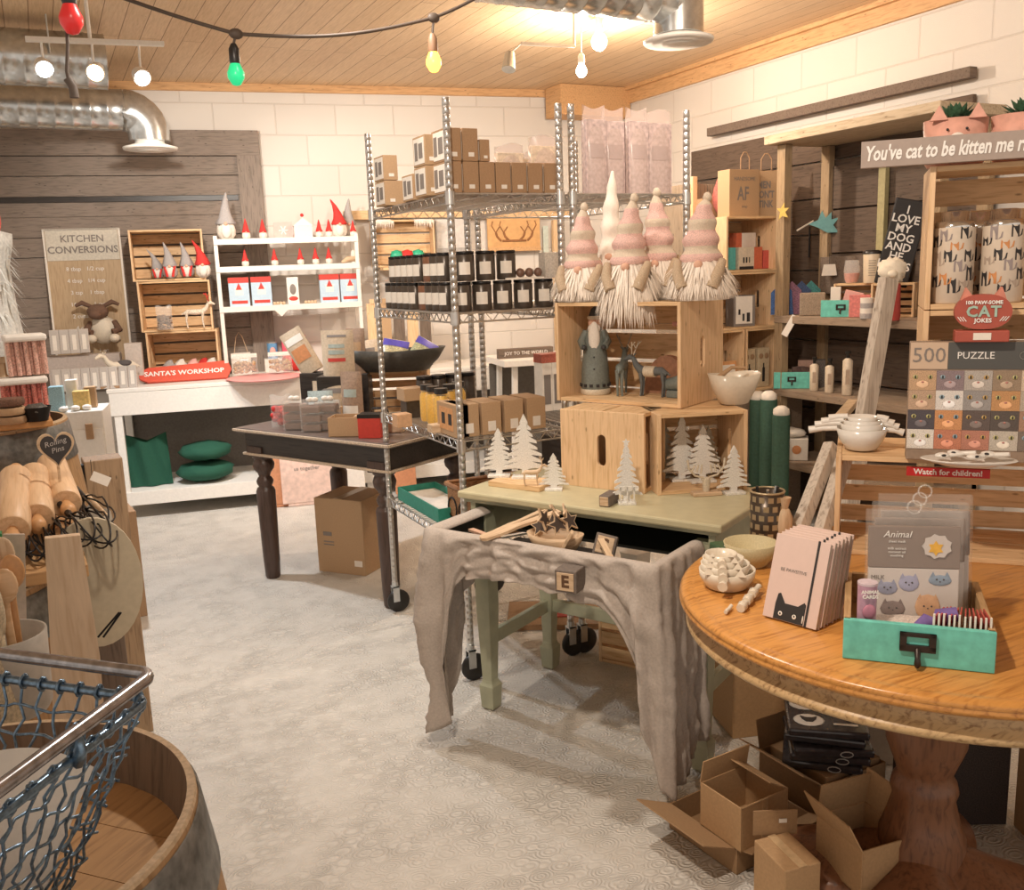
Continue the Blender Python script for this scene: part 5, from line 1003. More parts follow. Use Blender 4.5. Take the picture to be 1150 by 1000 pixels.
for i, (px, w, h, m_, lb) in enumerate(((822,.05,.12,plain('teal_carton',(.10,.42,.40),.5),'small teal carton at the left in the topmost corner crate'),(838,.11,.12,plain('cream_carton',(.66,.58,.46),.5),'cream carton with dark bottles print in the topmost corner crate'),(851,.06,.12,plain('red_orange',(.58,.14,.07),.5),'red orange carton beside the cream one in the topmost crate'),(861,.05,.10,plain('red_carton',(.55,.10,.08),.5),'small red carton at the right in the topmost corner crate'))):
    q = cc(px,1.3,4.06); t = thing('soap_carton', lb, 'box', (q.x,4.06,1.4085), 0); link('carton', G().box((0,.04,h/2),(w,.08,h)), m_, t, .002)
    if i == 1: link('printed_bottles', G().box((-.02,-.001,.05),(.01,.001,.03)).box((.0,-.001,.05),(.01,.001,.03)).box((.02,-.001,.05),(.006,.001,.03)).box((0,-.001,.008),(.10,.001,.016)), ink, t)
q = cc(846,1.42,4.1); one('soap_carton', G().box((-.0,.05,.20),(.10,.06,.12)).box((-.07,.05,.20),(.04,.06,.12),1), [label_w, plain('red_orange',(.58,.14,.07))], 'pale and orange carton stacked behind in the topmost corner crate', 'box', (q.x,4.12,1.4085-.06), 0, bev=.001)
q = cc(835,1.03,4.04); t = thing('soap_carton', 'black and white carton with cat silhouettes in the middle corner crate', 'box', (q.x,4.04,1.0985), -.2); link('carton', G().box((0,.04,.085),(.13,.10,.17)), inkg, t, .002); link('front_card', G().box((-.005,-.012,.09),(.10,.004,.15)), label_w, t); link('cat_prints', G().box((-.035,-.015,.08),(.012,.001,.03)).box((-.01,-.015,.05),(.012,.001,.04)).box((.02,-.015,.05),(.02,.001,.05)), ink, t)
for i, px in enumerate((843,859)):
    q = cc(px,.9,4.04); t = thing('bottle_box', ['left','right'][i]+' cream box with a dark bottle print in the lowest corner crate', 'box', (q.x,4.05,.7475), 0); link('carton', G().box((0,.03,.11),(.085,.06,.22)), plain('beige_carton',(.58,.46,.30),.6), t, .002); link('bottle_print', G().box((0,-.001,.07),(.018,.001,.08)).box((0,-.001,.12),(.008,.001,.03)), ink, t); link('round_print', G().ell((-.02,-.001,.175),(.016,.001,.016),12,6).ell((.02,-.001,.175),(.016,.001,.016),12,6), kraftD, t)
q = cc(825,.9,3.98); t = thing('framed_card', 'orange framed card leaning in the lowest left corner crate', 'card', (q.x,4.03,.7475), 0, rot=(-.15,0,0)); link('frame', G().box((0,0,.08),(.14,.01,.17)), plain('orange_card',(.65,.33,.14)), t, .002); link('card', G().box((0,-.006,.08),(.11,.004,.13)), label_w, t)
# paper bags and red bundle on top of the corner crates
BZ = 1.692
for i, (px, w, rz, lb, tx) in enumerate(((836,.21,.0,'left kraft paper bag printed AF on top of the corner crates','AF'),(864,.16,-.35,'right kraft paper bag printed MEN on top of the corner crates','MEN\nDON\'T\nSTINK'))):
    q = cc(px,1.7,4.08); t = thing('paper_bag', lb, 'bag', (q.x,4.08+.03*i,BZ), rz); link('bag', G().box((0,.05,.125),(w,.10,.25)), kraft, t, .002); link('opening_shade', G().box((0,.05,.2505),(w-.01,.09,.001)), kraftI, t)  # bag is solid; a dark sheet paints the shade of its opening
    text(t, tx, .10 if i == 0 else .052, (-.01,-.001,.12), FR, inkg, bold=.002, sx=.7); 
    if i == 0: text(t, 'HANDSOME', .030, (0,-.001,.20), FR, inkg, sx=.9); text(t, 'soap', .022, (0,-.001,.055), FR, inkg)
    link('handle', G().tube([(-.03,.0,.25),(-.03,.0,.31),(-.01,.0,.34),(.01,.0,.34),(.03,.0,.31),(.03,.0,.25)],.003,6), kraftD, t)
q = cc(835,1.85,4.2); one('tissue_bundle', G().ell((0,0,.13),(.11,.07,.13),16,10,0,.35,4), plain('dusty_red_tissue',(.42,.12,.10),.8,var=.35,scale=20), 'dusty red crumpled tissue bundle behind the AF paper bag', 'bundle', (q.x,4.32,BZ+.0), 0)
one('stand_box', G().box((0,0,.06),(.30,.10,.12)), kraftD, 'brown box hidden behind the paper bags', 'box', (q.x,4.42,BZ), 0, bev=.002)
# grey plank cabinet behind the last gnome
y_ = 4.45; a_ = ys(770,1.4,y_).x; b_ = ys(818,1.4,y_).x
t = thing('plank_cabinet', 'tall grey brown plank cabinet between the racks and corner crates', 'cabinet', (a_,y_,0), 0); g = G()
for i in range(4): g.box(((b_-a_)*(i+.5)/4,.15,.95),((b_-a_)/4-.004,.30,1.90))
link('body', g, wood('cabinet_grey',(.30,.23,.165),(.19,.14,.095),axis=2,rough=.8), t, .002); link('edge_post', G().box((.05,-.012,.98),(.035,.022,1.92)), pineZ, t, .002)
# leaning yellow flower ornament
q = P(876,232,x=HX-.03); t = thing('flower_ornament', 'yellow leaf ornament clipped to the left upright of the hutch', 'ornament', (q.x,q.y-.02,1.70), -PI/2+.6); g = G().at((0,0,0),(PI/2,0,0)).prism([(-.02,-.04),(.0,-.02),(.03,-.03),(.015,0),(.035,.02),(.01,.02),(.01,.05),(-.008,.02),(-.03,.02),(-.012,0)],.006); link('leaf', g, plain('yellow_leaf',(.7,.5,.12),.6), t)
# ------------------------------------------------------------ round pedestal table
RZ = .76; RC = Vector((1.60,1.262,0)); RR = .525
t = thing('round_table', 'honey coloured round pedestal table with a moulded edge', 'table', RC, 0)
top = G().lathe([(.0006,RZ),(RR-.035,RZ),(RR-.030,RZ-.002),(RR-.024,RZ),(RR-.008,RZ-.003),(RR-.001,RZ-.010),(RR-.004,RZ-.0135),(RR,RZ-.017),(RR,RZ-.023),(RR-.010,RZ-.030),(.0006,RZ-.030)],96)
link('tabletop', top, oak, t)
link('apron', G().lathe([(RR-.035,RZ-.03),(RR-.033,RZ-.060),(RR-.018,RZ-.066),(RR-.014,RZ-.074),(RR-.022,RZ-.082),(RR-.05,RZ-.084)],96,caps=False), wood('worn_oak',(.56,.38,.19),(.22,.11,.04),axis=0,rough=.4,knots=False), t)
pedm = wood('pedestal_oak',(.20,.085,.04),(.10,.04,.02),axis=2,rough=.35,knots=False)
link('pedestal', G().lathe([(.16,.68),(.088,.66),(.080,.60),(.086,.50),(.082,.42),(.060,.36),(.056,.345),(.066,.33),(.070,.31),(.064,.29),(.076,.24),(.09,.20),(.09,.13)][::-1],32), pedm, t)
g = G(); N_ = 72
def lobe(k): a = 2*PI*k/N_; return .17+.17*abs(math.cos(2*(a-2.25)))**1.3
for (s_, z_) in ((1,0),): pass
prs = [(.97,.04),(1,.05),(1,.085),(.97,.10),(.90,.105),(.5,.15),(.2,.19)]; vs = []
for (r, z) in prs:
    for k in range(N_): a = 2*PI*k/N_; vs.append((lobe(k)*r*math.cos(a),lobe(k)*r*math.sin(a),z))
g.add(vs,[(i*N_+j,i*N_+(j+1)%N_,(i+1)*N_+(j+1)%N_,(i+1)*N_+j) for i in range(len(prs)-1) for j in range(N_)]+[tuple(reversed(range(N_)))],0,True); link('plinth', g, pedm, t)
for k in range(4): a = k*PI/2+2.25; link('foot', G().lathe([(.04,0),(.05,.02),(.04,.045)],16,(.29*math.cos(a),.29*math.sin(a),0)), pedm, t)
# crates standing on its far side
A_ = P(939,511,z=1.0); B_ = P(1150,518,z=1.0); XR = math.atan2(B_.y-A_.y, B_.x-A_.x); XU = Vector((math.cos(XR),math.sin(XR),0)); XV = Vector((-XU.y,XU.x,0))
bcr = crate('wooden_crate', 'wide pine crate on the round table, under the white bowls and platter', (0,0,0), 0, .64, .26, .238, nback=4); A0 = Vector((A_.x,A_.y,0))
def xp(x, y, z): q = A0+XU*x+XV*y; return Vector((q.x,q.y,z))
bcr.location = xp(.32,0,RZ); bcr.rotation_euler = (0,0,XR); C1 = RZ+.240
m1 = crate('wooden_crate', 'upright pine crate behind the puzzle box on the round table stack', xp(.17+.235,.03,C1), XR, .46, .22, .328, nback=4)
m2 = crate('wooden_crate', 'topmost pine crate of the round table stack holding cat tumblers', xp(.17+.235,.03,C1+.33), XR, .46, .22, .309, nback=4); C2 = C1+.33+.0125; C3 = C1+.33+.310
def onx(px, y, z): o = xp(0,y,0); return along(px, z, (o.x,o.y), XU)
# long sign
q = onx(967, .012, C3+.03); t = thing('long_sign', 'long grey sign reading you\'ve cat to be kitten me on top of the crates', 'sign', (q.x,q.y,C3+.002), XR)
link('board', G().box((.30,0,.028),(.60,.018,.056)), plain('taupe_paint',(.36,.29,.25),.6,var=.05), t, .001); text(t, "You've cat to be kitten me right meow", .043, (.008,-.010,.028), FR, white_i, align='LEFT', shear=.22, sx=.62, bold=.0012)
# cat planters
leafm = plain('succulent_green',(.06,.14,.075),.5,var=.4,scale=20)
for i, (px, lb) in enumerate(((1071,'pink cat face planter with ears and a green succulent above the sign'),(1148,'pink planter with a green succulent at the far right above the sign'))):
    q = onx(px, .10, C3); t = thing('cat_planter', lb, 'planter', (q.x,q.y,C3), XR)
    pk = plain('pink_glaze',(.68,.36,.28),.35,var=.12,scale=10)
    link('pot', G().lathe([(.050,0),(.056,.01),(.060,.10),(.055,.10),(.052,.03),(.0006,.028)],24,sx=1.1,sy=.85), pk, t)
    if i == 0:
        for sx in (-1,1): link('ear', G().at((sx*.038,-.045,.095),(PI/2-.15,0,0)).prism([(-.018,0),(.018,0),(0,.032)],.007), pk, t)
        link('face', G().ell((-.02,-.052,.075),(.003,.002,.003),8,6).ell((.018,-.052,.075),(.003,.002,.003),8,6), ink, t); link('snout', G().ell((0,-.054,.058),(.014,.003,.010),12,6), label_w, t); link('muzzle', G().ell((0,-.058,.055),(.004,.002,.006),8,6), plain('beak_orange',(.7,.35,.08)), t)
    link('soil', G().lathe([(.0006,.092),(.056,.092)],20,caps=False,sx=1.1,sy=.85), plain('soil',(.08,.05,.035),.9), t)
    g = G(); rr = random.Random(i+3)
    for k in range(26):
        a = k*2.4; el = .35+.9*(k/26); L_ = .06-.018*(k/26); d_ = Vector((math.cos(a)*math.cos(el),math.sin(a)*math.cos(el),math.sin(el))); s_ = d_.cross(Vector((0,0,1))).normalized()*.011
        o_ = Vector((0,0,.095)); g.add([o_,o_+d_*L_*.55+s_,o_+d_*L_,o_+d_*L_*.55-s_,o_+d_*L_*.5+Vector((0,0,-.006))],[(0,1,2),(0,2,3),(0,4,1),(0,3,4),(1,4,2),(2,4,3)])
    link('succulent', g, leafm, t)
# tumblers with cats
enam = plain('tumbler_cream',(.66,.56,.45),.35,var=.03)
def cat_prints(g, R_, h, seed):
    rr = random.Random(seed)
    for i, (a, z) in enumerate([(-.95,.75),(-.45,.82),(.1,.70),(.55,.85),(-.75,.50),(-.2,.55),(.3,.42),(.8,.55),(-.9,.22),(-.4,.25),(.05,.14),(.55,.20),(.95,.3)]):
        def pt(dx, dz): aa = a+dx/R_; return (R_*1.012*math.sin(aa), -R_*1.012*math.cos(aa), z*h+dz)
        m_ = [0,1,2,0,3,0,1,0,0,2,0,3,0][i]; w_ = .0085; hh = rr.choice((.012,.02,.026))
        g.add([pt(-w_,0),pt(w_,0),pt(w_,hh),pt(w_*.9,hh+.007),pt(w_*.4,hh+.002),pt(-w_*.4,hh+.002),pt(-w_*.9,hh+.007),pt(-w_,hh)],[(0,1,2,3,4,5,6,7)],m_)
        g.add([pt(w_,.0),pt(w_*2,.004),pt(w_*2.2,.016),pt(w_*1.9,.016),pt(w_*1.6,.006)],[(0,1,2,3,4)],m_)
cm = [ink, plain('cat_grey',(.30,.25,.24),.6), plain('cat_orange',(.58,.25,.09),.6), plain('cat_taupe',(.42,.33,.26),.6)]
for i, (px, y, lb) in enumerate(((1068,.035,'cream tumbler printed with cats, left in front inside the topmost crate'),(1123,.035,'cream tumbler printed with cats, right in front inside the topmost crate'),(1095,.14,'cream cat tumbler standing behind the gap between the front two'))):
    q = onx(px, y+.045, C2); t = thing('cat_tumbler', lb, 'tumbler', (q.x,q.y,C2), XR-.15, 'cat tumblers in the topmost crate'); h = .165; R_ = .043
    link('tumbler_body', G().lathe([(R_*.93,0),(R_,.004),(R_,h)],28), enam, t); link('lid', G().lathe([(R_*.96,h),(R_*.96,h+.012),(R_*.7,h+.014),(R_*.7,h+.034),(R_*.55,h+.036)],24), plain('bright_chrome',(.75,.73,.70),.12,.95), t)
    g = G(); cat_prints(g, R_, h, i); link('cat_print', g, cm, t)
# jokes box on the puzzle
PXH = .262
q = onx(1022, -.055, C1); PQ = onx(1022,-.055,C1)
t = thing('puzzle_box', '500 piece puzzle box covered with cat faces leaning before the crate', 'box', xp(.30,-.035,C1), XR); ql = onx(1017,-.035,C1); t.location = (ql+XU*.165); t.location.z = C1+.002; t.rotation_euler = (-.02,0,XR)
link('carton', G().box((0,.022,PXH/2),(.33,.044,PXH)), plain('puzzle_side',(.30,.22,.16),.6), t, .002)
link('beige_panel', G().box((-.127,-.001,PXH-.030),(.075,.002,.058)), plain('beige_card',(.58,.43,.31),.6,var=0), t); link('dark_panel', G().box((.038,-.001,PXH-.030),(.254,.002,.058)), plain('slate_card',(.085,.085,.08),.5,var=0), t)
text(t, '500', .046, (-.127,-.0025,PXH-.030), FR, inkg); text(t, 'PUZZLE', .021, (-.035,-.0025,PXH-.030), FR, white_i)
g = G()
for k in range(4): a = k*PI/2; g.tube([(.075+.016*math.cos(a+j*PI/5)*.5+.018*math.cos(a),-.003,PXH-.03+.016*math.sin(a+j*PI/5)*.5+.018*math.sin(a)) for j in range(10)],.0008,5,0,True)
link('piece_symbol', g, plain('soft_grey',(.25,.24,.22),.6), t)
fur_c = [(.50,.33,.20),(.25,.19,.20),(.42,.38,.34),(.30,.22,.15),(.60,.48,.36),(.22,.15,.13),(.46,.32,.22),(.66,.62,.58),(.30,.28,.27),(.50,.27,.12),(.45,.38,.30),(.55,.42,.30),(.08,.07,.08),(.56,.27,.12),(.12,.09,.08),(.10,.08,.07),(.36,.22,.15),(.62,.56,.50),(.68,.64,.58),(.5,.2,.12),(.45,.2,.14),(.5,.45,.38),(.2,.16,.13),(.55,.4,.3)]
fm = [plain('cat_fur_%d'%i, c, .7, var=.35, scale=110) for i, c in enumerate(fur_c)]
for r in range(4):
    for c in range(6):
        k = r*6+c; x0 = -.165+.055*c; z0 = PXH-.062-.0435*(r+1)
        g = G().box((x0+.0275,-.001,z0+.0217),(.0545,.002,.043),0)
        cx, cz_ = x0+.0275, z0+.022
        g.ell((cx,-.0022,cz_-.009),(.013,.0008,.008),12,6,1)
        for sx in (-1,1): g.ell((cx+sx*.015,-.0025,cz_+.007),(.0052,.0012,.0048),10,6,2).ell((cx+sx*.015,-.0034,cz_+.007),(.0020,.001,.0040),8,6,3)
        g.ell((cx,-.003,cz_-.004),(.0030,.0012,.0022),8,6,4)
        lt = tuple(min(1,v*1.6+.06) for v in fur_c[k]); link('cat_photo', g, [fm[k], plain('muzzle_%d'%k,lt,.7,var=.1), plain('eye_%d'%(k%3),[(.45,.42,.18),(.25,.36,.42),(.5,.33,.12)][k%3],.4,var=0), ink, plain('nose_pink',(.45,.2,.17),.6,var=0)], t)
q = onx(1093, -.032, C1); t = thing('joke_book', 'red box of cat jokes shaped like a cat head, on the puzzle box', 'book', (q.x,q.y,C1+PXH+.003), XR); t.scale = (1.22,1.1,1.22)
rb = plain('brick_red',(.40,.085,.055),.5,var=.05)
link('box', G().box((0,.0,.010),(.085,.045,.020)), rb, t, .002); link('barcode', G().box((0,-.0232,.010),(.028,.001,.012)), label_w, t)
hd = [(.047*math.cos(a*PI/12),.052+.030*math.sin(a*PI/12)) for a in range(-3,16)] 
hd = [(.045*math.copysign(abs(math.cos(a))**.8,math.cos(a)),.052+.030*math.sin(a)) for a in [k*2*PI/28 for k in range(28)]]
link('cat_head', G().at((0,.010,.0),(PI/2,0,0)).prism(hd,.03), rb, t, .002)
for sx in (-1,1): link('ear', G().at((sx*.024,.006,.072),(PI/2,0,0)).prism([(-.012,0),(.012,0),(sx*.004,.022)],.02), plain('salmon',(.62,.24,.17),.6), t)
text(t, 'CAT', .026, (0,-.0215,.052), FR, plain('mint_ink',(.35,.50,.42),.6), bold=.0008, spacing=1.1); text(t, '100 PAW-SOME', .0085, (0,-.0215,.068), FR, white_i, bold=.0003); text(t, 'JOKES', .010, (0,-.0215,.037), FR, white_i, bold=.0003)
g = G()
for sx in (-1,1):
    for k in range(3): g.at((0,-.0212,0),(PI/2,0,0)).bar((sx*(.026+.004*k),.036-.0*k,0),(sx*(.032+.004*k),.044-.0*k,0),.0012,.001)
link('whiskers', g, white_i, t)
# platter with cutters and cat bits
q = onx(1083, -.052, C1); q = onx(1083, .0, C1); t = thing('oval_platter', 'white oval platter at the crate front before the puzzle box', 'platter', (q.x-XV.x*.075,q.y-XV.y*.075,C1+.001), XR)
# the crate is deep enough for the platter: it sits partly proud of the front edge
link('dish', G().lathe([(.045,0),(.052,.003),(.082,.014),(.079,.0155),(.050,.006),(.0006,.005)],40,sx=1.18,sy=.60), whiteg, t)
pl_ = Vector(t.location)
for i, (dx, dy, a, lb) in enumerate(((-.04,.0,.2,'left white ceramic cat spoon on the oval platter'),(-.015,.008,-.3,'second white ceramic spoon on the oval platter'),(.02,.0,.5,'third white ceramic piece on the oval platter'),(.05,.004,-.4,'right white ceramic piece with a dark spot on the platter'))):
    o_ = pl_+XU*dx+XV*dy; t = thing('ceramic_spoon', lb, 'spoon', (o_.x,o_.y,C1+.016+.004*(i%2)), XR+a, 'ceramic pieces on the platter'); link('spoon_bowl', G().ell((-.012,0,.006),(.016,.012,.007),12,8).tube([(0,0,.006),(.03,0,.010)],.005,8), whiteg, t); link('dark_mark', G().ell((-.012,-.011,.008),(.005,.002,.003),8,6), ink, t)
# nested white bowls with handles
q = onx(967, .075, C1)
for i, (r, z, L_) in enumerate(((.058,.0,.062),(.050,.018,.056),(.043,.032,.048),(.034,.046,.040))):
    t = thing('handled_bowl', ['lowest and largest','second from bottom','third from bottom','smallest, uppermost'][i]+' white measuring bowl of the nested set on the crate', 'bowl', (q.x,q.y,C1+z+.001), XR-.05, 'nested white measuring bowls')
    hh = .052-.006*i; link('bowl', G().lathe([(r*.5,0),(r*.62,.003),(r*.88,hh*.5),(r,hh),(r*.96,hh),(r*.83,hh*.5),(r*.5,.007),(.0006,.007)],32), whiteg, t)
    for sx in (-1,1): link('handle', G().tube([(sx*r*.95,0,hh*.95),(sx*(r+L_*.5*(1 if sx < 0 else .55)),0,hh*.92),(sx*(r+L_*(1 if sx < 0 else .55)),0,hh*.9-.004)],[.007,.007,.009],8), whiteg, t)
# watch for children plank
q = onx(1018,-.008,C1-.03); t = thing('warning_plank', 'red strip lettered watch for children under the front edge of the crate top', 'sign', (q.x,q.y,C1-.040), XR); link('board', G().box((.085,0,.010),(.17,.010,.020)), plain('sign_bright_red',(.50,.02,.02),.5,var=.04), t); text(t, 'Watch for children!', .0175, (.085,-.0056,.010), FR, white_i, bold=.0004)
# drawer box on the table
FL = P(946,740,z=RZ); FRp = P(1117,758,z=RZ); dw = (FRp-FL).length; DRz = math.atan2(FRp.y-FL.y,FRp.x-FL.x); mid_ = (FL+FRp)/2; dU = (FRp-FL).normalized(); dV = Vector((-dU.y,dU.x,0))
drawer_box('large teal drawer box with a dark label pull on the round table', (mid_.x,mid_.y,RZ+.001), DRz, dw, .27, .072, tealL, wood('drawer_wood',(.46,.29,.14),(.32,.18,.08),axis=1,knots=False))
def dq(x, y, z=0): o_ = mid_+dU*x+dV*y; return Vector((o_.x,o_.y,RZ+.0135+z))
brw_ = plain('brown_card',(.22,.165,.135),.5,var=.04); ch = plain('cat_paper',(.62,.56,.52),.5,var=.03)
for i in range(3):
    q = dq(-.002+.012*i,.135+.035*i); t = thing('animal_pack', ['front','middle','rear'][i]+' clear pack with a brown animal header card in the teal drawer', 'pack', q, DRz+.16, 'animal packs in the teal drawer', rot=(-.10-.02*i,0,DRz+.16))
    W_, H_ = .165, .215+.006*i
    link('card', G().box((0,0,H_*.27),(W_-.01,.012,H_*.54)), ch, t, .002); link('header', G().box((0,-.002,H_*.72),(W_-.008,.010,H_*.36)), brw_, t, .002)
    link('wrap', G().box((0,0,H_*.52),(W_,.020,H_*1.04)), plain('gloss_wrap',(.8,.75,.7),.06,var=0,alpha=.10), t, .003)
    link('hanger', G().tube([(.012*math.cos(k*PI/6),0,H_*1.06+.012*math.sin(k*PI/6)) for k in range(12)],.0018,6,0,True), clear, t)
    if i == 0:
        f_ = -.0085; text(t, 'Animal', .017, (-.03,f_,H_*.83), FR, white_i, shear=.3); text(t, 'sheet mask\n\nmilk extract\ncoconut oil\nsoothing', .0065, (-.03,f_,H_*.71), FR, white_i)
        g = G().at((.038,f_,H_*.735),(PI/2,0,0)); g.prism([(.026*(1 if k%2 else .86)*math.cos(k*PI/9),.023*(1 if k%2 else .86)*math.sin(k*PI/9)) for k in range(18)],.0015,0); g.at((.036,f_-.0016,H_*.72),(PI/2,0,0)).prism([(.014*(1 if k%2 else .6)*math.cos(k*PI/6),.014*(1 if k%2 else .6)*math.sin(k*PI/6)) for k in range(12)],.001,1); link('badge', g, [ch, plain('badge_amber',(.75,.42,.06),.4)], t)
        cats = [(-.045,.078,.018,.012,'cat_blue',(.28,.30,.42)),(-.008,.088,.018,.015,'cat_lilac',(.34,.35,.50)),(.045,.095,.020,.010,'cat_steel',(.22,.30,.40)),(-.035,.040,.022,.015,'cat_brown',(.20,.15,.14)),(.025,.045,.022,.024,'cat_peach',(.66,.38,.20))]
        for (x, z, a, b_, nm, c_) in cats:
            g = G().ell((x,-.0068,z),(a,.0015,b_),18,6,0)
            for sx in (-1,1): g.at((x+sx*a*.6,-.0065,z+b_*.6),(PI/2,0,0)).prism([(-.005,0),(.005,0),(0,.010)],.001,0)
            g.at(); g.ell((x-a*.3,-.0085,z+.002),(.0018,.001,.0018),8,4,1).ell((x+a*.3,-.0085,z+.002),(.0018,.001,.0018),8,4,1).ell((x,-.0085,z-.002),(.0015,.001,.0012),8,4,1); link('cat_print', g, [plain(nm,c_,.6), ink], t)
        text(t, 'MILK', .011, (-.062,-.0068,.098), FR, inkg)
q = dq(-.082,.045); t = thing('cream_tube', 'pink and lilac tube standing at the left in the teal drawer', 'tube', q, DRz+.3); link('tube', G().grid(lambda u,v: (.0165*math.cos(2*PI*u)*(1-.5*0), .0165*math.sin(2*PI*u)*(.35+.65*v), .115*v), 20, 6), plain('lilac_tube',(.50,.30,.40),.4,var=.15,scale=20), t); link('white_foot', G().box((0,0,.022),(.034,.012,.044)), label_w, t, .003); link('cap_top', G().cyl((0,0,.112),.0170,.004,20), plain('pale_lilac',(.60,.50,.55),.4), t)
text(t, 'ANIMAL\nCARDS', .0085, (0,-.0172,.098), FR, white_i, bold=.0003); link('bow_print', G().ell((0,-.014,.065),(.012,.003,.014),10,6), plain('rose_print',(.5,.2,.28),.5), t)
q = dq(.03,.05); t = thing('purple_bow', 'purple spotted rolled headband lying in the teal drawer', 'headband', (q.x,q.y,q.z+.05), DRz, rot=(0,-.5,DRz)); link('roll', G().tube([(-.035,0,0),(-.01,0,.005),(.0,0,.0),(.01,0,.005),(.04,0,0)],[.010,.016,.010,.016,.012],12), plain('purple_cloth',(.16,.10,.30),.7,var=.15), t); link('pink_part', G().ell((-.045,0,-.008),(.020,.014,.012),12,8), plain('dusty_pink_cloth',(.50,.22,.22),.7), t)
one('paper_fill', G().ell((0,0,.022),(.085,.05,.024),18,8,0,.25,4), plain('printed_tissue',(.56,.48,.42),.7,var=.3,scale=60), 'crumpled printed tissue filling the bottom of the teal drawer', 'tissue', dq(-.01,.07), DRz)
for i in range(12):
    q = dq(.035+.0068*i,.045+.003*(i%3)); t = thing('tea_sachet', 'clear red striped sachet, '+nth(i,12)+' in the row at the right of the drawer', 'sachet', q, DRz+PI/2-.25-.02*i, 'red sachets in the teal drawer', rot=(0,.0,DRz+PI/2-.35+.04*i)); link('sachet', G().box((0,0,.036),(.055,.0022,.072)), plain('red_wrapper',(.50,.09,.07),.25,var=.25,scale=60), t); link('clear_edge', G().box((-.029,0,.038),(.004,.003,.078)), label_w, t)
# notebooks
n0 = P(852,692,z=RZ); n1 = P(908,708,z=RZ); nd = (n1-n0).normalized(); NR = math.atan2(nd.y,nd.x); nn = Vector((-nd.y,nd.x,0)); nm = (n0+n1)/2
cover = plain('blush_cover',(.66,.50,.44),.5,var=.02); pages = plain('pages',(.60,.54,.46),.8,var=.1,scale=90)
nbw = max(.115,(n1-n0).length); nbh = .165
for i in range(6):
    o_ = nm+nn*(.016*i)+nd*(.002*(i%2)+.012); t = thing('notebook', 'blush notebook with a black cat peeking up on its cover' if i == 0 else 'blush notebook with elastic band, '+ORD[i]+' in the leaning row', 'notebook', (o_.x,o_.y,RZ+.004), NR, 'leaning row of notebooks', rot=(-.30+.012*i,0,NR))
    link('cover', G().box((0,0,nbh/2),(nbw,.0015,nbh)).box((0,.013,nbh/2),(nbw,.0015,nbh)), cover, t, .0006); link('page_block', G().box((-.001,.0065,nbh/2),(nbw-.004,.0115,nbh-.005)), pages, t)
    link('elastic', G().box((nbw*.30,-.0012,nbh/2),(.0045,.0012,nbh+.001)), ink, t)
    if i == 0:
        cat = [(-.030,.001),(.034,.001),(.034,.040),(.030,.044),(.018,.034),(-.010,.034),(-.022,.052),(-.027,.050),(-.030,.030)]
        link('cat_silhouette', G().at((-.004,-.0009,0),(PI/2,0,0)).prism(cat,.0008), ink, t); link('cat_eyes', G().ell((-.020,-.0022,.013),(.0045,.0006,.0045),14,6).ell((.010,-.0022,.013),(.0045,.0006,.0045),14,6).ell((.028,-.0022,.012),(.0015,.0006,.008),8,6), label_w, t); link('pupils', G().ell((-.020,-.0028,.013),(.0018,.0005,.0025),8,6).ell((.010,-.0028,.014),(.0018,.0005,.0025),8,6), ink, t)
        text(t, 'BE PAWSITIVE', .009, (-.008,-.001,.098), FR, inkg)
# cat measuring cups
q = P(822,668,z=RZ); q = Vector((q.x,q.y,RZ)); q += Vector((.02,.04,0))
for i, (r, z) in enumerate(((.060,0),(.052,.014),(.044,.026),(.034,.036))):
    t = thing('cat_cup', ['largest, lowest','second','third','smallest, uppermost'][i]+' cream cat eared measuring cup in the nested stack', 'cup', (q.x-.004*i,q.y+.002*i,RZ+z+.001), -.8+.05*i, 'nested cat eared measuring cups')
    hh = .042; link('cup', G().lathe([(r*.6,0),(r*.75,.004),(r*.97,hh*.6),(r,hh),(r*.94,hh),(r*.88,hh*.6),(r*.6,.008),(.0006,.008)],28), creamg, t)
    for sx in (-1,1): link('ear', G().at((sx*r*.55,-r*.80,hh-.002),(PI/2-.4,0,0)).prism([(-r*.2,0),(r*.2,0),(0,r*.28)],.005), creamg, t)
    link('handle', G().tube([(0,-r*.95,hh*.85),(0,-r*1.2,hh*.75),(0,-r*1.45,hh*.70)],[.008,.009,.011],8), creamg, t)
p = P(845,640,z=RZ); t = thing('rattan_cup', 'pale olive ribbed bowl behind the cat measuring cups', 'bowl', (p.x+.02,p.y+.03,RZ), 0); link('bowl', G().lathe([(.035,0),(.05,.02),(.062,.055),(.058,.055),(.045,.02),(.0006,.010)],28), plain('olive_cream',(.50,.42,.24),.6,var=.1,scale=60), t)
for i, (px, py, lb) in enumerate(((818,688,'single cream measuring spoon at the front left of the notebooks'),(836,684,'cream measuring spoon, nearest in the small stack by the notebooks'),(842,678,'cream measuring spoon, middle one by the notebooks'),(848,672,'cream measuring spoon, closest to the cup stack'))):
    p = P(px,py,z=RZ); L_ = .05 if i else .035; one('measuring_spoon', G().tube([(-L_/2,0,.006),(-L_*.2,0,.007),(0,0,.006),(L_/2,0,.008)],[.009,.011,.006,.007] if i else [.004]*4,10), creamg, lb, 'spoon', (p.x,p.y,RZ+.003*(i)), .55)
p = P(826,622,z=RZ); t = thing('green_case', 'small dark green case near the left rim of the round table', 'case', (p.x,p.y,RZ), -.2); link('case_body', G().box((0,0,.014),(.11,.06,.028)), plain('bottle_green',(.04,.10,.045),.4), t, .004); link('white_edge', G().tube([(-.04,-.02,.03),(-.01,.0,.034)],.002,6).tube([(.045,-.02,.03),(.05,.01,.03)],.002,6), label_w, t)
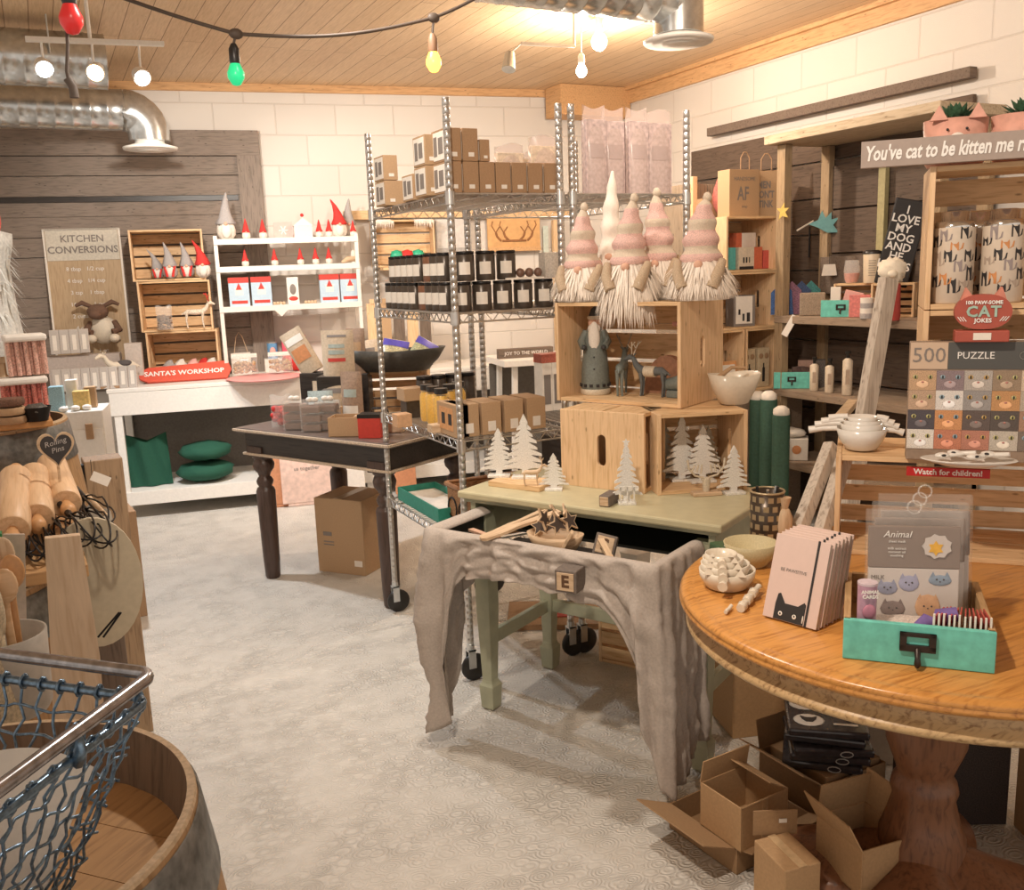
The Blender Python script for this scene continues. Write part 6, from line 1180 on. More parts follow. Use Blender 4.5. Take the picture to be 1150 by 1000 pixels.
# patterned tin on the desk side
p = P(861,606,z=RZ); t = thing('patterned_tin', 'dark tin printed with gold squares holding small tools, behind the cups', 'tin', (p.x,p.y,RZ), 0)
link('tin_body', G().lathe([(.040,0),(.042,.004),(.042,.125),(.039,.125),(.038,.01),(.0006,.008)],28), plain('dark_tin',(.07,.05,.035),.3,.4), t)
g = G()
for r in range(5):
    for k in range(12):
        a = 2*PI*k/12+r*.26; z = .018+.023*r
        def pt(da, dz): return (.0426*math.cos(a+da),.0426*math.sin(a+da),z+dz)
        g.add([pt(-.16,-.007),pt(.16,-.007),pt(.16,.007),pt(-.16,.007)],[(0,1,2,3)])
link('gold_squares', g, plain('antique_gold',(.46,.36,.22),.35,.5), t); link('rim', G().tube([(.041*math.cos(k*PI/12),.041*math.sin(k*PI/12),.126) for k in range(24)],.003,6,0,True), plain('antique_gold',(.46,.36,.22)), t)
for k in range(4): link('tool', G().tube([(.01*math.cos(k*2),.01*math.sin(k*2),.02),(.028*math.cos(k*2),.028*math.sin(k*2),.135)],.004,6), [steel,blackp][k%2], t)
p = P(868,603,z=RZ); t = thing('twine_bag', 'small tan cloth pouch leaning before the patterned tin', 'pouch', (p.x-.01,p.y-.05,RZ), 0); link('pouch', G().ell((0,0,.045),(.022,.018,.046),12,10,0,.15), palewZ, t); link('neck', G().lathe([(.008,.085),(.016,.115)],10), palewZ, t)
# leaning whitewashed boards left of the crate
for i, (px1, py1, px2, py2, w, lb, y) in enumerate(((998,313,974,452,.055,'tall whitewashed plank leaning behind the nested white bowls',1.98),(934,500,895,604,.034,'left short whitewashed plank leaning beside the pine crate',1.76),(952,503,920,604,.032,'right short whitewashed plank leaning beside the pine crate',1.72))):
    a = P(px1,py1,y=y+.0); b_ = P(px2,py2,y=y-.0)
    b_ = b_+(b_-a)*((b_.z-.002)/(a.z-b_.z)) if i == 0 else P(893+27*(i-1),606,z=RZ+.002)
    g = G().bar(Vector((0,0,0)),a-b_,w,.030,0,(0,1,0)); one('leaning_plank', g, whitew, lb, 'plank', b_, bev=.002)

# cross piece joining tops of the two short planks is part of neither: a sloping rail
a = P(936,478,y=1.9); b_ = P(958,452,y=2.1); one('sloping_rail', G().bar((0,0,0),b_-a,.03,.02,0), wood('pale_rail',(.50,.36,.22),(.36,.24,.13),axis=0), 'short sloping pale rail above the whitewashed planks, under the bowl handles', 'rail', a, bev=.002)
# ------------------------------------------------------------ cartons under the round table
def fl(px, py, z=0): return P(px,py,z=z)
kd = plain('carton_brown',(.33,.20,.10),.8,var=.08,scale=30); kd2 = plain('carton_tan',(.42,.26,.13),.8,var=.08,scale=30)
p = fl(822,985); open_carton('cardboard_box', 'flattened carton with wide flaps lying under the left open box', (p.x+.13,p.y+.13,0), .10, .26, .24, .07, kd, (('L',25,.12),('F',15,.05)))
p = fl(828,958,.075); open_carton('cardboard_box', 'open square carton with raised flaps, leftmost under the round table', (p.x+.078,p.y+.070,.075), .07, .155, .14, .115, kd2, (('F',-150,.001),('B',100,.06),('R',150,.07)), tape=True)
p = fl(921,936); open_carton('cardboard_box', 'large open carton holding the black cat packs', (p.x+.115,p.y+.115,0), .04, .23, .23, .13, kd, (('L',35,.09),('B',80,.08)), tape=False)
cpk = Vector((p.x+.125,p.y+.115,0))
one('filler_box', G().box((0,0,.0675),(.20,.20,.135)), kd, 'closed inner box inside the large open carton', 'box', (cpk.x,cpk.y,.005), .04, bev=.002)
for i in range(5):
    t = thing('sock_pack', 'glossy black pack with cat faces, '+['lowest','second','third','fourth','topmost'][i]+' in the pile', 'pack', (cpk.x+.006*(i%2)-.02,cpk.y-.008*(i%3)-.01,.142+.024*i), -.68+.1*((i*7)%3-1), 'pile of glossy black cat packs')
    link('pack', G().box((0,0,.011),(.20,.19,.021)), plain('gloss_black',(.05,.043,.045),.10,var=.2), t, .006)
    if i > 2:
        g = G()
        for (x, y, k_) in ((-.05,.05,0),(.045,.055,0),(-.045,-.04,0)):
            g.ell((x,y,.0225),(.040,.034,.002),16,6,0); g.at((x,y,.0247)).prism([(-.018,.0),(-.022,.018),(-.008,.010),(.008,.010),(.022,.018),(.018,.0),(.008,-.014),(-.008,-.014)],.0008,1); g.at()
        g.at((.045,-.04,.0225)).prism([(-.03,-.02),(.03,-.02),(.03,-.01),(-.03,-.01)],.0008,0); g.at()
        link('cat_faces', g, [label_w, ink], t)
    else: link('size_mark', G().tube([(.03+.016*math.cos(k*PI/5),-.0955,.010+.008*math.sin(k*PI/5)) for k in range(10)],.0015,5,0,True), plain('mark_grey',(.5,.48,.45),.5), t)
p = fl(988,1008,.11); open_carton('cardboard_box', 'open carton with tall bent flaps in front of the pedestal', (p.x+.04,p.y+.085,.108), -.12, .135, .15, .11, kd2, (('L',62,.075),('B',100,.08),('R',88,.085))); 
p = fl(878,1010,.09); t = thing('cardboard_box', 'small closed carton standing at the very front under the table', 'box', (p.x+.045,p.y+.035,.0), -.15); link('carton', G().box((0,0,.085),(.09,.12,.17)), kd2, t, .003); link('tape', G().box((0,0,.1705),(.02,.121,.001)), plain('tape',(.5,.36,.2)), t); link('flap', G().box((.015,.068,.195),(.10,.003,.06),0,(0,0,-.3)), kd, t); link('label', G().box((.03,.060,.20),(.018,.001,.01),0,(0,0,-.3)), label_w, t)
p = fl(858,865,.0); t = thing('cardboard_box', 'tan carton with folded top standing behind the cat packs', 'box', (p.x+.16,p.y+.24,0), -.3); link('carton', G().box((0,0,.15),(.20,.18,.30)), kd2, t, .003); link('flap', G().box((-.02,-.05,.33),(.20,.003,.10),0,(-.8,0,0)), kraft, t)
p = Vector((1.86,1.42,0)); t = thing('cardboard_box', 'tall kraft carton at the far right behind the pedestal', 'box', (2.12,1.22,0), -.45); link('carton', G().box((0,0,.20),(.20,.24,.40)), kd2, t, .003); link('paper_bag', G().box((-.02,-.02,.44),(.12,.10,.10)), kraft, t, .003)
one('dark_bin', G().box((0,0,.16),(.22,.20,.32)), plain('dark_brown_bin',(.05,.035,.03),.7,var=.5,scale=60), 'dark mottled bin on the floor behind the pedestal', 'bin', (2.02,1.52,0), -.5, bev=.004)
one('white_board', G().box((0,0,.18),(.20,.02,.36)), label_w, 'plain white board standing on the floor between packs and pedestal', 'board', (1.98,1.78,0), -.5, bev=.002)
q = P(818,790,y=2.2); one('pale_plank', G().bar((0,0,0),(-.06,.10,.40),.05,.02), palew, 'pale plank leaning under the tables beside the desk leg', 'plank', (1.90,2.05,.01), bev=.002)
# ------------------------------------------------------------ left side: barrels, rolling pins, wire basket
oakb = wood('barrel_oak',(.42,.25,.12),(.24,.135,.06),axis=2,rough=.6); headm = wood('barrel_head',(.50,.29,.13),(.33,.18,.075),axis=0,rough=.55)
hoopm = plain('zinc_hoop',(.20,.205,.20),.45,.6,var=.35,scale=12)
def barrel(label, loc, R_, Hh, hoops, rz=0, tilt=None):
    t = thing('wine_barrel', label, 'barrel', loc, rz, 'wine barrels on the left'); n = 40
    def rad(z): return R_*(1+.17*math.sin(PI*z/Hh))
    g = G(); N_ = 96; rows = [i/14*Hh for i in range(15)]; vs = []
    for z in rows:
        for k in range(N_): gr = .9975 if k % 4 == 0 else 1; r = rad(z)*gr; vs.append((r*math.cos(2*PI*k/N_),r*math.sin(2*PI*k/N_),z))
    g.add(vs,[(i*N_+j,i*N_+(j+1)%N_,(i+1)*N_+(j+1)%N_,(i+1)*N_+j) for i in range(14) for j in range(N_)],0,True)
    g.lathe([(rad(Hh),Hh),(rad(Hh)-.002,Hh+.004),(rad(Hh)-.010,Hh+.004)],96,(0,0,0),1,False,sm=False); g.lathe([(rad(Hh)-.010,Hh+.004),(rad(Hh)-.019,Hh-.07)],96,(0,0,0),2,False)
    g.lathe([(rad(0),0),(rad(0)-.02,0),(rad(0)-.02,.04),(.0006,.04)],48,(0,0,0),0,False); link('staves', g, [oakb, plain('sawn_oak',(.52,.38,.24),.6,var=.2,scale=30), wood('inner_staves',(.22,.15,.10),(.12,.08,.05),axis=2,knots=False,scale=.8)], t)
    g = G(); r = rad(Hh)-.0185
    for k in range(6):
        x0 = -r+2*r*k/6; x1 = -r+2*r*(k+1)/6-.0012; pts = []
        for i in range(9): x = x0+(x1-x0)*i/8; pts.append((x,-math.sqrt(max(0,r*r-x*x))))
        for i in range(9): x = x1+(x0-x1)*i/8; pts.append((x,math.sqrt(max(0,r*r-x*x))))
        cl_ = []; 
        for p_ in pts:
            if not cl_ or (abs(p_[0]-cl_[-1][0])+abs(p_[1]-cl_[-1][1])) > 1e-5: cl_.append(p_)
        if (abs(cl_[0][0]-cl_[-1][0])+abs(cl_[0][1]-cl_[-1][1])) < 1e-5: cl_.pop()
        g.prism(cl_,.012,0,Hh-.080)
    link('head', g, headm, t)
    for (z0, z1) in hoops: link('hoop', G().lathe([(rad(z0)+.0005,z0),(rad(z0)+.003,z0+.002),(rad(z1)+.003,z1-.002),(rad(z1)+.0005,z1)],72,(0,0,0),0,False), hoopm, t)
    return t
BZ_ = .895; b1 = barrel('large oak wine barrel in the near left corner under the wire basket', (-.160,1.043,0), .256, BZ_, [(.80,.889),(.63,.69),(.22,.28),(.0,.06)], .75)
b2 = barrel('second oak barrel with grey hoops standing on a low block behind the rolling pins', (-.205,2.78,.22), .235, .88, [(.78,.875),(.56,.64),(.2,.26)], .3)
one('low_block', G().box((0,0,.11),(.46,.46,.22)), darkw, 'low dark wooden block raising the second barrel', 'block', (-.205,2.78,0), .1, bev=.004)
b3 = barrel('third oak barrel carrying the rolling pin board, hidden behind the basket', (-.26,2.02,0), .235, .90, [(.80,.89),(.2,.26)], .1)
one('display_board', G().box((0,0,.0125),(.46,.60,.025)), headm, 'oak board on the third barrel under the rolling pins', 'board', (-.215,2.16,.907), .03, bev=.003)
one('display_riser', G().box((0,0,.02),(.36,.30,.04)), plain('orange_oak_box',(.50,.24,.08),.5,var=.12,scale=12), 'orange wooden riser under the far ends of the rolling pins', 'riser', (-.21,2.33,.933), .03, bev=.003)
# rolling pins
rpm = wood('rolling_pin_wood',(.70,.47,.28),(.58,.35,.18),axis=0,knots=False,rough=.45); rph = plain('pin_handle',(.56,.30,.13),.45,var=.12,scale=20)
for i, (pa, pb, lb) in enumerate(((( 16,560),(14,596),'left wooden rolling pin with its handle to the viewer'),((39,543),(42,582),'middle wooden rolling pin of the three'),((62,533),(74,566),'right wooden rolling pin nearest the heart tag'))):
    za = 1.015; a = P(*pa,z=za+.015); b_ = P(*pb,z=za-.015); ax = (b_-a).normalized(); L_ = .27; 
    t = thing('rolling_pin', lb, 'rolling pin', b_, 0, 'wooden rolling pins'); x = ax; y = Vector((0,0,1)).cross(x).normalized(); z = x.cross(y); t.rotation_euler = Matrix((x,y,z)).transposed().to_euler()
    g = G().at((0,0,0),(0,PI/2,0)); g.lathe([(.029,-L_),(.032,-L_+.004),(.032,-.004),(.029,0)],28); link('roller', g, rpm, t)
    for s_ in (0,1):
        g = G().at((0 if s_ else -L_,0,0),(0,PI/2 if s_ else -PI/2,0)); g.lathe([(.010,0),(.011,.012),(.015,.03),(.016,.045),(.013,.056),(.004,.060)],18); link('handle', g, rph, t)
# whisk loops
def whisk(label, tip, base_, w, nl=5):
    tip, base_ = Vector(tip), Vector(base_); ax = (tip-base_).normalized(); L_ = (tip-base_).length; s_ = ax.cross(Vector((0,0,1))).normalized(); u_ = s_.cross(ax)
    t = thing('wire_whisk', label, 'whisk', base_, 0, 'black wire whisks')
    g = G()
    for k in range(nl):
        a = PI*k/nl; d_ = s_*math.cos(a)+u_*math.sin(a); g.tube([ax*L_*(.5-.5*math.cos(f*PI/12))+d_*w*math.sin(f*PI/12)*(1 if f*PI/12 > PI*.45 and f*PI/12 < PI*1.55 else .75) for f in range(25)],.0019,6)
    link('wires', g, blackm, t); link('handle', G().tube([Vector((0,0,0)),-ax*.08],.007,8), blackm, t); return t
for i, (px, py, bx_, by_, z0) in enumerate(((30,622,12,585,.955),(48,624,30,588,.955),(66,616,48,585,.96),(84,612,62,585,.965),(104,606,80,580,.97),(122,610,96,574,.955),(120,588,95,560,.97))):
    whisk('black wire whisk, '+nth(i,7)+' of those fanned below the pins', P(px,py,z=z0), P(bx_,by_,z=z0+.02), .032, 3)
# heart tag
c = P(63,503,y=2.16); t = thing('heart_tag', 'heart shaped chalk tag with a wooden rim above the right rolling pin', 'tag', c, .15)
def heart(s_): return [(s_*.9*(16*math.sin(a)**3)/16, s_*(13*math.cos(a)-5*math.cos(2*a)-2*math.cos(3*a)-math.cos(4*a))/15) for a in [k*2*PI/36 for k in range(36)]]
link('rim', G().at((0,.003,0),(PI/2,0,0)).prism(heart(.040),.006), palew, t); link('chalk_face', G().at((0,-.0034,0),(PI/2,0,0)).prism(heart(.034),.0012), plain('chalkboard',(.05,.045,.045),.8), t); text(t, 'Rolling\nPins', .016, (0,-.005,.004), (PI/2,-.2,0), plain('chalk',(.45,.42,.40),.9), shear=.2); link('stick', G().tube([(0,.004,-.04),(.0,.006,-.14)],.003,6), palew, t)
# boards and utensils hanging in front of the display
a = P(55,602,z=.93); c = P(82,596,y=1.74); 
def slab(name, label, cat, corners, y, m_, th=.016, group=None):
    "upright board whose outline was measured on the plane y"
    pts = [P(px,py,y=y) for px, py in corners]; o_ = sum(pts, Vector())/len(pts); g = G().at((0,th/2,0),(PI/2,0,0)).prism([(p_.x-o_.x,p_.z-o_.z) for p_ in pts],th); return one(name, g, m_, label, cat, o_, bev=.002)
slab('cutting_board','long pale cutting board standing on the floor below the whisks','board',[(74,1224),(150,1224),(112,735),(90,600),(50,604),(57,735)][::-1],1.66,wood('pale_board',(.66,.50,.35),(.56,.39,.25),axis=2,knots=False),.018)
g = G().at((0,.01,0),(PI/2,0,0)).prism([(.088*math.cos(a_),.135*math.sin(a_)) for a_ in [k*2*PI/32 for k in range(32)]],.012); o_ = P(108,655,y=1.98); one('round_board', g, plain('olive_white_wood',(.50,.43,.31),.5,var=.06), 'oval pale serving board behind the cutting board', 'board', o_, bev=.002)
for i in range(2): one('wire_hook', G().tube([P(110+6*i,716,y=1.75)-P(110,716,y=1.75),P(134+2*i,688,y=1.75)-P(110,716,y=1.75)],.002,6), blackm, ['nearer','farther'][i]+' thin black wire beside the oval board', 'wire', P(110,716,y=1.75))
c = P(30,735,y=1.45); t = thing('utensil_crock', 'grey crock of wooden spoons and a wrapped bundle above the wire basket', 'crock', (c.x-.03,c.y+.02,c.z-.09), 0)
link('crock', G().lathe([(.05,0),(.056,.01),(.060,.12),(.056,.12),(.05,.02),(.0006,.015)],28), plain('grey_stoneware',(.42,.38,.33),.5,var=.1), t)
for k in range(9):
    a_ = k*.7; tp_ = Vector((-.02+.045*math.cos(a_), .035*math.sin(a_), .21+.03*math.sin(k*2.3))); link('spoon', G().tube([(.02*math.cos(a_),.02*math.sin(a_),.03),tp_*.8,tp_],[.006,.006,.005],8).ell(tp_,(.017,.007,.026),10,8), [rph,palewZ,rpm][k%3], t)
link('wrapped_bundle', G().ell((-.012,-.045,.17),(.025,.02,.055),14,10,0,.12).lathe([(.030,-.01),(.018,.10),(.020,.15)],14,(-.012,-.045,0),0,True,.3), plain('raffia',(.56,.47,.33),.6,var=.3,scale=50), t)
slab('green_book','green and white book at the far left edge above the crock','book',[(-30,690),(8,680),(2,598),(-30,600)][::-1],1.62,plain('green_cover',(.03,.22,.07),.5),.02); slab('paper_sheet','pinkish grey sheet standing beside the green book','paper',[(8,720),(30,712),(28,600),(3,600)][::-1],1.66,plain('pinkish_grey_sheet',(.56,.46,.38),.7),.006)
# post and planks at the right of the display
o_ = P(155,798,z=0); t = thing('display_post', 'tall brown plank post at the aisle side of the left display', 'post', (.115,3.12,0), .05)
link('post', G().box((0,0,.46),(.11,.10,.92)), wood('post_brown',(.36,.24,.14),(.22,.14,.08),axis=2), t, .003); link('black_strip', G().box((-.062,-.03,.50),(.014,.03,.82)), blackm, t)
one('brown_carton', G().box((0,0,.24),(.20,.26,.48)), kraftD, 'brown carton on the floor between the post and white table', 'box', (.155,4.35,0), .1, bev=.003)
c = P(113,538,y=2.9); t = thing('price_tag', 'white paper price tag hanging from a string at the display post', 'tag', (c.x,c.y,c.z), 0, rot=(0,.55,.3)); link('tag', G().box((0,0,0),(.055,.002,.028)), label_w, t); link('string', G().tube([(-.027,0,0),(-.05,0,.04)],.001,5), ink, t)
t = thing('canvas_sack', 'grey canvas sack with a rope handle at the right of the second barrel', 'sack', (.03,2.52,.60), 0); link('sack', G().lathe([(.05,0),(.07,.02),(.075,.22),(.070,.28),(.066,.28),(.066,.22),(.0006,.20)],24,(0,0,0),0,False,.1), plain('grey_canvas',(.28,.24,.19),.9,var=.15,scale=30,bmp=.4), t); link('rope', G().tube([(-.06,0,.27),(-.03,-.05,.34),(.02,-.06,.34),(.06,-.02,.27)],.006,8), palew, t)
one('sack_stand', G().box((0,0,.30),(.13,.13,.598)), darkwZ, 'dark wooden stand under the grey canvas sack', 'stand', (.03,2.52,0), 0, bev=.003)
# goods on the second barrel
Z2 = 1.108
def bpx(px, y, z): return along(px, z, (0,y), (1,0))
one('barrel_tray', G().box((0,0,.008),(.44,.40,.016)), plain('orange_oak_box',(.5,.24,.08)), 'orange wooden tray laid over the top of the second barrel', 'tray', (-.235,2.74,Z2), .05, bev=.003)
Z3 = Z2+.0165
rwm = plain('red_white_stripes',(.62,.20,.16),.5,var=.6,scale=55); rw2 = plain('pink_white_stripes',(.68,.40,.32),.5,var=.4,scale=50)
for i, (px, y, w, h, m_, lb, z) in enumerate(((30,2.66,.105,.085,rwm,'lower bundle of red and white striped sticks with white cap',Z3),(32,2.66,.09,.085,rw2,'upper bundle of peach striped sticks with white cap',Z3+.107))):
    q = bpx(px, y, z); t = thing('stick_bundle', lb, 'bundle', (q.x,y,z), .1)
    for k in range(9): link('stick', G().cyl((-w/2+w*(k+.5)/9,-.02+.012*(k%2),0),.0058,h,8), m_, t)
    link('back_card', G().box((0,.02,h/2),(w,.05,h)), label_w, t, .002); link('cap', G().box((0,.0,h+.009),(w+.008,.075,.018)), whitep, t, .006)
q = bpx(14,2.55,Z3); t = thing('round_cookies', 'small stack of brown cookie cakes with pale icing left on the second barrel', 'cookies', (q.x,2.55,Z3), 0)
for k in range(3): link('cookie', G().lathe([(.030,.022*k),(.034,.022*k+.006),(.032,.022*k+.018)],16), [kraftD,label_w,brw][k%3] if k != 1 else kraft, t)
q = bpx(42,2.52,Z3); t = thing('dark_basket', 'small black wire basket of dark bits beside the heart tag', 'basket', (q.x,2.56,Z3), 0); link('basket', G().lathe([(.025,0),(.035,.035)],14,(0,0,0),0,False), blackm, t); link('filling', G().ell((0,0,.025),(.03,.03,.018),12,6,0,.4,6), plain('dark_bits',(.08,.07,.06),.5,var=.9,scale=90), t)
# tall stand behind with the pale figure
one('pale_stand', G().box((-.115,0,.62),(.02,.2,1.24)).box((.115,0,.62),(.02,.2,1.24)).box((0,0,1.245),(.26,.22,.02)).box((0,.09,.62),(.22,.02,1.24)), palewZ, 'narrow pale wooden stand at the left edge holding the red hatted figure', 'stand', (-.245,3.18,0), .05, bev=.002)
one('cookie_house', G().box((0,0,.06),(.10,.08,.12)).prism([(-.06,-.05),(.06,-.05),(.06,.05),(-.06,.05)],.02,1,.12), [kraft,label_w], 'little tan cookie house beside the pale stand top', 'ornament', (-.125,3.16,1.125), .1, bev=.002)
one('house_riser', G().box((0,0,.56),(.09,.10,1.12)), plain('straw',(.46,.34,.17),.8,var=.5,scale=40), 'straw coloured column under the little cookie house', 'column', (-.125,3.16,.0), .1, bev=.004)
q = bpx(0,3.1,1.257); t = thing('red_hat_figure', 'large figure with a red arched hat and pale shaggy silvery coat, left edge', 'figure', (q.x-.045,3.16,1.256), 0)
link('coat', G().lathe([(.13,0),(.125,.05),(.10,.12),(.095,.26),(.115,.32),(.11,.35),(.05,.37)],24,(0,0,0),0,True,.25), plain('silver_coat',(.60,.60,.57),.5,var=.2,scale=20,bmp=.5), t)
g = G(); rr = random.Random(5)
for k in range(160):
    a_ = rr.uniform(0,2*PI); z = rr.uniform(.06,.34); g.add([(.105*math.cos(a_),.105*math.sin(a_),z),(.105*math.cos(a_+.06),.105*math.sin(a_+.06),z),(.135*math.cos(a_+.03),.135*math.sin(a_+.03),z-rr.uniform(.02,.06))],[(0,1,2)])
o = link('tufts', g, plain('silver_tuft',(.68,.70,.68),.5,var=.1), t); o['kind'] = 'stuff'
link('red_hat', G().lathe([(.085,.35),(.092,.38),(.092,.46),(.080,.52),(.05,.56),(.01,.575)],24), plain('coral_red',(.66,.09,.07),.6,var=.06), t)
one('white_ornament', G().ell((0,0,.025),(.035,.03,.025),12,8,0,.35,4), whitef, 'small white ruffled ornament on the roof of the little house', 'ornament', (-.115,3.16,1.266), 0)
# white drawer box and baking goods in the back left
t = thing('white_drawer_unit', 'white painted drawer box with a brown handle, left of the white table', 'drawer unit', (.095,4.75,0), BR)
link('box', G().box((0,.14,.735),(.22,.28,.27)), whitep, t, .004); link('drawer_front', G().box((0,-.004,.70),(.205,.008,.17)), whitep, t, .002); link('handle', G().box((.045,-.014,.775),(.032,.014,.075)), kraftD, t, .003); link('stand', G().box((0,.14,.30),(.18,.24,.598)), label_w, t, .003)
for i, (px, h, w, m_, lb) in enumerate(((66,.12,.06,plain('blue_print',(.30,.48,.55),.5,var=.3,scale=40),'white and blue small baking box on the drawer unit'),(84,.14,.05,whitep,'tall white box on the white drawer unit'),(93,.09,.07,plain('yellow_napkin',(.70,.50,.18),.6,var=.2,scale=20),'yellow folded napkin bundle on the drawer unit'),(104,.10,.05,kraft,'small kraft block with forks on the drawer unit'))):
    q = bpx(px,4.82,.872); one('baking_box', G().box((0,0,h/2),(w,.05,h)), m_, lb, 'box', (min(.18,max(.01,q.x)),4.82+.06*(i%2),.871), BR, bev=.003)
for i in range(3): one('white_bun', G().ell((0,0,.014),(.022,.018,.014),12,8), whiteg, 'white rounded piece, '+nth(i,3)+' at the front edge of the drawer unit', 'ornament', (.04+.05*i,4.775,.871))
q = P(118,437,y=4.9); one('wooden_ruler', G().box((0,0,.008),(.14,.03,.016)), kraftD, 'short brown wooden bar lying at the left end of the white table', 'bar', (bk(121,TZ,.55).x,bk(121,TZ,.55).y,TZ+.001), BR, bev=.002)
# ------------------------------------------------------------ blue wire basket on the barrel
RZb = 1.078; K = Vector((.055,.885,0)); ba = Vector((-.70,.714,0)); bb = Vector((-.62,-.785,0)); LA, LB = .36, .30; HB = RZb-(BZ_-.068)
bw = plain('blue_grey_wire',(.17,.25,.34),.30,.8,var=.4,scale=40); rimm = plain('copper_grey_rim',(.36,.35,.36),.25,.85,var=.3,scale=20)
t = thing('wire_basket', 'large blue grey wire mesh basket with a tubular rim on the near barrel', 'basket', (K.x,K.y,RZb-HB+.001), 0)
cen = (ba*LA+bb*LB)/2
def bpnt(a_, b_, d_):   # a,b in 0..1 on the rim rectangle; d 0 rim .. 1 bottom
    p_ = ba*LA*a_+bb*LB*b_; k = 1-.50*d_; q = cen+(p_-cen)*k+Vector((0,.05*d_,0)); return Vector((q.x,q.y,HB*(1-d_)))
def ring(d_, off=0):
    pts = []; r = .05
    for (ca, cb, s0) in ((0,0,2),(1,0,3),(1,1,0),(0,1,1)):
        for k in range(6):
            f = k/5; 
            if (ca,cb) == (0,0): a_, b_ = r*(1-math.sin(f*PI/2)), r*(1-math.cos(f*PI/2))
            elif (ca,cb) == (1,0): a_, b_ = 1-r*(1-math.cos((1-f)*PI/2)) if False else 1-r*(1-math.sin(f*PI/2)), r*(1-math.sin((1-f)*PI/2)) if False else r*(1-math.cos(f*PI/2))
            elif (ca,cb) == (1,1): a_, b_ = 1-r*(1-math.sin(f*PI/2)), 1-r*(1-math.cos(f*PI/2))
            else: a_, b_ = r*(1-math.sin(f*PI/2)), 1-r*(1-math.cos(f*PI/2))
            pts.append((ca,cb,f,a_,b_))
    # order each corner so that the loop runs (0,0)->(1,0)->(1,1)->(0,1)
    A = [p_ for p_ in pts if p_[:2] == (0,0)]; B = [p_ for p_ in pts if p_[:2] == (1,0)]; C_ = [p_ for p_ in pts if p_[:2] == (1,1)]; D_ = [p_ for p_ in pts if p_[:2] == (0,1)]
    seq = [(r,0)] ; out = []
    for (cx, cy, st) in ((r,r,PI),(1-r,r,1.5*PI),(1-r,1-r,0),(r,1-r,.5*PI)):
        for k in range(7): an = st+k*PI/12; out.append((cx+r*math.cos(an), cy+r*math.sin(an)))
    return [bpnt(a_,b_,d_)+Vector((0,0,off)) for a_, b_ in out]
link('rim', G().tube(ring(0,.010),.0065,10,0,True), rimm, t); link('lower_rim', G().tube(ring(.06,.0),.0045,8,0,True), bw, t)
g = G(); rr = random.Random(11)
def side(s_, f, d_):
    return bpnt(*[(f,0),(1,f),(1-f,1),(0,1-f)][s_], d_)
for s_ in range(4):
    n_ = 15 if s_ % 2 == 0 else 12
    for k in range(n_):
        f = (k+.5)/n_; pts = [side(s_, min(1,max(0,f+.012*math.sin(i*1.9+k))), .03+.97*i/16)+Vector((.0022*math.sin(i*2.6+k),.0022*math.cos(i*2.6+k),0)) for i in range(17)]; g.tube(pts,.0015,6)
        g.tube([side(s_,f,.06)+Vector((.0065*math.cos(j*PI/4)*abs(bb.x),.0065*math.cos(j*PI/4)*abs(ba.x),.0065*math.sin(j*PI/4))) for j in range(8)],.0016,5,0,True)
    for r_ in range(8):
        d_ = .16+.11*r_; pts = [side(s_, i/24, d_)+Vector((.002*math.sin(i*1.7+r_),.002*math.cos(i*1.7+r_),.0035*math.sin(i*1.4+r_*2))) for i in range(25)]; g.tube(pts,.0015,6)
for k in range(1,10):
    g.tube([bpnt(k/10,i/12,1)+Vector((0,0,.003+.001*math.sin(i+k))) for i in range(13)],.0015,6); g.tube([bpnt(i/12,k/10,1)+Vector((0,0,.005+.001*math.sin(i+k))) for i in range(13)],.0015,6)
link('wire_mesh', g, bw, t)
link('rim_clip', G().tube([bpnt(0,.36,0)+Vector((0,0,.012)),bpnt(0,.40,.02)+Vector((.008,0,.0)),bpnt(0,.38,.08)+Vector((.006,0,0)),bpnt(0,.35,.05)+Vector((-.004,0,0))],.0055,8,0,True), bw, t)
one('paper_liner', G().grid(lambda u,v: tuple(bpnt(.06+.50*u,.06+.10*v,.35+.60*v)+Vector((0,0,.01*math.sin(4*u)+.01))), 10, 8), label_w, 'cream paper sheet lying inside the wire basket', 'paper', (K.x,K.y,RZb-HB+.001))
# ------------------------------------------------------------ ceiling: ducts, diffusers, lights
duct = plain('spiral_duct',(.62,.64,.64),.22,.9,var=.15,scale=6)
def duct_run(t, pts, r, name='duct'):
    g = G(); pts = [Vector(p_) for p_ in pts]; out = []
    for a, b_ in zip(pts, pts[1:]):
        n_ = max(1,int((b_-a).length/.09))
        for i in range(n_): out.append(a+(b_-a)*i/n_)
    out.append(pts[-1]); P2, R2 = [], []
    for i, p_ in enumerate(out):
        if i: d_ = (out[i]-out[i-1]).normalized(); P2 += [out[i]-d_*.006, out[i], out[i]+d_*.006 if i < len(out)-1 else out[i]+d_*.0001]; R2 += [r, r*1.03, r]
        else: P2.append(p_); R2.append(r)
    return link(name, g.tube(P2, R2, 28, 0), duct, t)
def diffuser(t, c, r):
    link('diffuser', G().lathe([(r*.5,.05),(r*.55,.02),(r,.0),(r*.98,-.012),(r*.75,-.008),(r*.72,-.016),(r*.48,-.012),(r*.45,-.022),(r*.22,-.020),(.0006,-.026)],40,c), whitep, t)
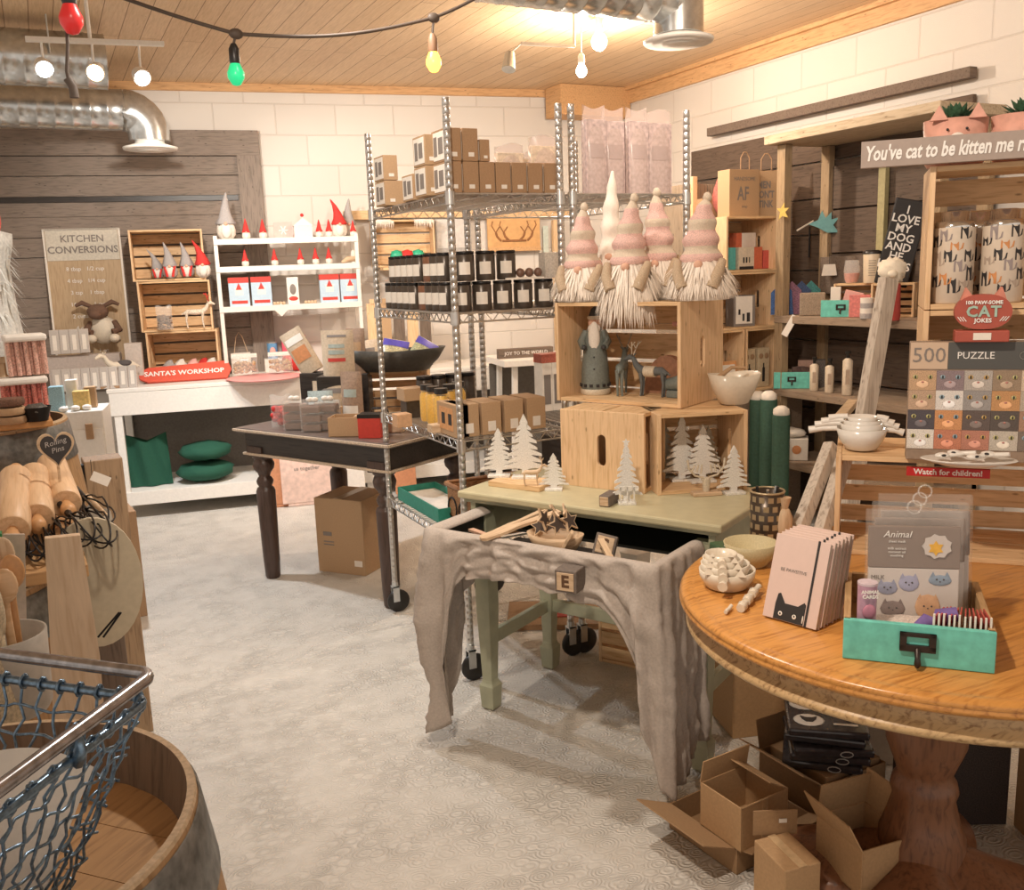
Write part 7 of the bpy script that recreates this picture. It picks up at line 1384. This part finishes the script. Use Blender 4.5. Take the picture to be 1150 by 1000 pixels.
# left duct on the back wall side
yD = 6.05; a = P(-60,122,y=yD); b_ = P(138,124,y=yD); rD = .115
el = P(160,157,y=yD)
t = thing('air_duct', 'shiny round air duct along the back left ending in a round diffuser', 'duct', (b_.x,yD,b_.z), 0)
zr = (P(60,122,y=yD).z-b_.z)
duct_run(t, [(-1.0,0,.0),(0,0,0)], rD); arc = [(.0+.13*math.sin(k*PI/12), 0, -.13+.13*math.cos(k*PI/12)) for k in range(7)]
link('elbow', G().tube([(0,0,0)]+arc+[(.13,0,-.17)], rD*1.03, 28), duct, t); diffuser(t, (.13,0,-.205), .155)
# upper left big duct and track light
t = thing('air_duct', 'large pale metal duct crossing the top left just below the ceiling', 'duct', (0,0,0), 0); yE = 5.3; a = P(-80,70,y=yE); b_ = P(118,70,y=yE); t.location = (b_.x,yE,b_.z); duct_run(t, [(-1.1,0,.0),(0,0,-.0)], .13); link('hanger', G().tube([(-.25,-.14,0),(-.25,-.14,CZ-b_.z-.002)],.004,6), steel, t)
# right duct over the racks
c = P(762,45,y=3.55); t = thing('air_duct', 'silver ceiling duct dropping to a round diffuser at the upper right', 'duct', c, 0)
link('drop', G().lathe([(.11,.02),(.11,.26)],32), duct, t); diffuser(t, (0,0,.0), .155); zt = CZ-c.z-.125
duct_run(t, [(-1.35,-.05,zt-.0),(.02,0,zt)], .105, 'branch_duct')
# track lights
lampg = plain('lamp_white',(1,.97,.9),.5,var=0,emit=14); lampc = plain('lamp_cool',(.85,.93,1),.5,var=0,emit=14); lampy = plain('lamp_warm',(1,.80,.50),.5,var=0,emit=14)
def track_head(t, p_, aim, em, r=.038):
    d_ = Vector(aim).normalized(); h = link('spot_head', G().tube([p_-d_*.07,p_-d_*.055,p_-d_*.01,p_],[r*.55,r*.8,r,r],20), whitep, t)
    q = p_+d_*.001; s_ = d_.orthogonal().normalized(); u_ = d_.cross(s_)
    g = G(); g.add([q+(s_*math.cos(k*PI/10)+u_*math.sin(k*PI/10))*r*.88 for k in range(20)],[tuple(range(20))])
    link('lens', g, em, h)
t = thing('track_light', 'white track light bar with three lit spot heads at the upper left', 'track light', (0,4.6,0), 0)
yT = 4.6; a = P(30,58,y=yT); b_ = P(172,62,y=yT); zT = max(a.z,b_.z)
link('track_bar', G().bar((a.x,0,a.z+.05),(b_.x+.05,0,b_.z+.05),.03,.02), whitep, t, .002); link('ceiling_stem', G().tube([((a.x+b_.x)/2,0,(a.z+b_.z)/2+.05),((a.x+b_.x)/2,0,CZ)],.008,8), whitep, t)
for i, (px, py, em, aim) in enumerate(((50,78,lampc,(.15,-.9,-.6)),(107,82,lampy,(-.25,-.9,-.5)),(160,88,lampg,(.2,-.9,-.6)))):
    p_ = P(px,py,y=yT); p_ = Vector((p_.x,0,p_.z)); track_head(t, p_, aim, em); link('arm', G().tube([p_+Vector((0,.045,.035)),Vector((p_.x,.03,p_.z+.10)),Vector((p_.x,0,a.z+(b_.z-a.z)*((px-30)/142)+.05))],.005,6), whitep, t)
t = thing('track_light', 'thin white track arm with an unlit grey spot head beside the bare bulbs', 'track light', (0,4.2,0), 0); yT = 4.2
a = P(585,49,y=yT); b_ = P(645,52,y=yT); link('track_bar', G().bar((a.x,0,a.z),(b_.x,0,b_.z),.014,.014), whitep, t); c = P(571,72,y=yT); link('spot_head', G().tube([(a.x,0,a.z),(c.x+.01,0,c.z+.05)],.005,6).tube([(c.x+.01,0,c.z+.05),(c.x-.01,-.02,c.z-.03)],[.024,.034],16), steel, t); link('ceiling_stem', G().tube([(b_.x,0,b_.z),(b_.x,0,CZ)],.006,6), whitep, t)
def bulb(label, px, py, y, em, r, name='light_bulb', cap=None, cord=None, rz=0, up=True, glass_m=None):
    c = P(px,py,y=y); t = thing(name, label, 'bulb', c, rz)
    link('glass', G().lathe([(.0006,-r*1.15),(r*.55,-r*.95),(r,-r*.2),(r*.95,r*.3),(r*.55,r*1.1),(r*.45,r*1.4)],20), em, t); link('socket', G().lathe([(r*.5,r*1.3),(r*.62,r*1.5),(r*.60,r*2.6),(r*.35,r*3.0)],16), cap or blackp, t)
    if cord: link('cord', G().tube([(0,0,r*2.9)]+[tuple(Vector(q)-c) for q in cord],.0035,6), cap or blackp, t)
    return c
q = P(653,50,y=4.25); bulb('small lit clear bulb hanging under the bright bulb', 653, 80, 4.25, lampg, .028, cap=whitep, cord=[(q.x,q.y,CZ+.001)])
c = P(673,47,y=4.32); t = thing('light_bulb', 'very bright round bulb near the ceiling above the pink packs', 'bulb', c, 0); link('glass', G().ell((0,0,0),(.04,.04,.045),20,12), plain('lamp_bright',(1,.9,.72),.5,var=0,emit=40), t); link('socket', G().cyl((0,0,.04),.02,CZ-c.z-.038,14), whitep, t)
# festoon string with coloured bulbs
yS = 3.0; gb = P(265,38,y=yS); ob = P(487,20,y=yS); s0_ = P(128,-6,y=yS); s1_ = P(545,-8,y=yS)
def sag(a, b_, k, n_=14): return [a+(b_-a)*(i/n_)-Vector((0,0,k*math.sin(PI*i/n_))) for i in range(n_+1)]
pts = sag(s0_,gb,.004)+sag(gb,ob,.028)[1:]+sag(ob,s1_,.004)[1:]
one('string_cord', G().tube([p_-gb for p_ in pts],.0055,6), plain('cord_brown',(.09,.065,.05),.6), 'dark festoon cord sagging below the pine ceiling', 'cord', gb)
def festoon(label, px, py, y, col, em, top):
    c = P(px,py,y=y); m_ = plain('bulb_'+label.split()[0], col, .3, var=0, emit=em); t = thing('festoon_bulb', label, 'bulb', c, 0, 'coloured festoon bulbs'); r = .026
    link('glass', G().lathe([(.0006,-r*1.25),(r*.5,-r*1.1),(r*.95,-r*.35),(r*.98,r*.2),(r*.6,r*1.1),(r*.5,r*1.3)],20), m_, t); link('socket', G().lathe([(r*.55,r*1.2),(r*.62,r*1.4),(r*.60,r*2.8),(r*.3,r*3.4)],16), blackp if label[:2] != 'am' else plain('brown_socket',(.30,.17,.10),.5), t)
    tt = Vector(top)-c; link('drop_cord', G().tube([(0,0,r*3.3),tt],.004,6).ell(tt,(.022,.012,.016),10,8), plain('cord_brown',(.09,.065,.05)), t); return c, r
festoon('green glass festoon bulb hanging from the sagging cord', 265, 84, yS, (.02,.55,.22), .8, gb); festoon('amber glowing festoon bulb hanging from the sagging cord', 487, 70, yS, (1.0,.38,.04), 7, ob)
c, _ = festoon('red unlit festoon bulb at the upper left', 80, 22, 2.4, (.62,.03,.03), .25, P(76,-12,y=2.4));  # bulb is off; a faint glow is put into its red glass
yv = 2.42; one('string_cord', G().tube([P(px,py,y=yv)-P(70,-10,y=yv) for px, py in ((70,-10),(74,20),(76,50),(75,80),(78,95))],.004,6).tube([P(px,py,y=yv)-P(70,-10,y=yv) for px, py in ((76,88),(82,98),(84,110))],.010,8), plain('cord_brown',(.09,.065,.05)), 'thin dark cord with a plug hanging by the red bulb', 'cord', P(70,-10,y=yv))
